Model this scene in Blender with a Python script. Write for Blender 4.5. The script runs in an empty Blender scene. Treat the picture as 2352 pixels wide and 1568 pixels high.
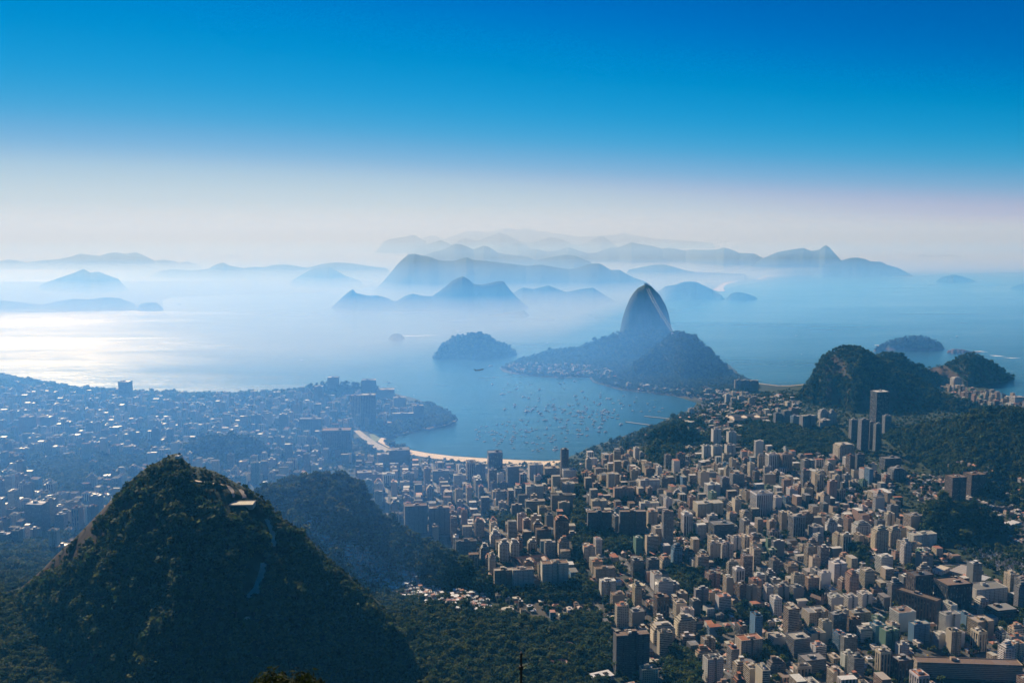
import bpy, math, random
import numpy as np
from mathutils import Vector, Matrix, Euler

# ------------------------------------------------------------------ camera, light, air
EYE = 710.0                                   # height of the lookout above the sea
FPX, PITCH = 2155.0, math.radians(6.57)       # focal length in photo pixels (photo taken as 2352 wide)
PW, PH = 2352.0, 1568.0
SUN_AZ, SUN_EL = math.radians(-27.5), math.radians(30.0)   # azimuth from +Y, positive to the right
SUN_STRENGTH, SKY_STRENGTH, EXPOSURE = 5.0, 0.057, 0.7
HAZE_DENSITY, HAZE_COLOR, HAZE_ABS, HAZE_G = 5.2e-5, (0.05, 0.31, 0.68), (0.80, 0.70, 0.50), 0.2

sc = bpy.context.scene
C = sc.collection
cam_d = bpy.data.cameras.new("camera")
cam_d.sensor_width = 36.0
cam_d.lens = FPX / PW * 36.0
cam_d.clip_start, cam_d.clip_end = 0.5, 400000.0
cam = bpy.data.objects.new("camera", cam_d)
C.objects.link(cam)
cam.location = (0, 0, EYE)
cam.rotation_euler = (math.pi / 2 - PITCH, 0, 0)
sc.camera = cam

world = bpy.data.worlds.new("World")
sc.world = world
world.use_nodes = True
wn, wl = world.node_tree.nodes, world.node_tree.links
for n in list(wn):
    wn.remove(n)
w_out = wn.new("ShaderNodeOutputWorld")
w_bg = wn.new("ShaderNodeBackground")
w_sky = wn.new("ShaderNodeTexSky")
w_sky.sky_type = 'NISHITA'
w_sky.sun_disc = False
w_sky.sun_elevation = SUN_EL
w_sky.sun_rotation = SUN_AZ
w_sky.altitude = 3000
w_sky.air_density, w_sky.dust_density, w_sky.ozone_density = 1.0, 0.1, 2.0
# deep polarised blue overhead, milky towards the horizon: one tone curve per channel on the sky's own light
w_dn = wn.new("ShaderNodeVectorMath")
w_dn.operation = 'SCALE'
w_dn.inputs['Scale'].default_value = 0.1 / 1.4
w_cv = wn.new("ShaderNodeRGBCurve")
w_up = wn.new("ShaderNodeVectorMath")
w_up.operation = 'SCALE'
w_up.inputs['Scale'].default_value = 10.0
for ci, pts in enumerate(([(0, 0), (0.33, 0.0), (0.40, 0.03), (0.51, 0.17), (0.70, 0.50), (0.90, 0.66), (1.20, 0.79), (1.4, 0.82)],
                          [(0, 0), (0.36, 0.13), (0.50, 0.27), (0.80, 0.46), (1.00, 0.66), (1.29, 0.775), (1.4, 0.80)],
                          [(0, 0), (0.60, 0.47), (0.75, 0.62), (0.90, 0.70), (1.05, 0.74), (1.15, 0.77), (1.4, 0.80)])):
    c = w_cv.mapping.curves[ci]
    c.points[0].location = (pts[0][0] / 1.4, pts[0][1])
    c.points[1].location = (pts[-1][0] / 1.4, pts[-1][1])
    for x, y in pts[1:-1]:
        c.points.new(x / 1.4, y)
w_cv.mapping.update()
wl.new(w_sky.outputs[0], w_dn.inputs[0])
wl.new(w_dn.outputs[0], w_cv.inputs['Color'])
wl.new(w_cv.outputs[0], w_up.inputs[0])
wl.new(w_up.outputs[0], w_bg.inputs[0])
w_bg.inputs[1].default_value = SKY_STRENGTH
wl.new(w_bg.outputs[0], w_out.inputs[0])

sun_d = bpy.data.lights.new("sun", 'SUN')
sun_d.energy = SUN_STRENGTH
sun_d.angle = math.radians(0.53)
sun_d.color = (1.0, 0.87, 0.70)
sun = bpy.data.objects.new("sun", sun_d)
C.objects.link(sun)
SUN_DIR = Vector((math.sin(SUN_AZ) * math.cos(SUN_EL), math.cos(SUN_AZ) * math.cos(SUN_EL), math.sin(SUN_EL)))
sun.rotation_euler = SUN_DIR.to_track_quat('Z', 'Y').to_euler()
sun.location = (0, 0, 3000)

sc.view_settings.view_transform = 'Standard'
sc.view_settings.look = 'None'
sc.view_settings.exposure = EXPOSURE
sc.view_settings.gamma = 1.0
sc.cycles.use_denoising = True
sc.cycles.max_bounces = 5
sc.cycles.diffuse_bounces = 2
sc.cycles.glossy_bounces = 2
sc.cycles.transmission_bounces = 2
sc.cycles.volume_bounces = 2
sc.cycles.use_adaptive_sampling = True
sc.cycles.adaptive_threshold = 0.02
sc.cycles.sample_clamp_indirect = 4.0
sc.cycles.sample_clamp_direct = 12.0

# ------------------------------------------------------------------ helpers
SP, CP = math.sin(PITCH), math.cos(PITCH)


def ray(x, y):
    """direction through photo pixel (x, y)"""
    v = PH / 2 - y
    return (x - PW / 2, FPX * CP + v * SP, -FPX * SP + v * CP)


def at_z(x, y, z=0.0):
    d = ray(x, y)
    t = (z - EYE) / d[2]
    return (d[0] * t, d[1] * t)


def at_dist(x, y, Y):
    d = ray(x, y)
    t = Y / d[1]
    return (d[0] * t, Y, EYE + d[2] * t)


def project(X, Y, Z):
    dz = Z - EYE
    f = Y * CP - dz * SP
    u = Y * SP + dz * CP
    return (PW / 2 + X / f * FPX, PH / 2 - u / f * FPX, f)


# the six enlargements the layout was measured in: x offset, y offset, scale
CROP = {1: (0, 516.8), 2: (746.5, 516.8), 3: (1548.0, 516.8), 4: (0, 1033.6), 5: (746.5, 1033.6), 6: (1548.0, 1033.6), 0: (0, 0)}


def cpx(c, x, y):
    s = 1.0 if c == 0 else 0.3418
    return (CROP[c][0] + x * s, CROP[c][1] + y * s)


rng = np.random.default_rng(7)
random.seed(7)


def _hash(ix, iy, seed):
    h = (ix * 374761393 + iy * 668265263 + seed * 974711) & 0xFFFFFFFF
    h = ((h ^ (h >> 13)) * 1274126177) & 0xFFFFFFFF
    h = (h ^ (h >> 16)) & 0xFFFF
    return h / 32767.5 - 1.0


def vnoise(x, y, seed=0):
    x = np.asarray(x, dtype=np.float64)
    y = np.asarray(y, dtype=np.float64)
    ix, iy = np.floor(x).astype(np.int64), np.floor(y).astype(np.int64)
    fx, fy = x - ix, y - iy
    fx, fy = fx * fx * (3 - 2 * fx), fy * fy * (3 - 2 * fy)
    a, b = _hash(ix, iy, seed), _hash(ix + 1, iy, seed)
    c, d = _hash(ix, iy + 1, seed), _hash(ix + 1, iy + 1, seed)
    return (a * (1 - fx) + b * fx) * (1 - fy) + (c * (1 - fx) + d * fx) * fy


def fbm(x, y, seed=0, octaves=4):
    s, a, f = 0.0, 0.55, 1.0
    for k in range(octaves):
        s = s + a * vnoise(np.asarray(x) * f, np.asarray(y) * f, seed + 31 * k)
        a *= 0.5
        f *= 2.03
    return s


def smooth(a, b, x):
    t = np.clip((np.asarray(x, dtype=float) - a) / (b - a), 0, 1)
    return t * t * (3 - 2 * t)


# ---- node helpers
def new_mat(name):
    m = bpy.data.materials.new(name)
    m.use_nodes = True
    nt = m.node_tree
    for n in list(nt.nodes):
        nt.nodes.remove(n)
    out = nt.nodes.new("ShaderNodeOutputMaterial")
    b = nt.nodes.new("ShaderNodeBsdfPrincipled")
    nt.links.new(b.outputs[0], out.inputs[0])
    return m, nt, b


def N(nt, kind, **kw):
    n = nt.nodes.new("ShaderNode" + kind)
    for k, v in kw.items():
        if k in n.inputs:
            n.inputs[k].default_value = v
        else:
            setattr(n, k, v)
    return n


def math_n(nt, op, a, b=None):
    n = nt.nodes.new("ShaderNodeMath")
    n.operation = op
    for i, v in enumerate((a, b)):
        if v is None:
            continue
        if isinstance(v, (int, float)):
            n.inputs[i].default_value = v
        else:
            nt.links.new(v, n.inputs[i])
    return n.outputs[0]


def ramp(nt, fac, stops):
    r = nt.nodes.new("ShaderNodeValToRGB")
    e = r.color_ramp.elements
    while len(e) > 1:
        e.remove(e[0])
    for i, (p, c) in enumerate(stops):
        if i == 0:
            e[0].position = p
            e[0].color = (*c, 1)
        else:
            k = e.new(p)
            k.color = (*c, 1)
    nt.links.new(fac, r.inputs[0])
    return r.outputs[0]


def mixc(nt, fac, a, b):
    m = nt.nodes.new("ShaderNodeMix")
    m.data_type = 'RGBA'
    if isinstance(fac, (int, float)):
        m.inputs[0].default_value = fac
    else:
        nt.links.new(fac, m.inputs[0])
    for i, v in ((6, a), (7, b)):
        if isinstance(v, tuple):
            m.inputs[i].default_value = (*v, 1) if len(v) == 3 else v
        else:
            nt.links.new(v, m.inputs[i])
    return m.outputs[2]


def noise_n(nt, scale, detail=4, rough=0.55, vec=None, dist=0.0):
    n = nt.nodes.new("ShaderNodeTexNoise")
    n.inputs['Scale'].default_value = scale
    n.inputs['Detail'].default_value = detail
    n.inputs['Roughness'].default_value = rough
    n.inputs['Distortion'].default_value = dist
    if vec is not None:
        nt.links.new(vec, n.inputs['Vector'])
    return n.outputs[0]


def geo_pos(nt):
    return nt.nodes.new("ShaderNodeNewGeometry").outputs['Position']


def scaled(nt, vec, s):
    m = nt.nodes.new("ShaderNodeMapping")
    m.inputs['Scale'].default_value = s
    nt.links.new(vec, m.inputs['Vector'])
    return m.outputs[0]


def bump(nt, bsdf, height, dist, strength=1.0):
    b = nt.nodes.new("ShaderNodeBump")
    b.inputs['Strength'].default_value = strength
    b.inputs['Distance'].default_value = dist
    nt.links.new(height, b.inputs['Height'])
    nt.links.new(b.outputs[0], bsdf.inputs['Normal'])
    return b


def plain(name, col, rough=0.7, metal=0.0, var=0.12, scale=0.3):
    m, nt, b = new_mat(name)
    n = noise_n(nt, scale, 3, vec=geo_pos(nt))
    lo = tuple(max(c * (1 - var), 0) for c in col)
    hi = tuple(min(c * (1 + var), 1) for c in col)
    nt.links.new(ramp(nt, n, [(0.3, lo), (0.7, hi)]), b.inputs['Base Color'])
    b.inputs['Roughness'].default_value = rough
    b.inputs['Metallic'].default_value = metal
    return m


# ---- mesh helpers
def mesh_np(name, verts, quads, mat=None, smooth_f=False, mats=None, midx=None):
    verts = np.asarray(verts, dtype=np.float32)
    quads = np.asarray(quads, dtype=np.int32)
    k = quads.shape[1]
    me = bpy.data.meshes.new(name)
    me.vertices.add(len(verts))
    me.vertices.foreach_set("co", verts.ravel())
    me.loops.add(quads.size)
    me.loops.foreach_set("vertex_index", quads.ravel())
    me.polygons.add(len(quads))
    me.polygons.foreach_set("loop_start", np.arange(0, quads.size, k, dtype=np.int32))
    me.polygons.foreach_set("loop_total", np.full(len(quads), k, dtype=np.int32))
    if midx is not None:
        me.polygons.foreach_set("material_index", np.asarray(midx, dtype=np.int32))
    me.polygons.foreach_set("use_smooth", np.full(len(quads), smooth_f, dtype=bool))
    for m in (mats or ([mat] if mat else [])):
        me.materials.append(m)
    me.update(calc_edges=True)
    me.validate()
    return me


def link(name, me, parent=None, loc=None, rotz=None):
    o = bpy.data.objects.new(name, me)
    C.objects.link(o)
    if parent is not None:
        o.parent = parent
    if loc is not None:
        o.location = loc
    if rotz is not None:
        o.rotation_euler = (0, 0, rotz)
    return o


def tag(o, label=None, cat=None, group=None, kind=None):
    if label:
        o["label"] = label
    if cat:
        o["category"] = cat
    if group:
        o["group"] = group
    if kind:
        o["kind"] = kind
    return o


def grid_quads(nr, nc):
    i = np.arange(nr - 1)[:, None] * nc + np.arange(nc - 1)[None, :]
    i = i.ravel()
    return np.stack([i, i + 1, i + nc + 1, i + nc], axis=1)


class MB:
    """collects quads; each face carries a colour and a facade coordinate (u, v, type)"""

    def __init__(self):
        self.v, self.f, self.c, self.w, self.m = [], [], [], [], []

    def quad(self, p, col=(1, 1, 1), fuv=None, mi=0):
        n = len(self.v)
        self.v.extend(p)
        self.f.append((n, n + 1, n + 2, n + 3))
        self.c.append(col)
        self.w.extend(fuv if fuv is not None else [(0, 0, 0)] * 4)
        self.m.append(mi)

    def box(self, x0, x1, y0, y1, z0, z1, col=(1, 1, 1), types=None, top=True, bottom=False, mi=0, topcol=None, topmi=None):
        """types: facade type on (front -Y, right +X, back +Y, left -X)"""
        t = types or (0, 0, 0, 0)
        a, b, c, d = (x0, y0), (x1, y0), (x1, y1), (x0, y1)
        for (p, q, ty) in ((a, b, t[0]), (b, c, t[1]), (c, d, t[2]), (d, a, t[3])):
            L = math.hypot(q[0] - p[0], q[1] - p[1])
            H = z1 - z0
            self.quad([(p[0], p[1], z0), (q[0], q[1], z0), (q[0], q[1], z1), (p[0], p[1], z1)], col,
                      [(0, 0, ty), (L, 0, ty), (L, H, ty), (0, H, ty)], mi)
        if top:
            self.quad([(x0, y0, z1), (x1, y0, z1), (x1, y1, z1), (x0, y1, z1)], topcol or col, None, mi if topmi is None else topmi)
        if bottom:
            self.quad([(x0, y1, z0), (x1, y1, z0), (x1, y0, z0), (x0, y0, z0)], col, None, mi)

    def tri(self, a, b, c, col=(1, 1, 1), mi=0):
        self.quad([a, b, c, c], col, None, mi)

    def gable(self, x0, x1, y0, y1, z0, z1, col, over=0.5, hip=0.0, mi=0):
        xm, ym = (x0 + x1) / 2, (y0 + y1) / 2
        x0, x1, y0, y1 = x0 - over, x1 + over, y0 - over, y1 + over
        if x1 - x0 >= y1 - y0:
            h = hip * (y1 - y0) / 2
            r0, r1 = (x0 + h, ym, z1), (x1 - h, ym, z1)
            self.quad([(x0, y0, z0), (x1, y0, z0), r1, r0], col, None, mi)
            self.quad([(x1, y1, z0), (x0, y1, z0), r0, r1], col, None, mi)
            self.tri((x0, y1, z0), (x0, y0, z0), r0, col, mi)
            self.tri((x1, y0, z0), (x1, y1, z0), r1, col, mi)
        else:
            h = hip * (x1 - x0) / 2
            r0, r1 = (xm, y0 + h, z1), (xm, y1 - h, z1)
            self.quad([(x1, y0, z0), (x1, y1, z0), r1, r0], col, None, mi)
            self.quad([(x0, y1, z0), (x0, y0, z0), r0, r1], col, None, mi)
            self.tri((x0, y0, z0), (x1, y0, z0), r0, col, mi)
            self.tri((x1, y1, z0), (x0, y1, z0), r1, col, mi)

    def add(self, other, X=0, Y=0, Z=0, rot=0.0):
        n = len(self.v)
        c, s = math.cos(rot), math.sin(rot)
        self.v.extend([(X + x * c - y * s, Y + x * s + y * c, Z + z) for x, y, z in other.v])
        self.f.extend([tuple(i + n for i in f) for f in other.f])
        self.c.extend(other.c)
        self.w.extend(other.w)
        self.m.extend(other.m)

    def mesh(self, name, mats):
        if not isinstance(mats, (list, tuple)):
            mats = [mats]
        v = np.array(self.v, dtype=np.float32)
        f = np.array(self.f, dtype=np.int32)
        keep = np.ones(f.shape, dtype=bool)
        keep[:, 3] = f[:, 3] != f[:, 2]
        tot = keep.sum(axis=1).astype(np.int32)
        me = bpy.data.meshes.new(name)
        me.vertices.add(len(v))
        me.vertices.foreach_set("co", v.ravel())
        me.loops.add(int(tot.sum()))
        me.loops.foreach_set("vertex_index", f[keep])
        me.polygons.add(len(f))
        me.polygons.foreach_set("loop_start", np.concatenate([[0], np.cumsum(tot)[:-1]]).astype(np.int32))
        me.polygons.foreach_set("loop_total", tot)
        me.polygons.foreach_set("material_index", np.array(self.m, dtype=np.int32))
        for m in mats:
            me.materials.append(m)
        a = me.attributes.new("col", 'FLOAT_COLOR', 'FACE')
        cc = np.ones((len(f), 4), dtype=np.float32)
        cc[:, :3] = np.array(self.c, dtype=np.float32)
        a.data.foreach_set("color", cc.ravel())
        b = me.attributes.new("fuv", 'FLOAT_VECTOR', 'CORNER')
        b.data.foreach_set("vector", np.array(self.w, dtype=np.float32).reshape(-1, 4, 3)[keep].ravel())
        me.update(calc_edges=True)
        return me


def tube(mb, p, q, r0, r1, n=6, col=(1, 1, 1), cap=True, mi=0):
    p, q = Vector(p), Vector(q)
    d = (q - p).normalized()
    a = d.orthogonal().normalized()
    b = d.cross(a)
    ring = []
    for (c, r) in ((p, r0), (q, r1)):
        ring.append([tuple(c + (a * math.cos(2 * math.pi * k / n) + b * math.sin(2 * math.pi * k / n)) * r) for k in range(n)])
    for k in range(n):
        j = (k + 1) % n
        mb.quad([ring[0][k], ring[0][j], ring[1][j], ring[1][k]], col, None, mi)
    if cap:
        for k in range(1, n - 1):
            mb.tri(ring[1][0], ring[1][k], ring[1][k + 1], col, mi)
            mb.tri(ring[0][0], ring[0][k + 1], ring[0][k], col, mi)

# ------------------------------------------------------------------ materials of the setting
def make_water():
    m, nt, b = new_mat("water")
    pos = geo_pos(nt)
    # long wind slicks lie across the bay: smoother and rougher lanes
    lane = noise_n(nt, 1.0, 5, 0.6, scaled(nt, pos, (0.00045, 0.0016, 1)), 0.6)
    fine = noise_n(nt, 1.0, 4, 0.6, scaled(nt, pos, (0.004, 0.012, 1)), 0.4)
    r = math_n(nt, 'ADD', math_n(nt, 'MULTIPLY', lane, 0.36), math_n(nt, 'MULTIPLY', fine, 0.10))
    nt.links.new(math_n(nt, 'ADD', r, 0.0), b.inputs['Roughness'])
    nt.links.new(ramp(nt, lane, [(0.3, (0.012, 0.050, 0.075)), (0.7, (0.020, 0.068, 0.092))]), b.inputs['Base Color'])
    b.inputs['IOR'].default_value = 1.33
    w = math_n(nt, 'ADD', noise_n(nt, 1.0, 3, 0.6, scaled(nt, pos, (0.05, 0.11, 1))), math_n(nt, 'MULTIPLY', noise_n(nt, 1.0, 3, 0.6, scaled(nt, pos, (0.008, 0.02, 1))), 3.0))
    bump(nt, b, w, 1.6, 0.55)
    return m


def make_forest_ground(name, dark, light, rock=(0.13, 0.095, 0.075), bscale=1.0, bdist=3.0, rocky=True, cell=0.07):
    m, nt, b = new_mat(name)
    pos = geo_pos(nt)
    v = nt.nodes.new("ShaderNodeTexVoronoi")
    v.inputs['Scale'].default_value = cell
    nt.links.new(pos, v.inputs['Vector'])
    big = noise_n(nt, 0.012 * bscale, 4, 0.6, pos)
    f = math_n(nt, 'ADD', math_n(nt, 'MULTIPLY', v.outputs['Color'], 0.45), math_n(nt, 'MULTIPLY', big, 0.6))
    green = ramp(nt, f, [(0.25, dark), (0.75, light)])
    if rocky:
        at = nt.nodes.new("ShaderNodeAttribute")
        at.attribute_name = "rock"
        rn = noise_n(nt, 1.0, 5, 0.65, scaled(nt, pos, (0.02, 0.02, 0.013)))
        rk = ramp(nt, rn, [(0.3, tuple(c * 0.6 for c in rock)), (0.55, rock), (0.75, tuple(c * 1.5 for c in rock))])
        col = mixc(nt, at.outputs['Fac'], green, rk)
    else:
        col = green
    nt.links.new(col, b.inputs['Base Color'])
    b.inputs['Roughness'].default_value = 0.95
    b.inputs['Specular IOR Level'].default_value = 0.15
    h = math_n(nt, 'ADD', math_n(nt, 'MULTIPLY', v.outputs['Distance'], -0.06 / cell * 0.07), noise_n(nt, 0.09 * bscale, 4, 0.6, pos))
    bump(nt, b, h, bdist, 0.9)
    return m


M_WATER = make_water()
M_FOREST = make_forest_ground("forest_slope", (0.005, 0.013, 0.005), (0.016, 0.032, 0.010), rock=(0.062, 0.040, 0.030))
M_FARHILL = make_forest_ground("far_hill_slope", (0.020, 0.038, 0.022), (0.045, 0.070, 0.035), rocky=True, bdist=8, bscale=0.35, cell=0.03)
M_ROCKHILL = make_forest_ground("granite_slope", (0.008, 0.018, 0.008), (0.022, 0.040, 0.015), rock=(0.095, 0.066, 0.052), bdist=4)
M_LAND = make_forest_ground("city_ground", (0.012, 0.020, 0.009), (0.034, 0.048, 0.020), rocky=True, rock=(0.075, 0.068, 0.060), bdist=0.5, cell=0.03)
M_SAND = plain("sand", (0.62, 0.49, 0.34), 0.9, var=0.14, scale=0.02)
M_ROAD = plain("asphalt", (0.56, 0.41, 0.29), 0.85, var=0.2, scale=0.05)
M_PAVE = plain("pale_paving", (0.27, 0.24, 0.20), 0.85, var=0.15, scale=0.05)
M_LAWN = plain("lawn", (0.10, 0.14, 0.045), 0.95, var=0.25, scale=0.02)
M_FOAM_GLINT = plain("foam_and_glint", (0.80, 0.80, 0.78), 0.7, var=0.05, scale=0.05)

# ------------------------------------------------------------------ sea
sea_r = [120, 400, 900, 1600, 2400, 3400, 4500, 6000, 8000, 10500, 14000, 19000, 27000, 40000, 60000, 90000, 140000]
na = 80
sv, sq = [], []
for i, r in enumerate(sea_r):
    for k in range(na):
        a = 2 * math.pi * k / na
        sv.append((r * math.sin(a), r * math.cos(a), 0.0))
for i in range(len(sea_r) - 1):
    for k in range(na):
        j = (k + 1) % na
        sq.append((i * na + k, (i + 1) * na + k, (i + 1) * na + j, i * na + j))
sea = link("sea", mesh_np("sea", sv, [q[::-1] for q in sq], M_WATER))
tag(sea, "hazy blue sea and bay water with wind lanes and sun glitter", "sea", kind="structure")

# ------------------------------------------------------------------ hills: a crest with its own distance, height and two flanks
NEAR = []          # hills that houses and trees may stand on


class Hill:
    def __init__(self, pts, front=1.4, back=1.8, base=-4.0, a=1.6, b=1.2, noise=0.10, seed=0, minw=30.0, taper=1.0, lobes=6.0, tree=0.0):
        A, H, D = [], [], []
        for (x, y, d) in pts:
            X, Y, Z = at_dist(x, y, d)
            A.append(X / Y), H.append(Z), D.append(d)
        o = np.argsort(A)
        A, H, D = np.array(A)[o], np.array(H)[o], np.array(D)[o]
        if taper:
            for end in (0, -1):
                h = H[end] - base
                if h > 1:
                    da = h * taper / D[end]
                    n = 5
                    t = np.linspace(0, 1, n + 1)[1:]
                    hh = base + h * (1 - t) ** 1.3 - 2 * t
                    if end == 0:
                        A, H, D = np.concatenate([(A[0] - da * t)[::-1], A]), np.concatenate([hh[::-1], H]), np.concatenate([np.full(n, D[0]), D])
                    else:
                        A, H, D = np.concatenate([A, A[-1] + da * t]), np.concatenate([H, hh]), np.concatenate([D, np.full(n, D[-1])])
        # smooth the traced crest a little
        g = np.linspace(A[0], A[-1], 900)
        hg, dg = np.interp(g, A, H), np.interp(g, A, D)
        k = np.hanning(9)
        k /= k.sum()
        pad = lambda z: np.convolve(np.pad(z, 4, mode='edge'), k, mode='valid')
        self.g, self.h, self.d = g, pad(hg), pad(pad(dg))
        self.front, self.back, self.base, self.a, self.b = front, back, base, a, b
        self.noise, self.seed, self.minw, self.lobes, self.tree = noise, seed, minw, lobes, tree
        self.span = max((H - base).max(), 1.0)
        self.pads = []

    def parts(self, az):
        h = np.interp(az, self.g, self.h, left=self.base - 3, right=self.base - 3)
        d = np.interp(az, self.g, self.d)
        rel = np.maximum(h - self.base, 0)
        lob = 1 + 0.22 * vnoise(az * d.mean() / self.span * self.lobes * 0.5, 0 * az, self.seed + 5)
        wf = np.maximum(rel * self.front * lob, self.minw)
        wb = np.maximum(rel * self.back, self.minw)
        return h, d, rel, wf, wb

    def height(self, X, Y):
        az = X / np.maximum(Y, 1.0)
        h, d, rel, wf, wb = self.parts(az)
        s = np.where(Y < d, (Y - d) / wf, (Y - d) / wb)
        return self._z(az, d, h, rel, s, X, Y)

    def _z(self, az, d, h, rel, s, X, Y):
        p = np.clip(1 - np.abs(s) ** self.a, 0, 1) ** self.b
        L = self.span / self.lobes * 2.2
        n1 = fbm(X / L, s * 1.1 + self.seed, self.seed + 1, 4)
        n2 = fbm(X / (L * 0.25), Y / (L * 0.3), self.seed + 2, 3)
        mid = 6 * p * (1 - p) ** 1.8
        z = self.base + rel * p + self.noise * rel * (n1 * mid * 1.6 + n2 * 0.35 * mid)
        z = z + self.tree * (fbm(X / 9.0, Y / 9.0, self.seed + 3, 2)) * np.minimum(rel / 20, 1)
        for (px, py, pr, pz) in self.pads:
            k = smooth(pr * 1.7, pr, np.hypot(X - px, Y - py))
            z = z * (1 - k) + pz * k
        return np.where(np.abs(s) > 1, -12.0, z)

    def mesh(self, name, mat, cols, rows, rockfn=None, smooth_f=True):
        az = np.linspace(self.g[0], self.g[-1], cols)
        h, d, rel, wf, wb = self.parts(az)
        t = np.concatenate([np.linspace(-1, 0, int(rows * 0.68), endpoint=False), np.linspace(0, 1, rows - int(rows * 0.68))])
        s = t[:, None] * np.ones_like(az)[None, :]
        Y = d[None, :] + np.where(s < 0, s * wf[None, :], s * wb[None, :])
        X = az[None, :] * Y
        Z = self._z(az[None, :] * np.ones_like(s), d[None, :], h[None, :], rel[None, :], s, X, Y)
        Z[0, :], Z[-1, :] = self.base - 3, self.base - 3
        me = mesh_np(name, np.stack([X, Y, Z], -1).reshape(-1, 3), grid_quads(rows, cols), mat, smooth_f)
        rk = np.zeros(X.size, dtype=np.float32)
        if rockfn is not None:
            rk = np.clip(rockfn(X, Y, Z, s, az[None, :] * np.ones_like(s)), 0, 1).astype(np.float32).ravel()
        at = me.attributes.new("rock", 'FLOAT', 'POINT')
        at.data.foreach_set("value", rk)
        self.X, self.Y, self.Z, self.S, self.R = X, Y, Z, s, rk.reshape(X.shape)
        return me


def hill(name, label, crop, D, pts, mat=None, cols=None, rows=None, near=False, rockfn=None, pad=None, lower=0.0, kind="structure", cat="hill", **kw):
    P = []
    for p in pts:
        c = p[3] if len(p) > 3 else crop
        x, y = cpx(c, p[0], p[1])
        P.append((x, y, p[2] if len(p) > 2 and p[2] else D))
    H = Hill(P, **kw)
    H.h = H.h - lower
    if pad:
        for (pc, px, py, pr, up) in pad:
            r_ = ray(*cpx(pc, px, py))
            for Y in np.arange(1000.0, 1700.0, 1.0):
                zr = EYE + r_[2] / r_[1] * Y
                if zr < H.height(np.array([r_[0] / r_[1] * Y]), np.array([Y]))[0]:
                    H.pads.append((r_[0] / r_[1] * Y, Y, pr, zr + up))
                    break
    wpx = abs(H.g[-1] - H.g[0]) * FPX
    me = H.mesh(name, mat or M_FARHILL, cols or int(max(60, wpx / 2.2)), rows or 90, rockfn)
    o = link(name, me)
    tag(o, label, cat, kind=kind)
    H.obj = o
    if near:
        NEAR.append(H)
    return H


_sd = [100]


def far(label, crop, D, pts, **kw):
    _sd[0] += 17
    kw.setdefault('front', 2.6)
    kw.setdefault('back', 2.6)
    kw.setdefault('a', 1.35)
    kw.setdefault('b', 1.15)
    kw.setdefault('noise', 0.07)
    kw.setdefault('lobes', 3.0)
    nm = "mountain" if D > 7000 else "hill"
    return hill(nm, label, crop, D, pts, seed=_sd[0], cat=nm, **kw)


# ---- far side of the bay, right half
far("farthest pale mountain range, barely visible on the horizon", 2, 38000, [(660, 85), (715, 70), (760, 78), (800, 95), (880, 65), (960, 38), (1030, 42), (1080, 50), (1140, 38), (1240, 18), (1290, 35), (1350, 15), (1400, 35), (1430, 45), (1480, 42), (1520, 55), (1600, 60), (1700, 80), (1800, 75), (1900, 70), (1960, 65), (2010, 50), (2070, 72), (2110, 72), (2200, 90), (2352, 100), (2600, 118)])
far("small pale peak left of the farthest range", 2, 30000, [(400, 108), (440, 93), (530, 80), (600, 66), (640, 88), (670, 105)])
far("pale range with two broad cones in front of the farthest range", 2, 29000, [(870, 118), (935, 85), (990, 100), (1030, 105), (1100, 75), (1180, 52), (1240, 75), (1310, 110), (1370, 120), (1440, 105), (1520, 80), (1600, 97), (1660, 130), (1700, 135), (1760, 115), (1800, 95), (1855, 70), (1900, 95), (1960, 140)])
far("faint low hump below the small pale peak", 2, 24000, [(600, 150), (700, 125), (775, 100), (850, 130)])
far("rounded pale hump between the two cone ranges", 2, 24000, [(1130, 165), (1200, 140), (1290, 115), (1350, 135), (1400, 160)])
far("long blue ridge with two rounded peaks left of centre", 2, 17000, [(560, 190), (650, 210), (710, 185), (800, 165), (870, 127), (920, 130), (1000, 165), (1065, 138), (1110, 150), (1160, 185), (1210, 195), (1300, 205), (1370, 215), (1430, 240), (1500, 270)])
far("long even ridge running behind the tall dome to the right", 2, 20000, [(1300, 190), (1340, 185), (1420, 160), (1490, 180), (1570, 170), (1635, 147), (1700, 170), (1770, 190), (1830, 185), (1900, 155), (1980, 148), (2060, 115), (2120, 130), (2200, 140), (2270, 160), (2300, 152), (2352, 158), (80, 172, 20000, 3), (130, 163, 19500, 3), (180, 168, 19000, 3), (290, 165, 18500, 3), (335, 150, 18000, 3), (390, 165, 18000, 3), (440, 188, 18000, 3), (540, 190, 18000, 3), (600, 222, 18000, 3)])
far("small blue ridge with a flat hump below the long even ridge", 2, 15000, [(1420, 240), (1520, 215), (1610, 198), (1680, 205), (1780, 245)])
far("large blue ridge with a steep left end behind the twin-topped island", 2, 11500, [(480, 270), (520, 230), (560, 200), (600, 192), (650, 205), (700, 212), (760, 235), (800, 240), (870, 240), (950, 215), (1000, 235), (1080, 240), (1200, 255), (1280, 262), (1350, 275), (1450, 265), (1560, 285), (1640, 297), (1700, 285), (1780, 260), (1840, 257), (1870, 270), (1920, 302), (1980, 300), (2020, 325), (2080, 355), (2150, 378), (2200, 410), (2240, 440)], front=2.2)
far("low dark ridge at the water left of the tall dome", 2, 9700, [(1270, 450), (1330, 418), (1400, 430), (1500, 405), (1550, 425), (1620, 450), (1720, 430), (1800, 420), (1880, 470), (1950, 510), (1995, 535)], front=1.4)
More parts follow.
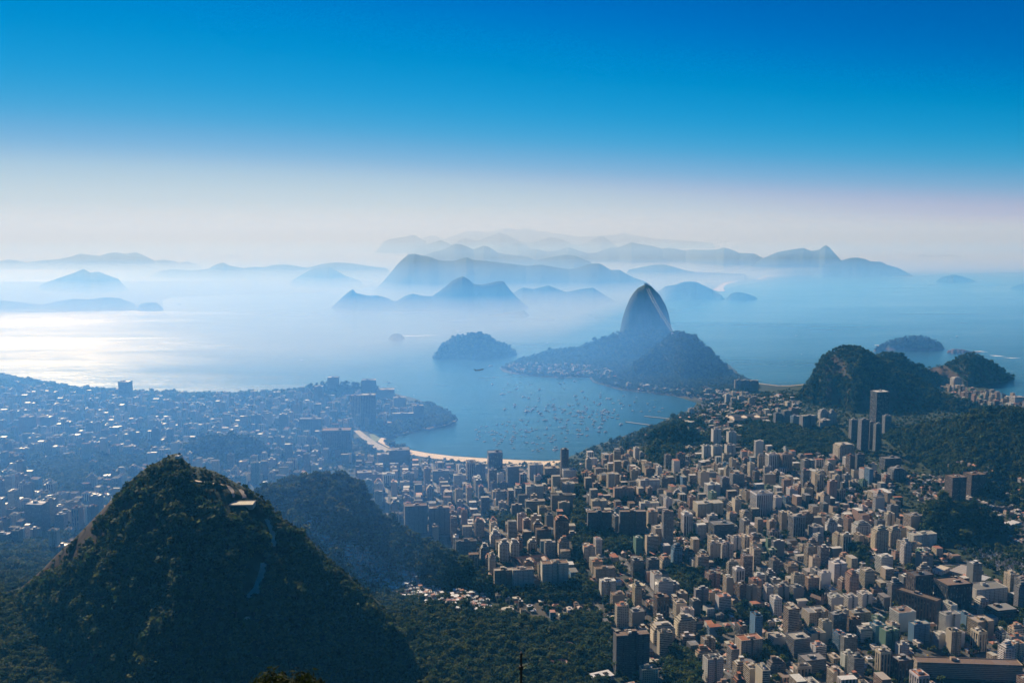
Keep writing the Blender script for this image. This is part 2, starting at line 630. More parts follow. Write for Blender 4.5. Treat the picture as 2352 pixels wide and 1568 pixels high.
far("twin-topped steep headland with a low pointed tail to its left", 2, 8900, [(60, 537), (120, 480), (170, 440), (190, 430), (205, 455), (260, 468), (300, 475), (350, 472), (420, 490), (460, 510), (480, 510), (540, 475), (590, 460), (650, 475), (720, 478), (760, 450), (800, 420), (850, 375), (890, 355), (925, 343), (960, 360), (1000, 395), (1050, 400), (1100, 390), (1150, 378), (1200, 378), (1240, 430), (1280, 475), (1320, 510), (1360, 545)], front=1.0, back=1.3, a=1.8, b=1.0)
far("low flat fort point below the twin-topped headland", 2, 8150, [(1070, 612), (1120, 598), (1200, 590), (1280, 580), (1340, 570)], front=6, back=8, minw=120)
far("blue hills behind the small lagoon", 2, 14500, [(2040, 300), (2100, 288), (2200, 268), (2280, 265), (2352, 283), (60, 300, 14500, 3), (150, 318, 14500, 3), (300, 320, 14500, 3), (480, 330, 14500, 3)])
far("rounded blue hill on the shore right of the tall dome", 2, 10400, [(2225, 455), (2290, 410), (2352, 402), (60, 383, 10400, 3), (110, 378, 10400, 3), (150, 382, 10400, 3), (200, 405, 10400, 3), (260, 435, 10400, 3), (320, 470, 10200, 3)], front=1.6)
far("low rocky islet off the rounded blue hill", 3, 10150, [(380, 462), (420, 450), (470, 455), (520, 470), (553, 484)], front=2, minw=60)
far("blue range with a sharp rock horn above the ocean beach", 3, 16800, [(560, 240), (600, 222), (700, 180), (760, 170), (830, 158), (870, 153), (920, 173), (980, 165), (1000, 145), (1020, 135), (1045, 150), (1080, 190), (1125, 237), (1180, 222), (1240, 230), (1300, 240)], front=2.0)
far("blue headland running down into the ocean from the sharp horn", 3, 16000, [(1000, 262), (1060, 250), (1125, 240), (1180, 222), (1230, 217), (1290, 230), (1320, 245), (1390, 246), (1440, 270), (1500, 285), (1560, 315), (1620, 348)], front=1.5)
far("small domed island in the open sea right of the headland", 3, 13900, [(1770, 368), (1820, 345), (1880, 333), (1940, 345), (2000, 365), (2045, 385)], front=1.6)
far("blue island cut by the right edge of the sea", 3, 12200, [(2268, 418), (2320, 400), (2352, 390), (2400, 375), (2460, 372), (2540, 400)], front=1.6)
far("thin faint islands on the right of the sea horizon", 3, 27000, [(1640, 204), (1680, 197), (1750, 208), (1860, 198), (1930, 208)], front=2)
# ---- far side of the bay, left half
far("faint cone far behind the left mountain chain", 1, 27000, [(1480, 215), (1560, 197), (1640, 220), (1700, 245)])
far("faint round hump at the left end of the chain", 1, 25000, [(120, 238), (200, 215), (260, 235)])
far("pale mountain chain with three rounded tops at left", 1, 19000, [(-160, 250), (0, 245), (55, 230), (120, 240), (180, 250), (280, 238), (400, 228), (480, 212), (540, 190), (600, 200), (670, 208), (720, 190), (780, 182), (850, 195), (910, 180), (960, 200), (1040, 240), (1100, 233), (1160, 240), (1200, 255), (1260, 245), (1340, 270)])
far("long pale ridge with a small peak at mid left", 1, 15500, [(1020, 335), (1090, 305), (1180, 297), (1280, 305), (1400, 295), (1450, 265), (1500, 250), (1540, 272), (1640, 290), (1700, 280), (1780, 283), (1830, 268), (1920, 263), (2000, 275), (2060, 288), (2160, 262), (2250, 250), (2352, 255), (2480, 275), (2600, 290)])
far("small blue hill with a rounded top in the mist at centre left", 1, 12800, [(1970, 365), (2050, 320), (2110, 290), (2160, 290), (2210, 278), (2260, 305), (2320, 340), (2420, 372)])
far("pale cone-topped hill dissolving in the glare at left", 1, 11800, [(280, 395), (440, 340), (500, 320), (560, 293), (610, 320), (660, 312), (720, 335), (800, 365)])
far("low pale shore with wooded bluffs at left", 1, 8900, [(-160, 520), (0, 505), (150, 520), (280, 535), (400, 510), (500, 495), (600, 500), (700, 486), (800, 490), (900, 525)], front=3, back=4, minw=150)
far("round wooded islet hill at the end of the low left shore", 1, 8700, [(925, 560), (940, 530), (990, 518), (1050, 520), (1085, 545), (1098, 566)], front=1.2, back=1.6, a=2.2, b=0.8)
far("tiny flat islet in the pale bay", 1, 9400, [(1180, 538), (1205, 526), (1240, 538)], front=3, minw=40)
far("tiny fort islet ringed by sun glitter in mid bay", 2, 6330, [(440, 742), (455, 732), (485, 727), (510, 732), (520, 741)], front=2.5, minw=30)


# ---- middle distance
def rock_by_slope(lo, hi, sc_=60.0, seed=3, amt=1.0):
    def f(X, Y, Z, s, az):
        gz = np.abs(np.gradient(Z, axis=0)) / np.maximum(np.abs(np.gradient(Y, axis=0)), 0.5)
        n = fbm(X / sc_, Z / (sc_ * 1.6), seed, 4)
        return amt * smooth(lo, hi, gz * 0.7 + n * 0.9 - 0.5 * np.maximum(s, 0))
    return f


near_kw = dict(near=True, mat=M_ROCKHILL, cat="hill")
dome = hill("mountain", "tall steep granite dome with cable lines down its right edge", 2, 5750,
            [(1968, 735), (1978, 722), (1985, 690), (2000, 620), (2020, 560), (2045, 500), (2070, 460), (2100, 425), (2150, 400), (2190, 410), (2210, 430), (2250, 470), (2290, 540), (2310, 600), (2322, 660), (2328, 690), (2345, 740)],
            mat=M_ROCKHILL, near=True, cat="mountain", front=0.55, back=0.6, a=2.4, b=0.7, noise=0.05, seed=11, base=-4, taper=0.35, minw=120, cols=260, rows=150, rockfn=rock_by_slope(1.6, 2.6, 70, 4, 0.8))
urca_ridge = hill("hill", "long wooded ridge sloping left from the tall dome to the bay", 2, 5450,
                  [(1380, 890, 5300), (1430, 868, 5350), (1510, 835), (1600, 830), (1700, 820), (1800, 785), (1900, 745), (1980, 720), (2080, 706), (2180, 700), (2280, 705), (2400, 780)], lower=8, minw=230, seed=23, front=2.6, back=1.6, a=1.4, b=1.3, noise=0.10, tree=1.5, **near_kw)
urca_hill = hill("hill", "broad dark hill in front of the tall dome with a cable car station on top", 2, 4900,
                 [(1960, 1030, 4550), (2050, 960, 4650), (2100, 910, 4700), (2180, 845, 4800), (2240, 795), (2300, 755), (2352, 722), (20, 712, 4900, 3), (40, 710, 4900, 3), (80, 725, 4900, 3), (140, 740, 4900, 3), (180, 780, 4900, 3), (240, 825, 4850, 3), (300, 890, 4800, 3), (350, 940, 4750, 3), (400, 990, 4700, 3), (440, 1020, 4700, 3), (495, 1022, 4680, 3)],
                 lower=8, minw=110, seed=31, front=1.9, back=1.2, a=1.7, b=1.15, noise=0.12, tree=1.5, rows=130, rockfn=rock_by_slope(0.95, 1.5, 60, 9, 0.7), **near_kw)
cao = hill("hill", "low wooded promontory hill rising from the bay left of the dome", 2, 5500,
           [(770, 822, 5350), (782, 800, 5400), (790, 790, 5430), (830, 775), (880, 745), (940, 735), (975, 721), (1040, 720), (1090, 735), (1150, 775), (1220, 800), (1250, 825), (1300, 862), (1350, 878)], lower=9, seed=37, front=1.6, back=1.5, a=2.0, b=0.9, noise=0.10, tree=1.5, **near_kw)
babilonia = hill("hill", "big rocky hill with bare brown cliffs right of the strip of beach", 3, 4060,
                 [(872, 1085, 3960), (920, 1018, 3980), (945, 975, 4000), (965, 935), (990, 895), (1040, 858), (1090, 830), (1140, 815), (1200, 812), (1250, 820), (1300, 845), (1350, 872), (1420, 925, 4000), (1500, 972, 3950), (1600, 1012, 3900), (1700, 1062, 3850), (1800, 1118, 3780), (1900, 1160, 3700), (2050, 1200, 3650), (2200, 1240, 3600), (2352, 1270, 3560)],
                 lower=7, seed=41, front=1.75, back=1.3, a=1.7, b=1.0, noise=0.16, tree=2.0, rows=150, rockfn=rock_by_slope(0.38, 0.85, 55, 12, 0.95), **near_kw)
back_hill = hill("hill", "dark green saddle hill behind the big rocky hill", 3, 4450,
                 [(1320, 880), (1370, 868), (1440, 857), (1490, 858), (1540, 880), (1600, 920), (1680, 960), (1750, 985), (1800, 1010)], lower=7, seed=43, front=2.2, back=1.4, noise=0.1, tree=2.0, **near_kw)
leme = hill("hill", "rocky headland hill with a fort on top at the right shore", 3, 4550,
            [(1640, 985), (1700, 958), (1750, 945), (1820, 930), (1880, 905), (1920, 880), (1990, 858), (2040, 870), (2100, 900), (2200, 960), (2300, 1030), (2352, 1062), (2420, 1110)], lower=7, seed=47, front=1.9, back=1.3, a=1.7, b=1.0, noise=0.14, tree=2.0, rockfn=rock_by_slope(0.4, 0.85, 50, 14, 0.9), **near_kw)
cotunduba = hill("island", "rounded rocky green island in the ocean at right", 3, 5780,
                 [(1362, 812, 5650), (1400, 795), (1460, 770), (1530, 755), (1620, 745), (1690, 750), (1750, 770), (1800, 800), (1840, 838), (1858, 855)], lower=8, seed=53, front=1.8, back=1.6, a=2.2, b=0.9, noise=0.1, tree=2.5,
                 mat=M_ROCKHILL, rockfn=lambda X, Y, Z, s, az: smooth(22, 6, Z + 14 * fbm(X / 40, Y / 40, 5, 3)), kind="structure", cat="island")
hill("rocks", "low bare rocks awash off the right island", 3, 5600, [(1842, 842), (1880, 830), (1950, 836), (1990, 848), (2050, 850), (2120, 868)], mat=M_ROCKHILL, seed=57, front=3, back=3, minw=30, noise=0.5, rockfn=lambda X, Y, Z, s, az: np.ones_like(X), cat="rocks")
sao_joao = hill("hill", "dark forested hillside rising at the right edge", 3, 2800,
                [(1330, 1450, 3200), (1390, 1420, 3180), (1500, 1370, 3100), (1600, 1345, 3020), (1700, 1335, 2960), (1800, 1330, 2900), (1880, 1310, 2860), (1960, 1280, 2820), (2050, 1255, 2780), (2150, 1240, 2740), (2250, 1235, 2700), (2352, 1245, 2680), (2450, 1230, 2660), (2600, 1240, 2640)],
                lower=7, seed=61, front=2.0, back=1.6, a=1.4, b=1.1, noise=0.14, tree=2.0, rows=130, rockfn=rock_by_slope(1.0, 1.5, 60, 21, 0.6), near=True, mat=M_FOREST, cat="hill")
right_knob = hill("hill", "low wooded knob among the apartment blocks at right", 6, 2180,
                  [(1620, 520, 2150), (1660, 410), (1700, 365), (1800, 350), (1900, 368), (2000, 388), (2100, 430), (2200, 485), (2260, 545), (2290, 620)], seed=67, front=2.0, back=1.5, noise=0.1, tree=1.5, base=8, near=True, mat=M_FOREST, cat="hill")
mid_knob = hill("hill", "small green knob beside the marina", 3, 3170,
                [(-200, 1440), (-130, 1400), (-90, 1365), (-20, 1352), (60, 1362), (120, 1385), (170, 1420), (215, 1470), (240, 1520)], seed=71, front=1.6, back=1.4, noise=0.12, tree=1.5, base=5, near=True, mat=M_FOREST, cat="hill")
viuva = hill("hill", "small wooded hill behind the tall flats on the left point", 2, 4020,
             [(-110, 1100), (-60, 1080), (40, 1078), (130, 1070), (250, 1082), (330, 1100), (400, 1130), (470, 1165)], seed=73, front=1.2, back=1.2, noise=0.08, base=5, tree=1.5, near=True, mat=M_FOREST, cat="hill")
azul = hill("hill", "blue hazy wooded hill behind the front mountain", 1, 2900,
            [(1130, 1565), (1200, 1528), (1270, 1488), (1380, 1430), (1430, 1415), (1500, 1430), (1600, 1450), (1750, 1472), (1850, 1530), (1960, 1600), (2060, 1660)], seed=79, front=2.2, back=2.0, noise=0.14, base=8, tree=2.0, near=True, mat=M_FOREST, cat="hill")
ridge2 = hill("hill", "wooded ridge with a rounded top behind the hillside shacks", 5, 2000,
              [(-520, 330), (-400, 265), (-300, 235), (-200, 212), (-120, 190), (-40, 186), (40, 190), (100, 195), (180, 215), (240, 260), (290, 330, 1990), (330, 390, 1980), (400, 450, 1960), (470, 500, 1940), (560, 560, 1920), (660, 610, 1900), (740, 640, 1880), (830, 690, 1860), (900, 740, 1840), (980, 780, 1820), (1050, 850, 1790), (1130, 900, 1770), (1200, 942, 1750), (1240, 985, 1730)],
              lower=5.0, seed=83, front=1.9, back=1.4, a=1.5, b=1.1, noise=0.13, base=14, tree=1.0, rows=140, near=True, mat=M_FOREST, cat="hill")


DM_PTS = [(-420, 1130, 1680), (-200, 1000, 1660), (0, 962, 1630), (150, 912, 1600), (280, 802, 1570), (390, 692, 1550), (500, 592, 1535), (600, 490, 1520), (700, 382, 1505), (800, 285, 1495), (900, 180, 1485), (960, 135, 1478), (1000, 98, 1474), (1060, 75, 1470), (1110, 48, 1467), (1150, 24, 1465), (1185, 16, 1464), (1215, 26, 1464), (1240, 62, 1462), (1290, 105, 1460), (1350, 110, 1458), (1450, 140, 1455), (1550, 195, 1452), (1650, 250, 1450), (1740, 310, 1448), (1800, 360, 1446), (1870, 430, 1445), (1930, 482, 1444), (2050, 572, 1440), (2150, 668, 1436), (2250, 765, 1430), (2352, 842, 1425),
          (200, 878, 1420, 5), (300, 965, 1412, 5), (370, 1030, 1408, 5), (450, 1130, 1402, 5), (530, 1235, 1396, 5), (600, 1370, 1388, 5), (640, 1480, 1380, 5)]


DM_ROCK = [[cpx(c, x, y) for x, y in poly] for c, poly in (
    (4, [(1010, 430), (1110, 420), (1080, 520), (1000, 640), (950, 600)]),
    (4, [(860, 790), (910, 760), (850, 870), (760, 970), (660, 1050), (540, 1100), (640, 1000), (760, 900)]),
    (4, [(800, 330), (880, 330), (930, 400), (880, 480), (720, 610), (600, 740), (450, 810), (300, 880), (180, 940), (100, 880), (230, 770), (330, 650), (440, 550), (540, 445), (640, 380)]),
    (4, [(560, 1380), (660, 1360), (640, 1480), (500, 1560), (430, 1540)]))]


def dm_rock(X, Y, Z, s, az):
    px, py, _ = project(X, Y, Z)
    n1, n2 = fbm(X / 28, Z / 28, 77, 4), fbm(X / 30, Z / 26, 78, 4)
    px, py = px + 16 * n1, py + 16 * n2
    r = np.zeros(X.shape)
    for k, poly in enumerate(DM_ROCK):
        ins = in_poly_(px, py, poly)
        v = fbm(X / 9, Z / 50, 80 + k, 3)
        r = np.maximum(r, ins * smooth(-0.40, -0.15, v))
    return r


def in_poly_(px, py, poly):
    r = np.zeros(px.shape, dtype=bool)
    for i in range(len(poly)):
        x0, y0 = poly[i]
        x1, y1 = poly[(i + 1) % len(poly)]
        if y0 != y1:
            r ^= ((y0 > py) != (y1 > py)) & (px < (x1 - x0) * (py - y0) / (y1 - y0) + x0)
    return r


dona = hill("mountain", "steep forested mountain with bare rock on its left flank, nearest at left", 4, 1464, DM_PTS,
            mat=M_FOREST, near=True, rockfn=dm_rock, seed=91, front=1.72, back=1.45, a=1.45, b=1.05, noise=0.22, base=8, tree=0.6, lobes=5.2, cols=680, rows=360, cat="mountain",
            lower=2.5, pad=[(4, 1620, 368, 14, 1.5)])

# ------------------------------------------------------------------ land under the city: shoreline traced once, then laid out in metres
SHORE = [(-700, 800), (-300, 832), (0, 860), (60, 872), (100, 880), (200, 893), (330, 902), (450, 906), (545, 907), (600, 899), (660, 893), (730, 886), (800, 885), (870, 893), (930, 908), (965, 918), (1000, 935), (1035, 951), (1052, 961), (1051, 968), (1032, 978), (990, 986), (962, 990), (925, 999), (903, 1006), (893, 1012), (905, 1022), (935, 1030), (985, 1039), (1040, 1046), (1120, 1051), (1200, 1055), (1250, 1057), (1290, 1055), (1305, 1049), (1330, 1040), (1345, 1030), (1400, 1012), (1440, 998), (1470, 987), (1505, 975), (1530, 962), (1560, 950), (1590, 938), (1600, 925), (1550, 910), (1430, 897), (1362, 878), (1352, 866), (1293, 869), (1225, 864), (1157, 855), (1146, 845), (1165, 833), (1190, 826), (1230, 812), (1300, 800), (1400, 790), (1500, 785), (1600, 800), (1680, 840), (1702, 862), (1717, 867), (1743, 879), (1787, 884), (1815, 884), (1846, 881), (1900, 868), (2100, 862), (2250, 880), (2290, 902), (2330, 912), (2400, 925), (2800, 990)]
SHORE_W = [at_z(x, y, 0) for x, y in SHORE] + [(4500.0, -400.0), (-4500.0, -400.0)]


def in_poly(px, py, poly):
    px, py = np.asarray(px, dtype=float), np.asarray(py, dtype=float)
    r = np.zeros(px.shape, dtype=bool)
    n = len(poly)
    for i in range(n):
        x0, y0 = poly[i]
        x1, y1 = poly[(i + 1) % n]
        if y0 == y1:
            continue
        c = ((y0 > py) != (y1 > py)) & (px < (x1 - x0) * (py - y0) / (y1 - y0) + x0)
        r ^= c
    return r


def dist_poly(px, py, poly, closed=True):
    px, py = np.asarray(px, dtype=float), np.asarray(py, dtype=float)
    best = np.full(px.shape, 1e12)
    n = len(poly)
    for i in range(n if closed else n - 1):
        x0, y0 = poly[i]
        x1, y1 = poly[(i + 1) % n]
        dx, dy = x1 - x0, y1 - y0
        L = max(dx * dx + dy * dy, 1e-6)
        t = np.clip(((px - x0) * dx + (py - y0) * dy) / L, 0, 1)
        best = np.minimum(best, (px - x0 - t * dx) ** 2 + (py - y0 - t * dy) ** 2)
    return np.sqrt(best)


def land_z(X, Y):
    X, Y = np.asarray(X, dtype=float), np.asarray(Y, dtype=float)
    sd = dist_poly(X, Y, SHORE_W)
    sd = np.where(in_poly(X, Y, SHORE_W), sd, -sd)
    z = np.where(sd > 0, 1.2 * smooth(0, 6, sd) + 0.8 * smooth(0, 40, sd) + 8 * smooth(40, 700, sd), -np.minimum(-sd * 0.4, 4))
    # ground climbs towards the valley head under the lookout
    z = z + 34 * smooth(1750, 1250, Y + 0.35 * X) + 22 * smooth(2300, 1500, Y) * smooth(100, -500, X)
    z = z + np.where(sd > 60, 3.0 * fbm(X / 160, Y / 160, 501, 3), 0)
    slope = 704 - 0.625 * np.maximum(Y, 4)
    slope = slope + 6 * fbm(X / 60, Y / 60, 502, 4) * smooth(60, 200, Y)
    return np.maximum(z, slope)


def _ground_exact(X, Y):
    z = land_z(X, Y)
    for h in NEAR:
        z = np.maximum(z, h.height(np.asarray(X, dtype=float), np.asarray(Y, dtype=float)))
    return z


# the ground sampled once on a fan of rays from the lookout; look-ups below are bilinear
_GA = np.linspace(-0.80, 0.80, 1400)
_GY = np.concatenate([np.linspace(2, 900, 60, endpoint=False), np.geomspace(900, 6500, 900)])
_GL = land_z(_GA[None, :] * _GY[:, None], np.repeat(_GY[:, None], 1400, 1))
_GH = _GL.copy()
_HONLY = np.full(_GL.shape, -10.0)
for _h in NEAR:
    c0, c1 = np.searchsorted(_GA, [_h.g[0], _h.g[-1]])
    c0, c1 = max(c0 - 1, 0), min(c1 + 1, 1400)
    zz_ = _h.height(_GA[None, c0:c1] * _GY[:, None], np.repeat(_GY[:, None], c1 - c0, 1))
    _HONLY[:, c0:c1] = np.maximum(_HONLY[:, c0:c1], zz_)
_GH = np.maximum(_GL, _HONLY)


def _look(G, X, Y):
    X, Y = np.asarray(X, dtype=float), np.asarray(Y, dtype=float)
    a = np.clip((X / np.maximum(Y, 2.0) + 0.80) / 1.6 * 1399, 0, 1398.999)
    r = np.clip(np.interp(Y, _GY, np.arange(len(_GY))), 0, len(_GY) - 1.001)
    i, j = r.astype(int), a.astype(int)
    fi, fj = r - i, a - j
    return (G[i, j] * (1 - fj) + G[i, j + 1] * fj) * (1 - fi) + (G[i + 1, j] * (1 - fj) + G[i + 1, j + 1] * fj) * fi


def ground(X, Y):
    return _look(_GH, X, Y)


def land_look(X, Y):
    return _look(_GL, X, Y)


def gz(x, y):
    return float(ground(np.array([x]), np.array([y]))[0])


def hit(xs, ys, t0=700.0, t1=6500.0, n=420):
    """where the rays through photo pixels meet the ground (vectorised march)"""
    xs, ys = np.asarray(xs, dtype=float), np.asarray(ys, dtype=float)
    v = PH / 2 - ys
    dx, dy, dz = xs - PW / 2, FPX * CP + v * SP, -FPX * SP + v * CP
    dx, dz = dx / dy, dz / dy
    Ys = np.geomspace(t0, t1, n)
    done = np.zeros(xs.shape, dtype=bool)
    lo = np.full(xs.shape, t0)
    hi = np.full(xs.shape, t1)
    for a, b in zip(Ys[:-1], Ys[1:]):
        m = ~done
        if not m.any():
            break
        below = EYE + dz[m] * b < ground(dx[m] * b, np.full(m.sum(), b))
        idx = np.where(m)[0][below]
        lo[idx], hi[idx] = a, b
        done[idx] = True
    for _ in range(9):
        mid = (lo + hi) / 2
        bl = EYE + dz * mid < ground(dx * mid, mid)
        hi = np.where(bl, mid, hi)
        lo = np.where(bl, lo, mid)
    return dx * hi, hi, EYE + dz * hi


def seen(X, Y, Z, lift=3.0, steps=60):
    """whether the hills leave the line of sight from the lookout to each point free"""
    X, Y, Z = (np.asarray(q, dtype=float) for q in (X, Y, Z))
    ok = np.ones(X.shape, dtype=bool)
    for t in np.linspace(0.12, 0.985, steps):
        x, y, z = X * t, Y * t, EYE + (Z + lift - EYE) * t
        g = _look(_HONLY, x, y)
        ok &= z > g
    return ok


nc_, nr_ = 560, 520
az_ = np.linspace(-0.80, 0.80, nc_)
ys_ = np.concatenate([np.linspace(2, 1000, 90, endpoint=False), np.geomspace(1000, 6400, nr_ - 90)])
LX, LY = az_[None, :] * ys_[:, None], np.repeat(ys_[:, None], nc_, 1)
LZ = land_z(LX, LY)
keepr = LZ.reshape(-1)
lq = grid_quads(nr_, nc_)
zz = keepr[lq]
lq = lq[(zz > -3.9).any(axis=1)]
land_me = mesh_np("land", np.stack([LX, LY, LZ], -1).reshape(-1, 3), lq, M_LAND, True)
_u = smooth(-0.25, 0.25, fbm(LX / 45, LY / 45, 9, 4) + 0.22)
_u = _u * smooth(1000, 1300, LY)
at_ = land_me.attributes.new("rock", 'FLOAT', 'POINT')
at_.data.foreach_set("value", _u.astype(np.float32).ravel())
land = link("land", land_me)
tag(land, "built-up land around the bay between the hills", "land", kind="structure")

# far shore of the bay and the low coast by the lagoon
M_FARLAND = plain("far_coast", (0.06, 0.075, 0.05), 0.95, var=0.3, scale=0.004)


def flat_sheet(name, label, cat, pts, z, mat, crop=0, depth=3.0, kind="structure", far_scale=None):
    """a low slab with its own thickness whose outline was traced on the sea level"""
    P = [at_z(*cpx(p[2] if len(p) > 2 else crop, p[0], p[1]), 0) for p in pts]
    n = len(P)
    bm_v = [(x, y, z) for x, y in P] + [(x, y, z - depth) for x, y in P]
    me = bpy.data.meshes.new(name)
    me.from_pydata(bm_v, [], [tuple(range(n))] + [(i, (i + 1) % n, n + (i + 1) % n, n + i) for i in range(n)])
    me.materials.append(mat)
    me.update()
    import bmesh as _b
    bm = _b.new()
    bm.from_mesh(me)
    _b.ops.recalc_face_normals(bm, faces=bm.faces)
    _b.ops.triangulate(bm, faces=[f for f in bm.faces if len(f.verts) > 4])
    bm.to_mesh(me)
    bm.free()
    o = link(name, me)
    tag(o, label, cat, kind=kind)
    return o


flat_sheet("coast", "flat misty coast behind the small lagoon and ocean beaches", "coast",
           [(2200, 470, 2), (2352, 430, 2), (200, 438, 3), (262, 436, 3), (300, 410, 3), (345, 388, 3), (430, 376, 3), (475, 371, 3), (555, 366, 3), (590, 352, 3), (640, 341, 3), (750, 331, 3), (900, 328, 3), (1170, 328, 3), (1400, 343, 3), (1620, 350, 3), (1500, 290, 3), (600, 285, 3), (0, 290, 3), (2100, 300, 2), (1800, 330, 2)], 3.0, M_FARLAND)
flat_sheet("lagoon", "small pale lagoon shining behind the coast", "lagoon", [(2085, 352, 2), (2200, 350, 2), (2352, 352, 2), (60, 358, 3), (156, 371, 3), (100, 381, 3), (0, 401, 3), (2300, 432, 2), (2230, 428, 2), (2250, 400, 2), (2330, 375, 2), (2200, 362, 2)], 3.6, M_WATER, depth=0.4)
flat_sheet("beach", "pale sand arc at the far ocean shore, nearest of the far beaches", "beach", [(262, 436, 3), (300, 408, 3), (345, 386, 3), (430, 374, 3), (432, 378, 3), (385, 387, 3), (345, 405, 3), (330, 428, 3), (345, 444, 3), (310, 448, 3)], 3.5, M_SAND, depth=3)
flat_sheet("beach", "long thin pale beach line at the foot of the horn range", "beach", [(556, 364, 3), (590, 350, 3), (640, 339.5, 3), (750, 329.5, 3), (900, 326, 3), (1170, 326, 3), (1180, 328.5, 3), (900, 329, 3), (750, 333, 3), (650, 344, 3), (610, 355, 3), (575, 367, 3)], 3.5, M_SAND, depth=3)
flat_sheet("coast", "low misty shore across the bay at left", "coast", [(-300, 590, 1), (0, 585, 1), (300, 588, 1), (600, 580, 1), (850, 574, 1), (1098, 566, 1), (1090, 500, 1), (1180, 482, 1), (1350, 477, 1), (1600, 468, 1), (1890, 463, 1), (2100, 455, 1), (2352, 432, 1), (420, 410, 2), (800, 412, 2), (1270, 445, 2), (1270, 400, 2), (600, 360, 2), (0, 370, 2), (1000, 380, 1), (-400, 380, 1)], 2.5, M_FARLAND)

# sand by the bay, promenade and piers
M_SANDWET = plain("damp_sand", (0.36, 0.29, 0.21), 0.6, var=0.2, scale=0.05)


def strip(name, label, cat, pts, z, mat, kind="structure"):
    """a sheet draped a little above the land between two edge lines [(inner xy, outer xy)...]"""
    vs, qs = [], []
    A = [at_z(*a, 2) for a, b in pts]
    B = [at_z(*b, 2) for a, b in pts]
    n = len(pts)
    for i in range(n - 1):
        for k in range(6):
            t = k / 6
            vs.append(((A[i][0] * (1 - t) + A[i + 1][0] * t, A[i][1] * (1 - t) + A[i + 1][1] * t), (B[i][0] * (1 - t) + B[i + 1][0] * t, B[i][1] * (1 - t) + B[i + 1][1] * t)))
    vs.append((A[-1], B[-1]))
    V = []
    m = 7
    for a, b in vs:
        for j in range(m):
            t = j / (m - 1)
            V.append((a[0] * (1 - t) + b[0] * t, a[1] * (1 - t) + b[1] * t))
    V = np.array(V)
    Z = np.maximum(ground(V[:, 0], V[:, 1]), -0.1) + z
    me = mesh_np(name, np.column_stack([V, Z]), grid_quads(len(vs), m), mat, True)
    o = link(name, me)
    tag(o, label, cat, kind=kind)
    return o


strip("beach", "curved sandy bay beach in front of the city", "beach",
      [((893, 1010), (876, 1004)), ((899, 1019), (868, 1014)), ((932, 1031), (895, 1029)), ((985, 1040.5), (940, 1043)), ((1040, 1047), (1000, 1053)), ((1120, 1052.5), (1090, 1063)), ((1200, 1056.5), (1180, 1070)), ((1250, 1058.5), (1235, 1072)), ((1290, 1057), (1275, 1068))], 0.5, M_SAND)
strip("beach", "thin sand line along the bright shore at left", "beach",
      [((0, 861), (-5, 868)), ((60, 873), (55, 877.5)), ((100, 881), (95, 884.5)), ((200, 894), (196, 896.8)), ((330, 903), (328, 905.6)), ((450, 907), (449, 909.5)), ((545, 908), (545, 910)), ((600, 900), (603, 903))], 0.5, M_SAND)
strip("beach", "short beach with palms between the two dark hills", "beach",
      [((1740, 879), (1739, 880.6)), ((1787, 885), (1786, 886.6)), ((1815, 885), (1815, 886.6)), ((1846, 882), (1847, 883.4))], 0.5, M_SANDWET)
strip("beach", "pale beach behind the headland at the right edge", "beach",
      [((2275, 897), (2262, 897)), ((2290, 903), (2280, 905)), ((2330, 913), (2322, 917)), ((2400, 926), (2395, 932))], 0.5, M_SAND)
strip("promenade", "pale promenade curving round the left point", "promenade",
      [((905, 1001), (901, 997)), ((930, 994), (926, 990.5)), ((965, 986), (962, 983)), ((992, 983.5), (988, 980.5)), ((1030, 975), (1022, 972.5)), ((1047, 966), (1037, 965)), ((1049, 962), (1038, 960.5)), ((1035, 954), (1025, 953))], 0.5, M_PAVE)
strip("road", "bayside road and car park behind the beach bend", "road",
      [((826, 989), (812, 990)), ((845, 1003), (828, 1004)), ((868, 1018), (845, 1019)), ((895, 1031), (862, 1034)), ((930, 1042), (890, 1046))], 0.45, M_PAVE)
strip("lawn", "pale green lawn by the beach bend", "lawn", [((880, 996), (848, 997)), ((886, 1004), (852, 1006)), ((876, 1012), (858, 1014))], 0.35, M_LAWN)
strip("sports_ground", "pale playing field among trees at left", "sports ground", [((236, 1071), (232, 1078)), ((268, 1070), (268, 1078))], 0.6, plain("dry_pitch", (0.45, 0.38, 0.20), 0.9, scale=0.05))
strip("sports_ground", "green playing field below the flats at right", "sports ground", [((1716, 1022), (1722, 1033)), ((1776, 1019), (1780, 1031))], 0.6, M_LAWN)


def pier(label, pts, w):
    mb = MB()
    P = [at_z(*p, 1.5) for p in pts]
    for (x0, y0), (x1, y1) in zip(P[:-1], P[1:]):
        L = math.hypot(x1 - x0, y1 - y0)
        b = MB()
        b.box(0, L, -w / 2, w / 2, -2, 1.6, (0.25, 0.24, 0.22))
        mb.add(b, x0, y0, 0, math.atan2(y1 - y0, x1 - x0))
    o = link("pier", mb.mesh("pier", M_VC))
    tag(o, label, "pier")
    return o


def make_vc(name, rough=0.75, spec=0.5, var=0.25):
    m, nt, b = new_mat(name)
    at = nt.nodes.new("ShaderNodeAttribute")
    at.attribute_name = "col"
    n = noise_n(nt, 0.35, 4, 0.6, geo_pos(nt))
    k = math_n(nt, 'ADD', math_n(nt, 'MULTIPLY', n, 2 * var), 1 - var)
    mm = nt.nodes.new("ShaderNodeVectorMath")
    mm.operation = 'SCALE'
    nt.links.new(at.outputs['Color'], mm.inputs[0])
    nt.links.new(k, mm.inputs['Scale'])
    nt.links.new(mm.outputs[0], b.inputs['Base Color'])
    b.inputs['Roughness'].default_value = rough
    b.inputs['Specular IOR Level'].default_value = spec
    return m


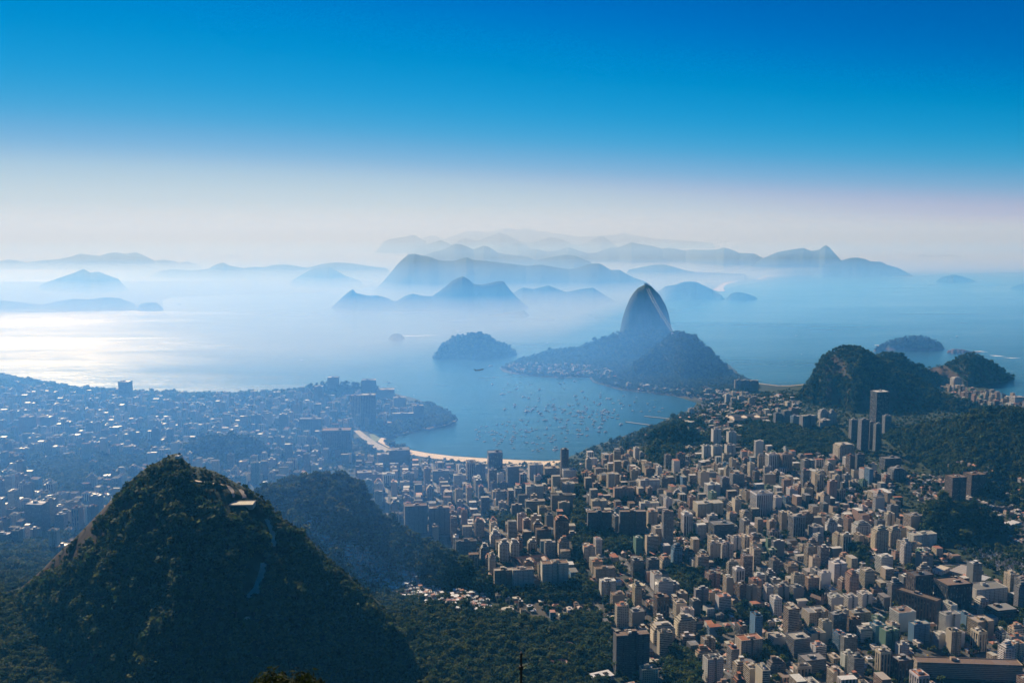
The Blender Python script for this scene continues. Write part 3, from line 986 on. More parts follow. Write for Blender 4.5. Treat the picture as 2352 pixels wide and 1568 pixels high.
M_VC = make_vc("painted_surface")
M_ROOF = make_vc("flat_roof", 0.60, 0.4, 0.4)


def vary_sheen(m):
    """most flat roofs are dull and dusty; one in five is wet, glazed or new and glints"""
    nt = m.node_tree
    b = [n for n in nt.nodes if n.type == 'BSDF_PRINCIPLED'][0]
    vm = nt.nodes.new("ShaderNodeVectorMath")
    vm.operation = 'SNAP'
    vm.inputs[1].default_value = (23.0, 23.0, 500.0)
    nt.links.new(geo_pos(nt), vm.inputs[0])
    wn_ = nt.nodes.new("ShaderNodeTexWhiteNoise")
    nt.links.new(vm.outputs[0], wn_.inputs['Vector'])
    hi = math_n(nt, 'GREATER_THAN', wn_.outputs['Value'], 0.82)
    nt.links.new(math_n(nt, 'ADD', math_n(nt, 'MULTIPLY', hi, 0.45), 0.06), b.inputs['Specular IOR Level'])
    nt.links.new(math_n(nt, 'SUBTRACT', 0.85, math_n(nt, 'MULTIPLY', hi, 0.30)), b.inputs['Roughness'])


vary_sheen(M_ROOF)
M_TILE = make_vc("clay_tiles", 0.7, 0.4, 0.35)
M_METAL = make_vc("sheet_metal_roof", 0.33, 0.8, 0.2)


def make_facade():
    m, nt, b = new_mat("rendered_facade")
    at = nt.nodes.new("ShaderNodeAttribute")
    at.attribute_name = "fuv"
    sx = nt.nodes.new("ShaderNodeSeparateXYZ")
    nt.links.new(at.outputs['Vector'], sx.inputs[0])
    u, v, ty = sx.outputs
    # storey and bay cells
    fv = math_n(nt, 'FRACT', math_n(nt, 'DIVIDE', v, 3.1))
    fu = math_n(nt, 'FRACT', math_n(nt, 'DIVIDE', u, 3.4))
    vband = math_n(nt, 'MULTIPLY', math_n(nt, 'GREATER_THAN', fv, 0.34), math_n(nt, 'LESS_THAN', fv, 0.82))
    ucell = math_n(nt, 'MULTIPLY', math_n(nt, 'GREATER_THAN', fu, 0.2), math_n(nt, 'LESS_THAN', fu, 0.8))
    grid = math_n(nt, 'MULTIPLY', vband, ucell)
    fu2 = math_n(nt, 'FRACT', math_n(nt, 'DIVIDE', u, 5.6))
    strips = math_n(nt, 'MULTIPLY', math_n(nt, 'GREATER_THAN', fu2, 0.38), math_n(nt, 'LESS_THAN', fu2, 0.92))
    bal = math_n(nt, 'MULTIPLY', math_n(nt, 'GREATER_THAN', fv, 0.36), math_n(nt, 'MULTIPLY', math_n(nt, 'GREATER_THAN', fu2, 0.12), math_n(nt, 'LESS_THAN', fu2, 0.88)))
    fu3 = math_n(nt, 'FRACT', math_n(nt, 'DIVIDE', u, 9.0))
    few = math_n(nt, 'MULTIPLY', vband, math_n(nt, 'MULTIPLY', math_n(nt, 'GREATER_THAN', fu3, 0.42), math_n(nt, 'LESS_THAN', fu3, 0.58)))

    def sel(k, mask):
        e = math_n(nt, 'COMPARE', ty, float(k))
        e.node.inputs[2].default_value = 0.3
        return math_n(nt, 'MULTIPLY', e, mask)
    win = sel(1, grid)
    for k, mask in ((2, vband), (3, strips), (4, bal), (5, few)):
        win = math_n(nt, 'MAXIMUM', win, sel(k, mask))
    ca = nt.nodes.new("ShaderNodeAttribute")
    ca.attribute_name = "col"
    pos = geo_pos(nt)
    n = noise_n(nt, 1.0, 4, 0.6, scaled(nt, pos, (0.25, 0.25, 0.06)))
    k = math_n(nt, 'ADD', math_n(nt, 'MULTIPLY', n, 0.36), 0.80)
    mm = nt.nodes.new("ShaderNodeVectorMath")
    mm.operation = 'SCALE'
    nt.links.new(ca.outputs['Color'], mm.inputs[0])
    nt.links.new(k, mm.inputs['Scale'])
    # panes differ: some curtains, some blinds
    vc = nt.nodes.new("ShaderNodeTexWhiteNoise")
    cb = nt.nodes.new("ShaderNodeCombineXYZ")
    nt.links.new(math_n(nt, 'FLOOR', math_n(nt, 'DIVIDE', u, 3.4)), cb.inputs[0])
    nt.links.new(math_n(nt, 'FLOOR', math_n(nt, 'DIVIDE', v, 3.1)), cb.inputs[1])
    nt.links.new(cb.outputs[0], vc.inputs['Vector'])
    glass = ramp(nt, vc.outputs['Value'], [(0.0, (0.015, 0.020, 0.026)), (0.6, (0.045, 0.05, 0.055)), (0.9, (0.16, 0.15, 0.13)), (1.0, (0.3, 0.28, 0.24))])
    nt.links.new(mixc(nt, win, mm.outputs[0], glass), b.inputs['Base Color'])
    rr = math_n(nt, 'SUBTRACT', 0.8, math_n(nt, 'MULTIPLY', win, 0.62))
    nt.links.new(rr, b.inputs['Roughness'])
    inv = math_n(nt, 'SUBTRACT', 1.0, win)
    bump(nt, b, inv, 0.5, 1.0)
    return m


M_FACADE = make_facade()
pier("long pier reaching from the marina shore", [(1514, 981), (1490, 975), (1437, 968)], 9)
pier("short pier nearer the wooded hill", [(1546, 962), (1520, 959), (1480, 955)], 8)

# ------------------------------------------------------------------ buildings
WHITE, CREAM, SAND_, GREY, DGREY, BROWN, PINK, BLUE, GREEN_, DARK, TERRA = (0.54, 0.51, 0.46), (0.48, 0.40, 0.285), (0.33, 0.26, 0.18), (0.185, 0.183, 0.18), (0.085, 0.086, 0.088), (0.10, 0.066, 0.046), (0.31, 0.20, 0.145), (0.10, 0.20, 0.30), (0.12, 0.21, 0.135), (0.022, 0.024, 0.028), (0.26, 0.095, 0.045)
WALLS = {'white': WHITE, 'cream': CREAM, 'tan': SAND_, 'grey': GREY, 'dark grey': DGREY, 'brown': BROWN, 'pink': PINK, 'blue': BLUE, 'green': GREEN_, 'black': DARK}
ROOFC = {'pale': (0.31, 0.28, 0.235), 'grey': (0.17, 0.165, 0.155), 'dark': (0.07, 0.065, 0.06), 'white': (0.46, 0.44, 0.41), 'red': (0.28, 0.12, 0.07), 'brown': (0.17, 0.12, 0.09)}


def jit(c, a, r):
    k = 1 + r.uniform(-a, a)
    return tuple(min(max(x * k * (1 + r.uniform(-0.03, 0.03)), 0.01), 0.9) for x in c)


def build_parts(w, d, h, style, wall, roof, r, detail=2):
    """-> list of (part name, MB, material list). Local frame: base at z 0, front faces -Y."""
    out = []
    f = MB()
    x0, x1, y0, y1 = -w / 2, w / 2, -d / 2, d / 2
    trim = tuple(min(c * 1.18, 0.85) for c in wall)
    rc = jit(roof, 0.15, r)
    z0 = -4.0
    if style == 'slab':            # balconies front and back, blind end walls
        T = (1, 0, 1, 5 if r.random() < 0.4 else 0)
    elif style == 'blind':         # blind party wall to the front, windows on the long sides
        T = (0, 1, 0, 2)
    elif style == 'tower':
        T = (1, 1, 1, 1)
    elif style == 'ribbon':
        T = (2, 2, 2, 2)
    elif style == 'fins':
        T = (3, 0, 3, 3)
    elif style == 'bay':
        T = (4, 5, 4, 4)
    elif style == 'glass':
        T = (3, 3, 3, 3)
    else:
        T = (1, 5, 1, 1)
    # a stepped crown on some
    step = style in ('bay', 'step') and h > 18
    hm = h - (6.4 if step else 0)
    notch = detail >= 2 and style in ('slab', 'tower', 'step', 'blind') and w > 17 and r.random() < 0.6
    if notch:                      # light well cut into the plan: the front is two wings and a recess
        a = w * r.uniform(0.36, 0.44)
        rec = min(d * 0.3, 5.0)
        f.box(x0, x0 + a, y0, y1, z0, hm, wall, T, top=False)
        f.box(x1 - a, x1, y0, y1, z0, hm, wall, T, top=False)
        f.box(x0 + a, x1 - a, y0 + rec, y1 - 0.3, z0, hm - 0.3, tuple(c * 0.97 for c in wall), T, top=False)
    else:
        f.box(x0, x1, y0, y1, z0, hm, wall, T, top=False)
    out.append(('facade', f, [M_FACADE]))
    # roof: deck with a parapet
    rf = MB()
    p, e = 1.1, 0.35
    if notch:
        spans = ((x0, x0 + a, y0, y1), (x1 - a, x1, y0, y1), (x0 + a, x1 - a, y0 + rec, y1))
    else:
        spans = ((x0, x1, y0, y1),)
    for (q0, q1, s0, s1) in spans:
        rf.quad([(q0, s0, hm), (q1, s0, hm), (q1, s1, hm), (q0, s1, hm)], rc)
        if detail >= 1:
            rf.box(q0 - 0.02, q1 + 0.02, s0 - 0.02, s0 + e, hm, hm + p, trim)
            rf.box(q0 - 0.02, q1 + 0.02, s1 - e, s1 + 0.02, hm, hm + p, trim)
            rf.box(q0 - 0.021, q0 + e, s0 + e, s1 - e, hm, hm + p, trim)
            rf.box(q1 - e, q1 + 0.021, s0 + e, s1 - e, hm, hm + p, trim)
    out.append(('roof', rf, [M_ROOF]))
    ztop = hm
    if step:
        pm = MB()
        i = r.uniform(1.8, 3.0)
        pm.box(x0 + i, x1 - i * 0.6, y0 + i, y1 - i * 0.5, hm - 0.5, hm + 3.2, wall, (2, 1, 2, 2), topcol=rc)
        pm.box(x0 + i * 2, x1 - i * 2, y0 + i * 2, y1 - i, hm + 3.2, hm + 6.4, wall, (2, 0, 0, 0), topcol=rc)
        out.append(('penthouse', pm, [M_FACADE]))
        ztop = hm + 6.4
    if detail >= 1:
        lh = MB()
        lw, ld = min(w * 0.34, 8), min(d * 0.4, 7)
        cx_, cy_ = r.uniform(-w * 0.18, w * 0.18), r.uniform(-d * 0.12, d * 0.2)
        hh = r.uniform(3.0, 5.5)
        lh.box(cx_ - lw / 2, cx_ + lw / 2, cy_ - ld / 2, cy_ + ld / 2, ztop - 0.1, ztop + hh, jit(wall, 0.1, r), topcol=tuple(min(q * 1.25, .6) for q in rc))
        out.append(('lift_house', lh, [M_ROOF]))
        if detail >= 2 and min(w, d) > 9:
            wt = MB()
            k = cx_ + (lw / 2 + 2.4) * (1 if cx_ < 0 else -1)
            tw = 2.2
            wt.box(k - tw, k + tw, cy_ - tw, cy_ + tw, ztop - 0.05, ztop + r.uniform(1.6, 2.6), jit((0.45, 0.43, 0.40), 0.3, r))
            out.append(('water_tank', wt, [M_ROOF]))
            for q in range(r.choice((0, 1, 1, 2))):
                sh = MB()
                sx, sy = r.uniform(x0 + 3, x1 - 3), r.choice((y0 + 2.6, y1 - 2.6))
                sh.box(sx - 2.4, sx + 2.4, sy - 1.6, sy + 1.6, ztop if not step else hm, (ztop if not step else hm) + r.uniform(1.8, 2.9), jit(wall, 0.25, r), topcol=jit(r.choice((ROOFC['pale'], ROOFC['white'], ROOFC['red'])), 0.2, r))
                out.append(('terrace_room', sh, [M_ROOF]))
    if detail >= 2 and style in ('slab', 'bay', 'step', 'ribbon') and h > 12:
        nst = max(1, int(w / 9.5)) if style != 'ribbon' else 1
        bw = w / nst * (0.72 if style != 'ribbon' else 0.99)
        dep = 1.3 if style != 'ribbon' else 0.5
        nf = int((hm - 3.5) / 3.1)
        for k in range(nst):
            b = MB()
            c = x0 + w * (k + 0.5) / nst
            yy = y0
            if notch and abs(c) < (x1 - x0) / 2 - a:
                yy = y0 + rec
            for q in range(nf):
                zb = 3.1 * (q + 1)
                b.box(c - bw / 2, c + bw / 2, yy - dep, yy + 0.05, zb - 0.1, zb + 1.0, trim, bottom=True)
            if nf:
                out.append(('balcony_stack' if style != 'ribbon' else 'sill_band', b, [M_VC]))
        if style in ('bay',):
            b = MB()
            for q in range(nf):
                zb = 3.1 * (q + 1)
                b.box(x0 - 1.1, x0 + 0.05, y0 + d * 0.15, y0 + d * 0.85, zb - 0.1, zb + 1.0, trim, bottom=True)
            out.append(('balcony_stack', b, [M_VC]))
    if detail >= 2 and style in ('fins', 'glass') and h > 20:
        b = MB()
        nfin = int(w / 5.6)
        for k in range(nfin + 1):
            c = x0 + 0.4 + (w - 0.8) * k / max(nfin, 1)
            b.box(c - 0.35, c + 0.35, y0 - 0.7, y0 + 0.02, z0, hm + 0.6, trim)
        out.append(('pier_row', b, [M_VC]))
        b = MB()
        b.box(x0 - 0.5, x1 + 0.5, y0 - 0.72, y1 + 0.5, hm - 3.2, hm - 0.02, trim)
        out.append(('crown_band', b, [M_VC]))
    return out


def facing(x):
    """usual street grid direction (radians) at a photo column: blocks turn as one goes right"""
    return math.radians(np.interp(x, [0, 700, 1150, 1330, 1420, 1560, 1800, 2352], [-6, 4, 8, 9, 10, 10, 11, 12]))


class Bld:
    pass


BLD = []            # every block, landmark or filler


def place(crop, xl, xr, yt, yb, style, wall, roof, label=None, rot=None, ratio=None, kind="apartment_building", cat="apartment building", seed=None, extra=None, zbase=None):
    """a block that shows from xl to xr and from yt down to yb in the photo, given its own spot on the ground and real size"""
    (X0, T), (X1, B) = cpx(crop, xl, yt), cpx(crop, xr, yb)
    xm = (X0 + X1) / 2
    gx, gy, gzv = (float(q[0]) for q in hit([xm], [B]))
    mpp = math.hypot(gx, gy) / FPX * 1.0
    dirx = math.atan2(gx, gy)
    a = (facing(xm) if rot is None else math.radians(rot if rot <= 12 else 9 + (rot - 12) * 0.15))
    ratio = ratio or 0.7
    vis = abs(math.cos(a + dirx)) + ratio * abs(math.sin(a + dirx))
    w = (X1 - X0) * mpp / vis
    # height: top edge pixel at that distance
    dq = 0.5 * (w * ratio * abs(math.cos(a)) + w * abs(math.sin(a)))
    ztop = EYE + ray(xm, T)[2] / ray(xm, T)[1] * (gy + 1.2 * dq)
    b = Bld()
    b.w, b.d, b.h = w, w * ratio, max(ztop - gzv, 5.0)
    dpt = 0.5 * (b.d * abs(math.cos(a)) + b.w * abs(math.sin(a)))
    k = (gy + dpt * 0.8) / gy
    b.x, b.y = gx * k, gy * k
    b.z = gz(b.x, b.y)
    b.rot, b.style, b.wall, b.roof = a, style, wall, roof
    b.label, b.kind, b.cat, b.hand = label, kind, cat, True
    b.seed = seed if seed is not None else len(BLD) * 13 + 5
    b.sx, b.st, b.sb, b.sw = xm, T, B, X1 - X0
    b.r = 0.5 * math.hypot(b.w, b.d)
    b.extra = extra
    BLD.append(b)
    return b


HAND = r"""
5|1088|1195|5|185|glass|black|dark|black square glass office tower standing alone behind the bay beach|8|.9|office_tower
5|1580|1637|-9|178|tower|brown|dark|slim dark brown tower at the right end of the bay beach|6|.8|office_tower
5|533|690|360|560|slab|grey|brown|grey twin tower left of its pair, beside the wooded ridge|14|.5
5|695|840|375|567|slab|grey|brown|grey twin tower right of its pair, beside the wooded ridge|14|.5
5|1757|1927|408|555|slab|dark grey|brown|left one of two wide dark grey slab blocks in mid city|3|.3
5|1970|2157|403|575|slab|dark grey|brown|right one of two wide dark grey slab blocks in mid city|3|.3
5|2258|2338|405|682|tower|grey|brown|tall slim grey tower right of the two wide dark slabs|6|.7
5|1533|1640|440|668|bay|brown|red|tall brown tower with stacked balconies beside the tree-lined avenue|8|.8
5|873|1022|600|732|tower|grey|dark|grey slab with a window grid at the foot of the wooded ridge|8|.4
5|1130|1260|795|925|slab|tan|pale|pale left end block of the long balconied row beside the forest|8|.45
5|1252|1405|790|935|slab|white|brown|white balconied slab, middle of the row beside the forest|8|.4
5|1443|1640|745|908|slab|white|brown|wide white balconied slab with dark bays beside the forest|8|.4
5|1928|2183|1212|1505|slab|dark grey|brown|big dark grey slab tower alone at the bottom edge among trees|14|.35
5|1105|1182|540|655|bay|white|white|white flats with curved stacked balconies left of the three slender blocks|20|.9
5|1163|1242|600|752|bay|white|white|nearest of three slender white balconied blocks|20|.9
5|1238|1310|600|718|bay|white|white|slender white balconied block behind the nearest one|20|.9
5|1040|1106|630|735|bay|grey|white|slender grey balconied block beside the grey window-grid slab|20|.9
5|1408|1522|520|645|ribbon|brown|brown|brown ribbon-windowed block left of the tall brown tower|10|.7
5|720|835|130|210|ribbon|grey|pale|grey block with a bright roof edge behind the wooded ridge|8|.5
5|862|948|160|238|tower|cream|pale|cream block with a flat roof below the black glass tower|8|.6
5|945|1020|70|205|fins|tan|dark|tan office block with a slanted dark roof left of the black glass tower|16|1.1
5|1005|1080|85|215|tower|grey|grey|narrow grey block touching the black glass tower on its left|14|.9
5|1213|1306|98|252|ribbon|grey|pale|stepped grey office block right of the black glass tower|10|1.0
5|1345|1470|232|330|tower|white|pale|white broad block left of the tree-lined avenue|8|.5
5|1512|1668|290|402|ribbon|grey|dark|wide grey office block with many window bands beside the avenue|6|.5
5|1340|1482|330|405|ribbon|grey|pale|low grey office block with ribbon windows, second from the avenue|6|.5
5|1563|1645|345|432|blind|cream|pale|small cream block with a blank wall on the avenue|6|.6
5|1585|1678|215|300|tower|white|pale|white block with a stepped top beside the slim brown beach tower|8|.8
5|1590|1690|125|210|tower|white|grey|pale wide block right at the foot of the slim brown beach tower|8|.6
5|1360|1468|88|195|slab|white|pale|white flats facing the beach, left of the slim brown tower|10|.7
5|1465|1580|110|190|tower|tan|pale|tan flats facing the beach beside the slim brown tower|10|.7
5|1933|2072|245|345|slab|pink|brown|pink-grey slab behind the left wide dark slab|6|.4
5|1783|1892|330|412|tower|cream|pale|cream flats standing just above the left wide dark slab|6|.6
5|2105|2250|192|275|slab|white|pale|row of white flats above the right wide dark slab|8|.35
5|2108|2245|345|405|slab|white|pale|white slab between the right wide dark slab and the tall slim tower|6|.4
5|1838|1957|865|985|slab|white|white|white slab with a dark slot near the end of the forest|20|.6
5|1912|2016|955|1077|blind|tan|brown|tan block with blank walls below the white slotted slab|24|.8
5|2203|2312|970|1152|fins|brown|brown|dark brown tower with a framed flat roof above the big dark slab|28|.8
5|2213|2340|865|1005|ribbon|white|grey|white office block with fine window bands behind the dark brown tower|30|.7
5|2050|2143|728|852|ribbon|dark grey|grey|left one of two dark banded office cubes near the parked trees|18|.8
5|2153|2247|722|857|ribbon|dark grey|grey|right one of two dark banded office cubes near the parked trees|18|.8
5|1800|1952|780|885|slab|tan|brown|tan flats with a jagged roofline at the forest's right end|14|.45
5|2040|2150|1065|1170|blind|grey|grey|grey blank-walled block below the two dark banded cubes|30|.8
5|2180|2352|1150|1305|bay|cream|pale|cream stepped flats just above the big dark slab tower|24|.6
5|428|572|-15|118|ribbon|dark grey|grey|dark wide office block with a pale roof light at the beach bend|16|.7|office_tower
5|350|430|20|112|tower|tan|pale|small tan block left of the dark office at the beach bend|10|.8
5|215|315|140|212|tower|pink|pale|pinkish block above the wooded ridge, left of a pair|10|.7
5|300|392|150|215|tower|pink|grey|pinkish block above the wooded ridge, right of a pair|10|.7
5|388|472|148|240|fins|white|grey|white block with a sloped glass roof above the wooded ridge|12|.8
5|525|600|148|232|fins|grey|grey|grey block with pale vertical strips near the ridge|10|.8
6|510|658|275|442|fins|white|grey|tall blue-white tower with vertical strips in the middle of the right city|12|.8
6|1823|1947|168|348|tower|brown|brown|left one of twin brown towers against the dark hillside|20|.8
6|1948|2078|158|315|tower|brown|brown|right one of twin brown towers against the dark hillside|20|.8
6|1322|1432|512|688|bay|cream|pale|bright cream tower with stacked balconies, nearer of two|24|.8
6|1430|1517|508|655|bay|cream|pale|cream tower with stacked balconies, behind the brighter one|24|.8
6|1410|1476|420|532|blind|cream|pale|slim cream block with a blank wall behind the cream towers|28|.8
6|1562|1722|815|1035|fins|brown|dark|dark brown office tower left of the blackest one|36|.7|office_tower
6|1757|1975|868|1095|glass|black|brown|blackest broad office tower near the cemetery|36|.7|office_tower
6|1783|1907|1085|1268|blind|white|grey|tower with a tawny brown side and a blank white side|50|.55
6|1578|1706|1150|1292|slab|blue|pale|bright blue balconied block below the dark towers|38|.5
6|1327|1412|1112|1198|blind|green|grey|green block among cream ones in the lower right city|38|.8
6|1650|2276|1400|1545|ribbon|tan|brown|very long low slab with window bands along the bottom right edge|-4|.13|office_slab
6|392|472|785|908|fins|white|white|white tower with vertical dark stripes in the middle right city|22|.9
6|44|124|420|572|fins|white|white|white striped tower at the left of the right city|14|.9
6|1012|1132|965|1077|blind|white|grey|left one of three white blank-walled slabs in a row|30|1.0
6|1134|1228|968|1072|blind|white|grey|middle one of three white blank-walled slabs in a row|30|1.0
6|1227|1325|948|1062|blind|white|pale|right one of three white blank-walled slabs in a row|30|1.0
6|484|578|905|1052|blind|tan|brown|tan long narrow block with a tiny bright roof room|-48|.45
6|597|667|905|1012|slab|white|grey|white end block of the row with four shadow slots|38|1.0
6|664|770|900|1010|blind|grey|grey|grey middle block of the row with four shadow slots|38|.9
6|770|868|905|1000|blind|grey|grey|grey right block of the row with shadow slots|38|.9
6|858|1032|1060|1197|tower|cream|grey|cream block with window rows before the church tower|36|.7
6|1033|1153|1083|1245|tower|dark grey|grey|dark grey broad block right of the cream window-row block|34|.7
6|967|1052|1138|1315|blind|cream|grey|tall cream blank-walled block in the lower right city|38|.8
6|870|1012|1200|1345|blind|cream|grey|yellow-cream blank wall block left of the tall cream one|44|.9
6|407|592|1240|1402|slab|cream|red|cream block with a red terrace roof and white roof clutter|40|.6
6|628|752|1232|1342|blind|white|pale|white block in two steps beside street trees at the bottom|38|.8
6|748|912|1228|1390|ribbon|grey|pale|pale grey terraced office block with sweeping balconies|42|.9
6|833|1015|1370|1500|ribbon|grey|grey|low grey banded block with a flat dark roof at the bottom|42|.7
6|188|330|1372|1560|slab|white|dark|white block with a dark flat roof cut by the bottom trees|40|.7
6|176|278|1250|1358|tower|tan|grey|tan flats above the white dark-roofed block|36|.8
6|-5|150|1098|1255|bay|cream|pale|cream stepped tower at the left of the lower right city|30|.7
6|1350|1442|1335|1522|fins|cream|grey|cream and dark narrow tower near the bottom|40|.8
6|1456|1594|1380|1545|fins|brown|grey|dark brown tower at the bottom left of the long slab|36|.8
6|1353|1462|700|828|ribbon|white|white|white box block with window bands on its left side|36|.8
6|1037|1152|745|898|slab|white|white|white balconied tower with brick red bands|36|.8
6|737|832|762|868|ribbon|tan|brown|tan block with broad pale bands and roof plant|36|.8
6|228|402|478|628|ribbon|dark grey|grey|dark banded office block left of the middle right city|22|.7
6|768|877|428|578|fins|grey|pale|grey-blue tower with a white side in the middle right city|24|.8
6|205|310|815|928|tower|pink|grey|pink block with a dark sunken roof at left of the right city|38|.8
6|620|685|470|578|slab|tan|pale|slim tan block with bright roof right of the dark banded one|28|.9
6|900|1000|505|588|blind|white|grey|white low block with blank wall above the trees|34|.8
6|1193|1318|475|600|bay|white|grey|white flats left of the cream twin towers|30|.7
6|1545|1670|435|560|blind|tan|grey|tan blank-walled block right of the cream twin towers|32|.8
6|1575|1750|550|660|slab|white|pale|long white flats along the knob's foot|40|.4
6|1437|1550|110|205|bay|grey|grey|grey rounded block at the foot of the dark hillside|18|.8
6|1385|1515|45|140|ribbon|dark grey|grey|dark banded block higher on the foot of the dark hillside|14|.6
6|700|790|20|155|fins|pink|brown|pink and white striped tower near the green field|14|.8
6|612|700|20|145|fins|white|brown|white tower with a dark middle stripe near the green field|14|.8
6|535|598|-65|65|blind|white|white|white blank slab left of the green field|10|.6
6|850|940|60|160|tower|grey|pale|grey flats right of the striped towers|16|.8
6|1070|1205|-50|80|bay|cream|pale|cream stepped tower below the grey tower cluster|26|.8
6|160|235|140|255|blind|cream|pale|cream block with a bright left wall at the upper left|16|.8
6|200|310|220|310|blind|white|white|white block with a glowing blank wall at the upper left|26|.8
6|305|370|180|305|tower|grey|grey|grey tower left of a wider grey tower at the upper left|14|.9
6|368|470|150|290|tower|grey|brown|wide grey tower at the upper left of the right city|14|.8
6|125|330|340|445|slab|cream|pale|cream wide flats with a white end wall|24|.5
6|1625|1730|690|812|slab|grey|brown|grey balconied tower above the dark brown office tower|38|.9
6|1970|2210|895|1030|slab|white|grey|white and grey flats right of the blackest office tower|30|.5
6|1980|2130|1120|1255|blind|tan|pale|tan blank-walled flats at the right edge below the black tower|44|.8
6|2100|2300|1040|1150|bay|brown|grey|brown flats with white trim near the right edge|36|.7
6|1380|1500|1190|1350|slab|green|grey|yellow-green narrow flats with stacked bands|44|.7
6|1450|1610|1060|1215|blind|white|brown|white-sided dark block in front of the brown slab row|38|.8
6|1168|1312|1070|1160|slab|tan|grey|wide tan block with a blank sunlit back|36|.6
6|1500|1768|945|1160|fins|brown|brown|long dark brown slab of six joined bays falling to the right|-50|.22
3|1318|1432|1112|1345|fins|dark grey|white|tallest dark tower with a pale cap before the rocky hill|12|.8|office_tower
3|1173|1227|1305|1455|tower|grey|grey|slender grey tower, left of the cluster under the tall dark tower|10|.8
3|1232|1302|1302|1532|tower|grey|grey|broad grey tower, lowest of the cluster under the tall dark tower|10|.8
3|1296|1342|1320|1505|tower|grey|grey|narrow grey tower in the middle of the cluster|10|.8
3|1336|1387|1332|1522|tower|grey|grey|grey tower at the right of the cluster|10|.8
3|1397|1454|1278|1408|tower|grey|grey|grey-blue tower right of the tall dark tower's foot|10|.8
3|966|1031|1235|1335|bay|white|grey|pale flats with rounded top, left of a pair|12|.8
3|1032|1090|1245|1340|bay|white|grey|pale flats with rounded top, right of a pair|12|.8
3|974|1046|1305|1388|tower|white|pale|pale low flats under the rounded pair|12|.8
3|667|720|1260|1340|tower|grey|grey|grey flats at the left end of the row under the rocky hill|12|.8
3|720|786|1242|1342|tower|grey|pale|grey flats second from the left under the rocky hill|12|.8
3|768|832|1225|1330|tower|pink|grey|pinkish flats third from the left under the rocky hill|12|.8
3|780|846|1280|1362|ribbon|blue|pale|bluish flats below the row under the rocky hill|12|.8
3|843|948|1275|1382|slab|grey|pale|wide grey flats below the row under the rocky hill|12|.5
3|248|316|1368|1485|slab|white|dark|left one of two white towers with dark stripes by the green knob|8|.8
3|351|417|1386|1480|slab|white|dark|right one of two white towers with dark stripes by the green knob|8|.8
3|186|247|1480|1568|slab|white|dark|white striped tower in front, left of three by the green knob|8|.8
3|245|325|1478|1560|slab|white|dark|white striped tower in front, middle of three by the green knob|8|.8
3|338|412|1472|1560|slab|white|dark|white striped tower in front, right of three by the green knob|8|.8
3|1859|1926|1020|1088|bay|white|white|white stepped tower alone under the fort headland|20|.8
3|403|452|1040|1112|tower|grey|grey|grey flats at the foot of the broad dark hill, left of three|6|.6
3|447|504|1040|1112|tower|grey|pale|grey flats at the foot of the broad dark hill, middle of three|6|.6
3|502|566|1042|1115|tower|grey|pale|grey flats at the foot of the broad dark hill, right of three|6|.6
3|427|478|1148|1185|slab|white|pale|small white slab on the flat land before the broad dark hill|6|.5
3|340|380|1135|1200|tower|white|pale|small pale tower on the flat land before the broad dark hill|6|.9
3|2262|2342|1150|1205|ribbon|white|pale|white-framed block near the beach at the right edge|30|.7
1|806|890|1047|1188|fins|brown|dark|dark rounded hotel tower rising alone against the glitter|-4|.8|hotel_tower
1|2012|2168|1295|1410|glass|dark grey|grey|dark screen-fronted office block in the blue haze, left of a pair|2|.4|office_tower
1|2166|2367|1365|1548|fins|dark grey|brown|dark broad office block with pale piers, right of a pair in the haze|6|.5|office_tower
2|178|244|1140|1325|fins|tan|pale|tall hazy tower on the left point, pale-sided|4|.8
2|243|347|1133|1352|fins|grey|grey|tall hazy tower on the left point, darker and wider|6|.7
2|18|97|1037|1110|tower|grey|grey|hazy block standing highest on the wooded left point|4|.7
2|248|346|1063|1140|tower|grey|grey|hazy stepped block on the wooded left point's crest|6|.6
2|345|468|1108|1170|blind|pink|pale|pinkish hazy block on the seaward side of the left point|14|.6
2|458|545|1153|1245|slab|grey|grey|hazy blue block near the tip trees of the left point|14|.8
2|588|664|1208|1315|tower|grey|pale|hazy dark block nearest the tip trees of the left point|10|.7
2|452|596|1260|1330|slab|grey|pale|row of low hazy flats facing the inner bay on the left point|6|.3
1|2114|2178|1080|1210|tower|grey|pale|hazy tower at the left foot of the wooded left point|2|.8
1|142|238|1283|1405|tower|pink|pale|hazy pinkish twin tower at far left, left of two|-4|.8
1|262|368|1280|1388|tower|pink|grey|hazy pinkish twin tower at far left, right of two|-4|.8
1|1690|1762|1270|1365|tower|grey|grey|hazy blue tower above the hazy wooded hill, left|2|.8
1|1878|1938|1268|1395|tower|grey|grey|hazy blue tower above the hazy wooded hill, right|2|.8
1|1278|1316|1207|1275|fins|white|pale|small white striped tower in the hazy left city|0|.8
4|188|328|348|555|tower|grey|white|grey tower with a bright roof rim left of the front mountain|-8|.7
4|378|452|425|530|tower|grey|white|smaller grey tower right of the bright-rimmed one|-6|.8
4|608|693|298|425|tower|grey|white|grey tower close against the front mountain's left slope|-4|.8
4|213|277|520|615|blind|grey|white|grey block with a bright stepped roof near the mountain foot|-8|.9
4|88|152|528|655|tower|grey|grey|grey block with flat roof near the left edge|-8|.9
4|-10|80|550|660|ribbon|grey|white|low grey block with shining roof at the left edge|-8|.7
"""
for ln in HAND.strip().splitlines():
    q = ln.split('|')
    k = q[11] if len(q) > 11 else "apartment_building"
    place(int(q[0]), float(q[1]), float(q[2]), float(q[3]), float(q[4]), q[5], WALLS[q[6]], ROOFC[q[7]], q[8], float(q[9]), float(q[10]), k, {"office_tower": "office tower", "office_slab": "office building", "hotel_tower": "hotel"}.get(k, "apartment building"))
for b in BLD:
    b.wname = None


# ------------------------------------------------------------------ the road, terraces and lookout on the front mountain
CLEAR = []


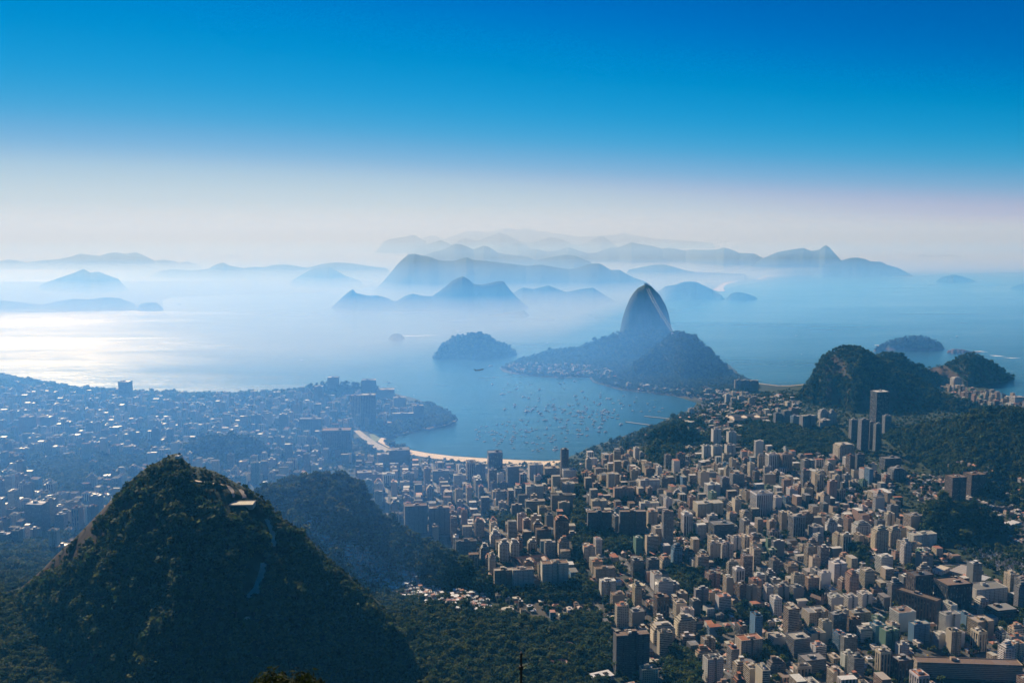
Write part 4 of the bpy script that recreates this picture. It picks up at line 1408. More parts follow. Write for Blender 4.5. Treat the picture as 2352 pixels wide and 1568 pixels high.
def draped_road(name, label, pts, w, mat, lift=0.5, crop=4, clear=None):
    P = [cpx(crop, *p) for p in pts]
    xs, ys = [], []
    for (x0, y0), (x1, y1) in zip(P[:-1], P[1:]):
        for t in np.linspace(0, 1, 8, endpoint=False):
            xs.append(x0 + (x1 - x0) * t)
            ys.append(y0 + (y1 - y0) * t)
    X, Y, Z = hit(xs, ys, n=900)
    k = np.ones(5) / 5
    sm_ = lambda q: np.convolve(np.pad(q, 2, mode='edge'), k, mode='valid')
    X, Y = sm_(X), sm_(Y)
    T = np.gradient(np.column_stack([X, Y]), axis=0)
    T /= np.maximum(np.linalg.norm(T, axis=1, keepdims=True), 1e-6)
    Nn = np.column_stack([-T[:, 1], T[:, 0]])
    W = w * (0.8 + 0.35 * vnoise(np.arange(len(X)) * 0.6, np.zeros(len(X)), 3))
    V = []
    for s in (-0.5, 0.5):
        q = np.column_stack([X, Y]) + Nn * (W * s)[:, None]
        V.append(np.column_stack([q, ground(X, Y) + lift]))
    V = np.stack(V, 1).reshape(-1, 3)
    me = mesh_np(name, V, grid_quads(len(X), 2), mat, True)
    o = link(name, me)
    tag(o, label, "road", kind="structure")
    CLEAR.append(([(a, b) for a, b in zip(X, Y)], clear or w * 0.5 + 5.5))
    return o


draped_road("road", "upper bend of the pale mountain road below the summit", [(1305, 205), (1360, 215), (1440, 228), (1530, 238), (1560, 275), (1570, 330)], 6, M_ROAD, 0.8)
draped_road("road", "short ramp of the mountain road beside the terrace", [(1610, 262), (1632, 300), (1645, 330)], 9, M_ROAD, 0.8)
draped_road("road", "middle stretch of the pale mountain road", [(1782, 462), (1800, 505), (1822, 560), (1832, 600), (1815, 665)], 13, M_ROAD, 0.9)
draped_road("road", "lower wide stretch of the pale mountain road", [(1755, 755), (1750, 800), (1735, 850), (1715, 910), (1700, 960), (1692, 1005)], 17, M_ROAD, 0.9)
draped_road("road", "small visible piece of road in the lower woods", [(1665, 1118), (1655, 1150), (1635, 1160)], 9, M_ROAD, 0.9)
draped_road("clearing", "small bright clearing with a shed at the bottom of the mountain", [(1722, 1385), (1745, 1400), (1755, 1420)], 9, M_PAVE, 0.9)


def platform(name, label, cat, crop, xl, xr, yt, yb, h, col, roofc, rot=0.0, kindtag=None):
    (X0, T), (X1, B) = cpx(crop, xl, yt), cpx(crop, xr, yb)
    gx_, gy_, gz_ = (float(q[0]) for q in hit([(X0 + X1) / 2], [B]))
    w = (X1 - X0) * gy_ / FPX
    d = max((B - T) / FPX * math.hypot(gx_, gy_) * 2.6, 5)
    root = bpy.data.objects.new(name, None)
    C.objects.link(root)
    y_ = gy_ + d * 0.4
    zt = gz_ + h
    root.location = (gx_, y_, zt)
    root.rotation_euler = (0, 0, rot)
    tag(root, label, cat, kind=kindtag)
    a, b, c = MB(), MB(), MB()
    a.box(-w / 2, w / 2, -d / 2, d / 2, -h - 14, -0.25, col, top=False)
    b.box(-w / 2 - 0.3, w / 2 + 0.3, -d / 2 - 0.3, d / 2 + 0.3, -0.25, 0.15, roofc)
    for s in (-1, 1):
        c.box(-w / 2, w / 2, s * d / 2 - 0.12, s * d / 2 + 0.12, 0.15, 1.1, col)
        c.box(s * w / 2 - 0.12, s * w / 2 + 0.12, -d / 2 + 0.12, d / 2 - 0.12, 0.15, 1.1, col)
    link("retaining_wall", a.mesh("retaining_wall", M_VC), root)
    link("deck", b.mesh("deck", M_ROOF), root)
    link("railing", c.mesh("railing", M_VC), root)
    CLEAR.append(([(gx_ - w / 2, y_ - d * 0.4), (gx_ + w / 2, y_ - d * 0.4)], d * 0.75))
    return root


tx_, ty_, tr_, tz_ = dona.pads[0]
root = bpy.data.objects.new("terrace", None)
C.objects.link(root)
root.location = (tx_, ty_, tz_ + 1.6)
root.rotation_euler = (0, 0, 0.06)
tag(root, "flat pale landing terrace high on the front mountain", "terrace")
a, b, c = MB(), MB(), MB()
a.box(-20, 20, -12, 12, -7, -0.3, (0.30, 0.26, 0.21), top=False)
b.box(-20.4, 20.4, -12.4, 12.4, -0.3, 0.1, (0.50, 0.44, 0.33))
for s_ in (-1, 1):
    c.box(-20, 20, s_ * 12 - .12, s_ * 12 + .12, 0.1, 1.0, (0.4, 0.36, 0.3))
    c.box(s_ * 20 - .12, s_ * 20 + .12, -11.8, 11.8, 0.1, 1.0, (0.4, 0.36, 0.3))
link("retaining_wall", a.mesh("retaining_wall", M_VC), root)
link("deck", b.mesh("deck", M_ROOF), root)
link("railing", c.mesh("railing", M_VC), root)
CLEAR.append(([(tx_ - 24, ty_ - 6), (tx_ + 24, ty_ - 6)], 24))
platform("summit_hut", "small white hut on the very top of the front mountain", "hut", 4, 1178, 1206, 30, 52, 2.5, (0.75, 0.73, 0.70), (0.6, 0.58, 0.55))

# ------------------------------------------------------------------ special buildings
def base_at(crop, x, y):
    X, Y = cpx(crop, x, y)
    q = hit([X], [Y])
    return float(q[0][0]), float(q[1][0]), float(q[2][0])


SPEC = []


def special(name, label, cat, crop, xl, xr, yb, rot, parts_fn, group=None):
    gx_, gy_, gz_ = base_at(crop, (xl + xr) / 2, yb)
    s = 1.0 if crop == 0 else 0.3418
    w = (xr - xl) * s * math.hypot(gx_, gy_) / FPX
    root = bpy.data.objects.new(name, None)
    C.objects.link(root)
    root.location = (gx_, gy_, gz_)
    root.rotation_euler = (0, 0, math.radians(rot))
    tag(root, label, cat, group)
    SPEC.append((gx_, gy_ + w * 0.1, w * 0.5))
    for nm, mb, mats in parts_fn(w):
        link(nm, mb.mesh(nm, mats), root)
    CLEAR.append(([(gx_ - w * 0.35, gy_ + w * 0.1), (gx_ + w * 0.35, gy_ + w * 0.1)], w * 0.32))
    return root


def shed(h, dr, wc, rc, ridges=3):
    def fn(w):
        w = w * 0.8
        d = w * dr
        a, b = MB(), MB()
        a.box(-w / 2, w / 2, -d / 2, d / 2, -3, h, wc, (5, 5, 5, 5), top=False)
        for k in range(ridges):
            x0, x1 = -w / 2 + w * k / ridges, -w / 2 + w * (k + 1) / ridges
            xm = (x0 + x1) / 2
            b.quad([(x0, -d / 2, h), (xm, -d / 2, h + 1.6), (xm, d / 2, h + 1.6), (x0, d / 2, h)], rc)
            b.quad([(xm, -d / 2, h + 1.6), (x1, -d / 2, h), (x1, d / 2, h), (xm, d / 2, h + 1.6)], rc)
            b.tri((x0, -d / 2, h), (x1, -d / 2, h), (xm, -d / 2, h + 1.6), wc)
            b.tri((x1, d / 2, h), (x0, d / 2, h), (xm, d / 2, h + 1.6), wc)
        return [("walls", a, [M_FACADE]), ("roof", b, [M_METAL])]
    return fn


special("warehouse", "big flat grey hall roof beside the cemetery wall", "warehouse", 6, 1860, 2070, 835, 40, shed(9, .8, GREY, (0.36, 0.32, 0.27), 5))
special("warehouse", "bright striped low hall roof left of the big grey hall", "warehouse", 6, 1722, 1870, 815, 40, shed(7, .5, WHITE, (0.55, 0.47, 0.34), 3))
special("warehouse", "vaulted pale hall just right of the big grey hall", "warehouse", 6, 2010, 2130, 880, 40, shed(8, .7, WHITE, (0.45, 0.44, 0.42), 1))
special("warehouse", "long pale roofed hall with a skylight at the forest's right end", "warehouse", 5, 2030, 2160, 935, 20, shed(9, .5, WHITE, (0.62, 0.52, 0.34), 1))
special("stadium_shed", "striped white stands under the dark knob at the right edge", "shed", 6, 2170, 2352, 505, 30, shed(6, .35, WHITE, (0.55, 0.52, 0.48), 4))
special("pavilion", "low pavilion with a glowing orange roof beside the green field", "pavilion", 3, 586, 682, 1470, 12, shed(7, .8, TERRA, (0.75, 0.45, 0.18), 4))


def wings(h, wall, roofc, tile=True, dr=0.7):
    """a court ringed by four wings under pitched roofs"""
    def fn(w):
        d = w * dr
        t = min(w, d) * 0.24
        a, b = MB(), MB()
        for (x0, x1, y0, y1) in ((-w / 2, w / 2, -d / 2, -d / 2 + t), (-w / 2, w / 2, d / 2 - t, d / 2), (-w / 2, -w / 2 + t, -d / 2 + t, d / 2 - t), (w / 2 - t, w / 2, -d / 2 + t, d / 2 - t), (-t / 2, t / 2, -d / 2 + t, d / 2 - t)):
            a.box(x0, x1, y0, y1, -3, h, wall, (1, 1, 1, 1), top=False)
            if tile:
                b.gable(x0, x1, y0, y1, h, h + t * 0.28, roofc, 0.5, 0.5)
            else:
                b.box(x0 - .2, x1 + .2, y0 - .2, y1 + .2, h, h + 0.6, roofc)
        return [("walls", a, [M_FACADE]), ("roof", b, [M_TILE if tile else M_METAL])]
    return fn


special("school", "long cream school with dark terracotta roofs among slender white blocks", "school", 5, 1265, 1510, 775, 14, wings(12, CREAM, (0.16, 0.075, 0.05)))
special("school", "low white building of bright roofs round a court in mid city", "school", 5, 935, 1075, 498, 14, wings(8, WHITE, (0.66, 0.62, 0.55), False))
special("institute", "large quadrangle with an inner court on the flat land by the bay", "institute", 3, 372, 590, 1312, 8, wings(11, CREAM, (0.34, 0.26, 0.19)))
special("house", "white villa with dark red roofs alone in the bottom wood", "house", 5, 1565, 1670, 1330, 30, wings(7, WHITE, (0.17, 0.075, 0.06)), )
special("house", "villa of bright and red roofs lowest in the bottom wood", "house", 5, 1500, 1640, 1450, 24, wings(6, CREAM, (0.26, 0.12, 0.08)))
special("pavilion", "white flat-roofed pavilion with a tan court beside the big dark slab tower", "pavilion", 5, 1785, 1935, 1535, 24, wings(7, WHITE, (0.60, 0.57, 0.52), False, 0.6))
special("house", "tiny white hut roof alone in the bottom wood", "house", 5, 1420, 1455, 1398, 20, shed(4, .8, WHITE, (0.62, 0.60, 0.56), 1))
special("house", "low white roofed shed at the bottom edge near the pavilion", "house", 5, 1730, 1800, 1545, 20, shed(5, .5, WHITE, (0.66, 0.64, 0.60), 1))


def drum(w):
    a, b = MB(), MB()
    R = w * 0.46
    n = 20
    for k in range(n):
        p, q = 2 * math.pi * k / n, 2 * math.pi * (k + 1) / n
        P, Q = (R * math.cos(p), R * math.sin(p) * 0.8), (R * math.cos(q), R * math.sin(q) * 0.8)
        L = math.hypot(P[0] - Q[0], P[1] - Q[1])
        a.quad([(*P, -3), (*Q, -3), (*Q, 13), (*P, 13)], CREAM, [(k * L, 0, 1), ((k + 1) * L, 0, 1), ((k + 1) * L, 16, 1), (k * L, 16, 1)])
        b.tri((0, 0, 13.2), (*P, 13.2), (*Q, 13.2), (0.42, 0.39, 0.34))
    b.box(-R * .4, R * .35, -R * .3, R * .3, 13.2, 14.6, (0.5, 0.48, 0.44))
    return [("drum_wall", a, [M_FACADE]), ("roof", b, [M_ROOF])]


special("round_building", "round cream building at the low end of the shacks", "building", 5, 1178, 1275, 1110, 0, drum)


def church(w):
    a, b, c = MB(), MB(), MB()
    a.box(-w * .3, w * .3, -w * .2, w * 1.6, -3, 15, (0.34, 0.22, 0.15), (5, 1, 0, 1), top=False)
    b.gable(-w * .3, w * .3, -w * .2, w * 1.6, 15, 20, (0.15, 0.09, 0.06), .4)
    out = [("nave", a, [M_FACADE]), ("roof", b, [M_TILE])]
    for s in (-1, 1):
        t = MB()
        x = s * w * .36
        t.box(x - w * .11, x + w * .11, -w * .38, -w * .16, -3, 24, (0.40, 0.26, 0.17), (1, 1, 1, 1), top=False)
        for (p, q) in (((-1, -1), (1, -1)), ((1, -1), (1, 1)), ((1, 1), (-1, 1)), ((-1, 1), (-1, -1))):
            t.tri((x + p[0] * w * .11, -w * .27 + p[1] * w * .11, 24), (x + q[0] * w * .11, -w * .27 + q[1] * w * .11, 24), (x, -w * .27, 31), (0.22, 0.15, 0.11))
        out.append(("bell_tower", t, [M_FACADE]))
    return out


special("church", "twin-towered brown church front between white blank-walled slabs", "church", 6, 968, 1020, 1055, 36, church)

# ---- open ground, parks and slopes where no blocks stand (outlines on the ground plane)
PARKS0 = [
    (0, [(-60, 1290), (60, 1275), (140, 1290), (260, 1420), (420, 1800), (-200, 1900)]),
    (5, [(330, 970), (640, 1060), (1150, 1125), (1340, 1185), (1560, 1200), (1700, 1110), (1830, 1130), (1905, 1230), (1915, 1950), (-300, 2100), (-300, 1100)]),
    (5, [(1050, 905), (1240, 960), (1420, 935), (1640, 915), (1720, 860), (1800, 930), (1830, 1010), (1640, 1030), (1230, 1010), (1100, 985)]),
    (5, [(1685, 180), (1740, 180), (1745, 450), (1740, 860), (1690, 860), (1662, 500)]),
    (5, [(1660, 560), (1900, 590), (2200, 640), (2250, 690), (2000, 700), (1680, 700)]),
    (5, [(1090, 440), (1500, 480), (1520, 520), (1110, 540)]),
    (6, [(-60, 780), (180, 830), (200, 960), (60, 980), (-60, 940)]),
    (6, [(420, 1065), (660, 1095), (640, 1160), (430, 1140)]),
    (6, [(570, 1330), (750, 1350), (740, 1500), (600, 1500)]),
    (6, [(1890, 630), (2060, 650), (2352, 680), (2450, 1000), (2352, 980), (2200, 880)]),
    (6, [(1150, 660), (1310, 680), (1290, 760), (1180, 750)]),
    (6, [(2190, 1100), (2352, 1080), (2352, 1260), (2200, 1240)]),
    (6, [(-60, 1380), (180, 1400), (180, 1800), (-60, 1800)]),
    (4, [(-100, 660), (200, 680), (330, 640), (500, 560), (420, 700), (100, 900), (-100, 960)]),
    (4, [(200, 60), (560, 70), (620, 130), (560, 330), (380, 300), (220, 180)]),
    (4, [(620, 60), (1000, 60), (900, 180), (640, 170)]),
    (1, [(-100, 1000), (200, 1060), (600, 1110), (1000, 1150), (1500, 1160), (1720, 1150), (1720, 1120), (1600, 1125), (900, 1120), (500, 1090), (200, 1040), (0, 1005)]),
    (1, [(985, 1190), (1040, 1190), (1000, 1560), (930, 1560)]),
    (2, [(180, 1370), (420, 1360), (460, 1440), (560, 1500), (560, 1580), (280, 1580)]),
    (2, [(600, 1190), (760, 1200), (900, 1270), (900, 1330), (740, 1370), (430, 1400), (440, 1350), (640, 1310)]),
    (2, [(2200, 1360), (2400, 1300), (2400, 1600), (2150, 1600)]),
    (3, [(480, 1330), (1100, 1390), (1180, 1500), (1060, 1560), (820, 1540), (480, 1500), (420, 1400)]),
]
PARKS = [[at_z(*cpx(c, *p), 8) for p in poly] for c, poly in PARKS0]


def in_park(x, y):
    m = np.zeros(np.shape(x), dtype=bool)
    for p in PARKS:
        m |= in_poly(x, y, p)
    return m


# ---- the rest of the city: lots on turned street grids
ZONES = [
    # poly in photo pixels, grid pitch, mean height, spread, share of houses, share of trees
    ([(-150, 884), (60, 900), (330, 916), (560, 920), (690, 905), (780, 905), (860, 915), (960, 940), (985, 965), (930, 985), (820, 985), (800, 1010), (800, 1060), (700, 1110), (600, 1120), (430, 1110), (250, 1230), (120, 1320), (-150, 1370)], 34, 30, 13, .20, .08),
    ([(800, 1050), (870, 1052), (1000, 1060), (1130, 1070), (1310, 1078), (1322, 1100), (1328, 1320), (1290, 1345), (1130, 1345), (1060, 1290), (940, 1225), (880, 1180), (820, 1115)], 31, 29, 10, .18, .07),
    ([(1338, 1062), (1480, 1030), (1620, 1062), (1960, 1060), (2040, 1110), (2110, 1250), (2190, 1275), (2380, 1385), (2440, 1760), (1500, 1760), (1430, 1560), (1420, 1470), (1400, 1430), (1340, 1380)], 27.5, 24, 12, .30, .07),
    ([(1480, 1000), (1560, 960), (1640, 905), (1840, 908), (1830, 960), (1920, 1010), (2000, 1040), (1950, 1060), (1620, 1060), (1500, 1030)], 36, 13, 6, .34, .22),
    ([(2070, 1090), (2200, 1100), (2352, 1140), (2400, 1240), (2330, 1250), (2250, 1190), (2110, 1150)], 19, 8, 3, .75, .22),
    ([(1152, 840), (1200, 834), (1300, 838), (1390, 845), (1420, 868), (1350, 868), (1225, 860), (1160, 852)], 26, 11, 5, .35, .2),
    ([(1135, 1372), (1235, 1378), (1340, 1392), (1390, 1425), (1392, 1452), (1290, 1432), (1150, 1408)], 19, 10, 4, .5, .12),
    ([(1362, 880), (1440, 892), (1550, 906), (1620, 918), (1700, 915), (1690, 896), (1560, 888), (1440, 882)], 30, 11, 5, .4, .25),
    ([(2150, 886), (2230, 890), (2290, 905), (2352, 920), (2400, 940), (2352, 942), (2240, 925)], 26, 17, 8, .2, .1),
]
WNAMES = ['white'] * 6 + ['cream'] * 8 + ['tan'] * 5 + ['grey'] * 5 + ['pink'] * 2 + ['brown'] * 2 + ['dark grey'] * 2 + ['blue'] + ['green']
HOUSES, CITY_TREES, STREETS = [], [], []
hx, hy, hr = [b.x for b in BLD], [b.y for b in BLD], [b.r for b in BLD]
rr = random.Random(11)
for x_, y_, r_ in SPEC:
    hx.append(x_), hy.append(y_), hr.append(r_)


def zone_fill(zi, poly, pitch, mh, sd, ph, pt):
    W = [at_z(*p, 8) for p in poly]
    xs, ys = [p[0] for p in W], [p[1] for p in W]
    sxm = sum(p[0] for p in poly) / len(poly)
    pts = []
    cx0, cy0 = (min(xs) + max(xs)) / 2, (min(ys) + max(ys)) / 2
    R_ = math.hypot(max(xs) - min(xs), max(ys) - min(ys)) / 2
    # several sub-districts with their own grid turn
    a0 = float(facing(sxm)) if zi != 2 else math.radians(10.5)
    n = int(R_ / pitch) + 1
    street = 5
    for i in range(-n, n + 1):
        for j in range(-n, n + 1):
            u = i * pitch + (i // 4) * street * 2.2
            v = j * pitch + (j // 2) * street * 2.4
            u += rr.uniform(-3, 3)
            v += rr.uniform(-3, 3)
            x = cx0 + u * math.cos(a0) - v * math.sin(a0)
            y = cy0 + u * math.sin(a0) + v * math.cos(a0)
            pts.append((x, y))
    if zi in (1, 2):
        rot_ = lambda u, v: (cx0 + u * math.cos(a0) - v * math.sin(a0), cy0 + u * math.sin(a0) + v * math.cos(a0))
        su = lambda i: i * pitch + (i // 4) * street * 2.2
        sv = lambda j: j * pitch + (j // 2) * street * 2.4
        ext = np.arange(-n * pitch * 1.3, n * pitch * 1.3, 22.0)
        for m_ in range(-n // 2, n // 2):
            v = (sv(2 * m_ - 1) + sv(2 * m_)) / 2
            STREETS.append((zi, [rot_(u, v) for u in ext], 8.0 if m_ % 3 else 11.0, W))
            if m_ % 2 == 0:
                u = (su(2 * m_ - 1) + su(2 * m_)) / 2
                STREETS.append((zi, [rot_(u, v2) for v2 in ext], 8.0, W))
    P = np.array(pts)
    ok = in_poly(P[:, 0], P[:, 1], W) & ~in_park(P[:, 0], P[:, 1]) & (P[:, 1] > 1300)
    sd_ = dist_poly(P[:, 0], P[:, 1], SHORE_W)
    ok &= in_poly(P[:, 0], P[:, 1], SHORE_W) & (sd_ > 38)
    P = P[ok]
    g0, gl = ground(P[:, 0], P[:, 1]), land_look(P[:, 0], P[:, 1])
    P = P[(g0 - gl) < (9 if zi != 4 else 60)]
    print('zone', zi, n, len(pts), len(P), in_poly(np.array(pts)[:,0], np.array(pts)[:,1], W).sum())
    for x, y in P:
        px, py, f_ = project(x, y, 10)
        if not (-25 < px < PW + 25 and py < PH + 70):
            continue
        t = rr.random()
        if t < pt:
            CITY_TREES.extend((x + rr.uniform(-9, 9), y + rr.uniform(-9, 9), rr.uniform(0.7, 1.2)) for _ in range(rr.choice((2, 3, 4))))
            continue
        house = t < pt + ph
        near_b = False
        r0 = 9.0 if house else 12.5
        for q in range(len(hx)):
            if (x - hx[q]) ** 2 + (y - hy[q]) ** 2 < (hr[q] * 0.92 + r0) ** 2:
                near_b = True
                break
        if near_b:
            continue
        if house:
            for k in range(rr.choice((1, 2, 2, 3)) if pitch > 22 else 1):
                HOUSES.append((x + rr.uniform(-9, 9) * (pitch > 22), y + rr.uniform(-9, 9) * (pitch > 22), rr.uniform(8, 14), rr.uniform(7, 11), rr.uniform(4, 8.5), a0 + rr.choice((0, math.pi / 2)) + rr.uniform(-.06, .06)))
            continue
        b = Bld()
        b.h = max(9.0, rr.gauss(mh, sd))
        if rr.random() < 0.07:
            b.h *= 1.6
        b.h = min(b.h, 62 if py > 1000 else 48)
        k = rr.random()
        if k < 0.45:
            b.w, b.d = rr.uniform(13, 19), rr.uniform(18, 28)
        elif k < 0.8:
            b.w, b.d = rr.uniform(18, 27), rr.uniform(12, 17)
        else:
            b.w, b.d = rr.uniform(16, 22), rr.uniform(16, 22)
        sc_ = min(1.0, pitch / 33.0) if zi != 2 else 0.95
        b.w, b.d = b.w * sc_, b.d * sc_
        b.x, b.y, b.rot = x, y, a0 + rr.uniform(-.05, .05) + (math.pi / 2 if rr.random() < .25 else 0)
        b.wname = rr.choice(WNAMES)
        b.wall = jit(WALLS[b.wname], 0.16, rr)
        b.rname = rr.choice(('pale', 'pale', 'grey', 'dark', 'white', 'brown', 'red'))
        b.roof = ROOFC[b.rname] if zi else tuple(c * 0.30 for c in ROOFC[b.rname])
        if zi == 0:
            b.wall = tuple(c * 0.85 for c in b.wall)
        b.style = rr.choice(('slab', 'slab', 'blind', 'blind', 'tower', 'ribbon', 'bay', 'step', 'fins'))
        b.kind, b.cat, b.hand, b.label = "apartment_building", "apartment building", False, None
        b.seed = rr.randrange(10 ** 6)
        b.r = 0.5 * math.hypot(b.w, b.d)
        b.sx, b.sb, f_ = project(x, y, 8)
        b.sw = 2 * b.r / f_ * FPX
        # do not stand in front of a landmark: keep its lower half in view
        for L in LAND:
            if abs(L.sx - b.sx) < (L.sw + b.sw) * 0.42 and y < L.y:
                lim = L.sb - (L.sb - L.st) * 0.30
                zmax = EYE + ray(b.sx, lim)[2] / ray(b.sx, lim)[1] * y
                b.h = min(b.h, max(zmax - 8, 6.5))
        if 800 < b.sx < 1310 and b.sb < 1140:      # the beach stays in view over the first rows
            lim = float(np.interp(b.sx, [800, 880, 985, 1090, 1235, 1310], [1030, 1046, 1050, 1066, 1076, 1074]))
            if b.sb > lim:
                zmax = EYE + ray(b.sx, lim)[2] / ray(b.sx, lim)[1] * (y + b.r)
                b.h = min(b.h, max(zmax - 8, 5))
        b.st = project(x, y, 8 + b.h)[1]
        BLD.append(b)
        hx.append(x), hy.append(y), hr.append(b.r * 0.8)


LAND = list(BLD)
for zi, z_ in enumerate(ZONES):
    zone_fill(zi, *z_)
X_, Y_ = np.array([b.x for b in BLD]), np.array([b.y for b in BLD])
G_ = ground(X_, Y_)
for b, g in zip(BLD, G_):
    b.z = float(g)
vis_ = seen(X_, Y_, G_ + np.array([b.h for b in BLD]) * 0.7, 0)
BLD = [b for b, v in zip(BLD, vis_) if v or b.hand]
print("blocks", len(BLD), "hand", len(LAND), "houses", len(HOUSES), "city trees", len(CITY_TREES))

# the ground is paved only where the city stands
_u2 = np.zeros(LX.shape)
for q in ZONES:
    W = [at_z(*p, 8) for p in q[0]]
    _u2 = np.maximum(_u2, in_poly(LX + 25 * fbm(LX / 60, LY / 60, 3, 2), LY, W).astype(float))
_u2 = np.where(in_park(LX, LY), 0.0, _u2) * np.clip(_u + 0.25, 0, 1)
at_ = land_me.attributes["rock"]
at_.data.foreach_set("value", _u2.astype(np.float32).ravel())

# asphalt between the blocks, with traffic
ST_Q, ST_V, CARS = [], [], []
lx_, ly_, lr_ = np.array([b.x for b in LAND]), np.array([b.y for b in LAND]), np.array([b.r for b in LAND])
for zi, line, w_, W in STREETS:
    L_ = np.array(line)
    okp = in_poly(L_[:, 0], L_[:, 1], W) & ~in_park(L_[:, 0], L_[:, 1]) & (dist_poly(L_[:, 0], L_[:, 1], SHORE_W) > 45)
    okp &= (np.hypot(L_[:, 0][:, None] - lx_, L_[:, 1][:, None] - ly_) > lr_ * 0.8 + 3).all(axis=1)
    gq, lq_ = ground(L_[:, 0], L_[:, 1]), land_look(L_[:, 0], L_[:, 1])
    okp &= gq - lq_ < 3
    px_, py_, _ = project(L_[:, 0], L_[:, 1], gq)
    okp &= (px_ > -40) & (px_ < PW + 40) & (py_ < PH + 60)
    d_ = L_[1] - L_[0]
    d_ = d_ / np.hypot(*d_)
    nn = np.array([-d_[1], d_[0]]) * w_ / 2
    for k in range(len(L_) - 1):
        if not (okp[k] and okp[k + 1]):
            continue
        q = [L_[k] - nn, L_[k + 1] - nn, L_[k + 1] + nn, L_[k] + nn]
        b0 = len(ST_V)
        ST_V.extend((a[0], a[1], gz(a[0], a[1]) + 0.35) for a in q)
        ST_Q.append((b0, b0 + 1, b0 + 2, b0 + 3))
        CLEAR.append(([tuple(L_[k]), tuple(L_[k + 1])], w_ * 0.5 + 1.0))
        if rr.random() < 0.75:
            for s_ in (-1, 1):
                t_ = rr.random()
                c_ = L_[k] * (1 - t_) + L_[k + 1] * t_ + nn * s_ * rr.choice((0.45, 0.75))
                CARS.append((c_[0], c_[1], math.atan2(d_[1], d_[0]) + (0 if s_ < 0 else math.pi)))
M_STREET = plain("street_asphalt", (0.075, 0.072, 0.070), 0.8, var=0.3, scale=0.08)
o = link("road", mesh_np("road", ST_V, ST_Q, M_STREET))
tag(o, "asphalt streets between the apartment blocks", "road", kind="structure")

for pl_, w_ in (([(819, 989.5), (836, 1003), (857, 1018), (878, 1032), (910, 1044)], 34), ([(864, 996.5), (869, 1005), (867, 1013)], 30), ([(985, 1044), (1090, 1060), (1240, 1067)], 14)):
    CLEAR.append(([at_z(x, y, 3) for x, y in pl_], w_))

# ---- which blocks are things of their own: the landmarks and the largest others; the tiny rest is one mass
SHORTS = {}
_cut = {"standing", "with", "beside", "behind", "at", "in", "above", "below", "left", "right", "of", "near", "under", "facing", "touching", "against", "among", "from", "along", "by", "alone", "rising", "falling", "before", "on", "nearest", "nearer", "just", "close", "highest", "higher", "second", "third", "as"}
for b in BLD:
    if b.hand:
        wds = b.label.replace(',', ' ,').split()
        s_ = []
        for wd in wds:
            if wd in _cut or wd == ',':
                break
            s_.append(wd)
        SHORTS.setdefault(' '.join(s_), []).append(b)
ANCH = [(k, v[0]) for k, v in SHORTS.items() if len(v) == 1 and 3 <= len(k.split()) <= 6]

fill = [b for b in BLD if not b.hand]
fill.sort(key=lambda b: -(b.sw * max(b.sb - b.st, 3)) if -15 < b.sx < PW + 15 and b.st < PH + 5 else 0)
n_ap = sum(1 for b in BLD if b.hand and b.kind == "apartment_building")
ind, rest = fill[:300 - n_ap], fill[300 - n_ap:]

STYLE_W = {'slab': 'balconied block', 'blind': 'blank-walled block', 'tower': 'block with window rows', 'ribbon': 'banded block', 'bay': 'stepped block', 'step': 'stepped block', 'fins': 'striped block', 'glass': 'glass block'}
used = {}
for b in ind:
    best = None
    for k, L in ANCH:
        d_ = math.hypot(L.sx - b.sx, (0.5 * (L.st + L.sb) - 0.5 * (b.st + b.sb)) * 1.2)
        if best is None or d_ < best[0]:
            best = (d_, k, L)
    d_, k, L = best
    dx, dy = b.sx - L.sx, b.sb - L.sb
    if abs(dx) > abs(dy) * 1.0:
        rel = "right of" if dx > 0 else "left of"
    else:
        rel = "in front of" if dy > 0 else "behind"
    key = (b.wname, STYLE_W[b.style], rel, k)
    used.setdefault(key, []).append((d_, b))
ORD = ["", "second ", "third ", "fourth ", "fifth ", "sixth ", "seventh ", "eighth ", "ninth ", "tenth "]
for (wn_, st_, rel, k), lst in used.items():
    lst.sort(key=lambda t: t[0])
    for i, (d_, b) in enumerate(lst):
        b.label = f"{ORD[min(i, 9)]}{wn_} {st_} {rel} the {k}"


def make_building(b):
    r = random.Random(b.seed)
    root = bpy.data.objects.new(b.kind, None)
    C.objects.link(root)
    root.location = (b.x, b.y, b.z)
    root.rotation_euler = (0, 0, b.rot)
    tag(root, b.label, b.cat, "apartment blocks of the city" if b.kind == "apartment_building" else None)
    det = 2 if b.sb > 985 or b.hand else 1
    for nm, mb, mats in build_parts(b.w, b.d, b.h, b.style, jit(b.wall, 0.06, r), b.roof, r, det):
        link(nm, mb.mesh(nm, mats), root)
    return root


for b in BLD:
    if b.hand:
        make_building(b)
for b in ind:
    make_building(b)

mass = MB()
mass_r = MB()
for b in rest:
    r = random.Random(b.seed)
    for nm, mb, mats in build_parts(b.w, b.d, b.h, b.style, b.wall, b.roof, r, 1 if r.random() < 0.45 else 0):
        (mass if mats[0] is M_FACADE else mass_r).add(mb, b.x, b.y, b.z, b.rot)
for f_ in range(len(mass_r.m)):
    mass_r.m[f_] = 1
mass.add(mass_r)
o = link("distant_apartment_blocks", mass.mesh("distant_apartment_blocks", [M_FACADE, M_ROOF]))
tag(o, "mass of small distant apartment blocks filling the hazy city", "apartment blocks", kind="stuff")

# ---- low houses between the blocks
HROOF = [('red tiled', (0.30, 0.115, 0.06)), ('brown tiled', (0.20, 0.115, 0.075)), ('flat pale', (0.46, 0.42, 0.36)), ('flat dark', (0.10, 0.095, 0.09)), ('bare metal', (0.40, 0.41, 0.42))]
HW = [WHITE, CREAM, SAND_, GREY, PINK]


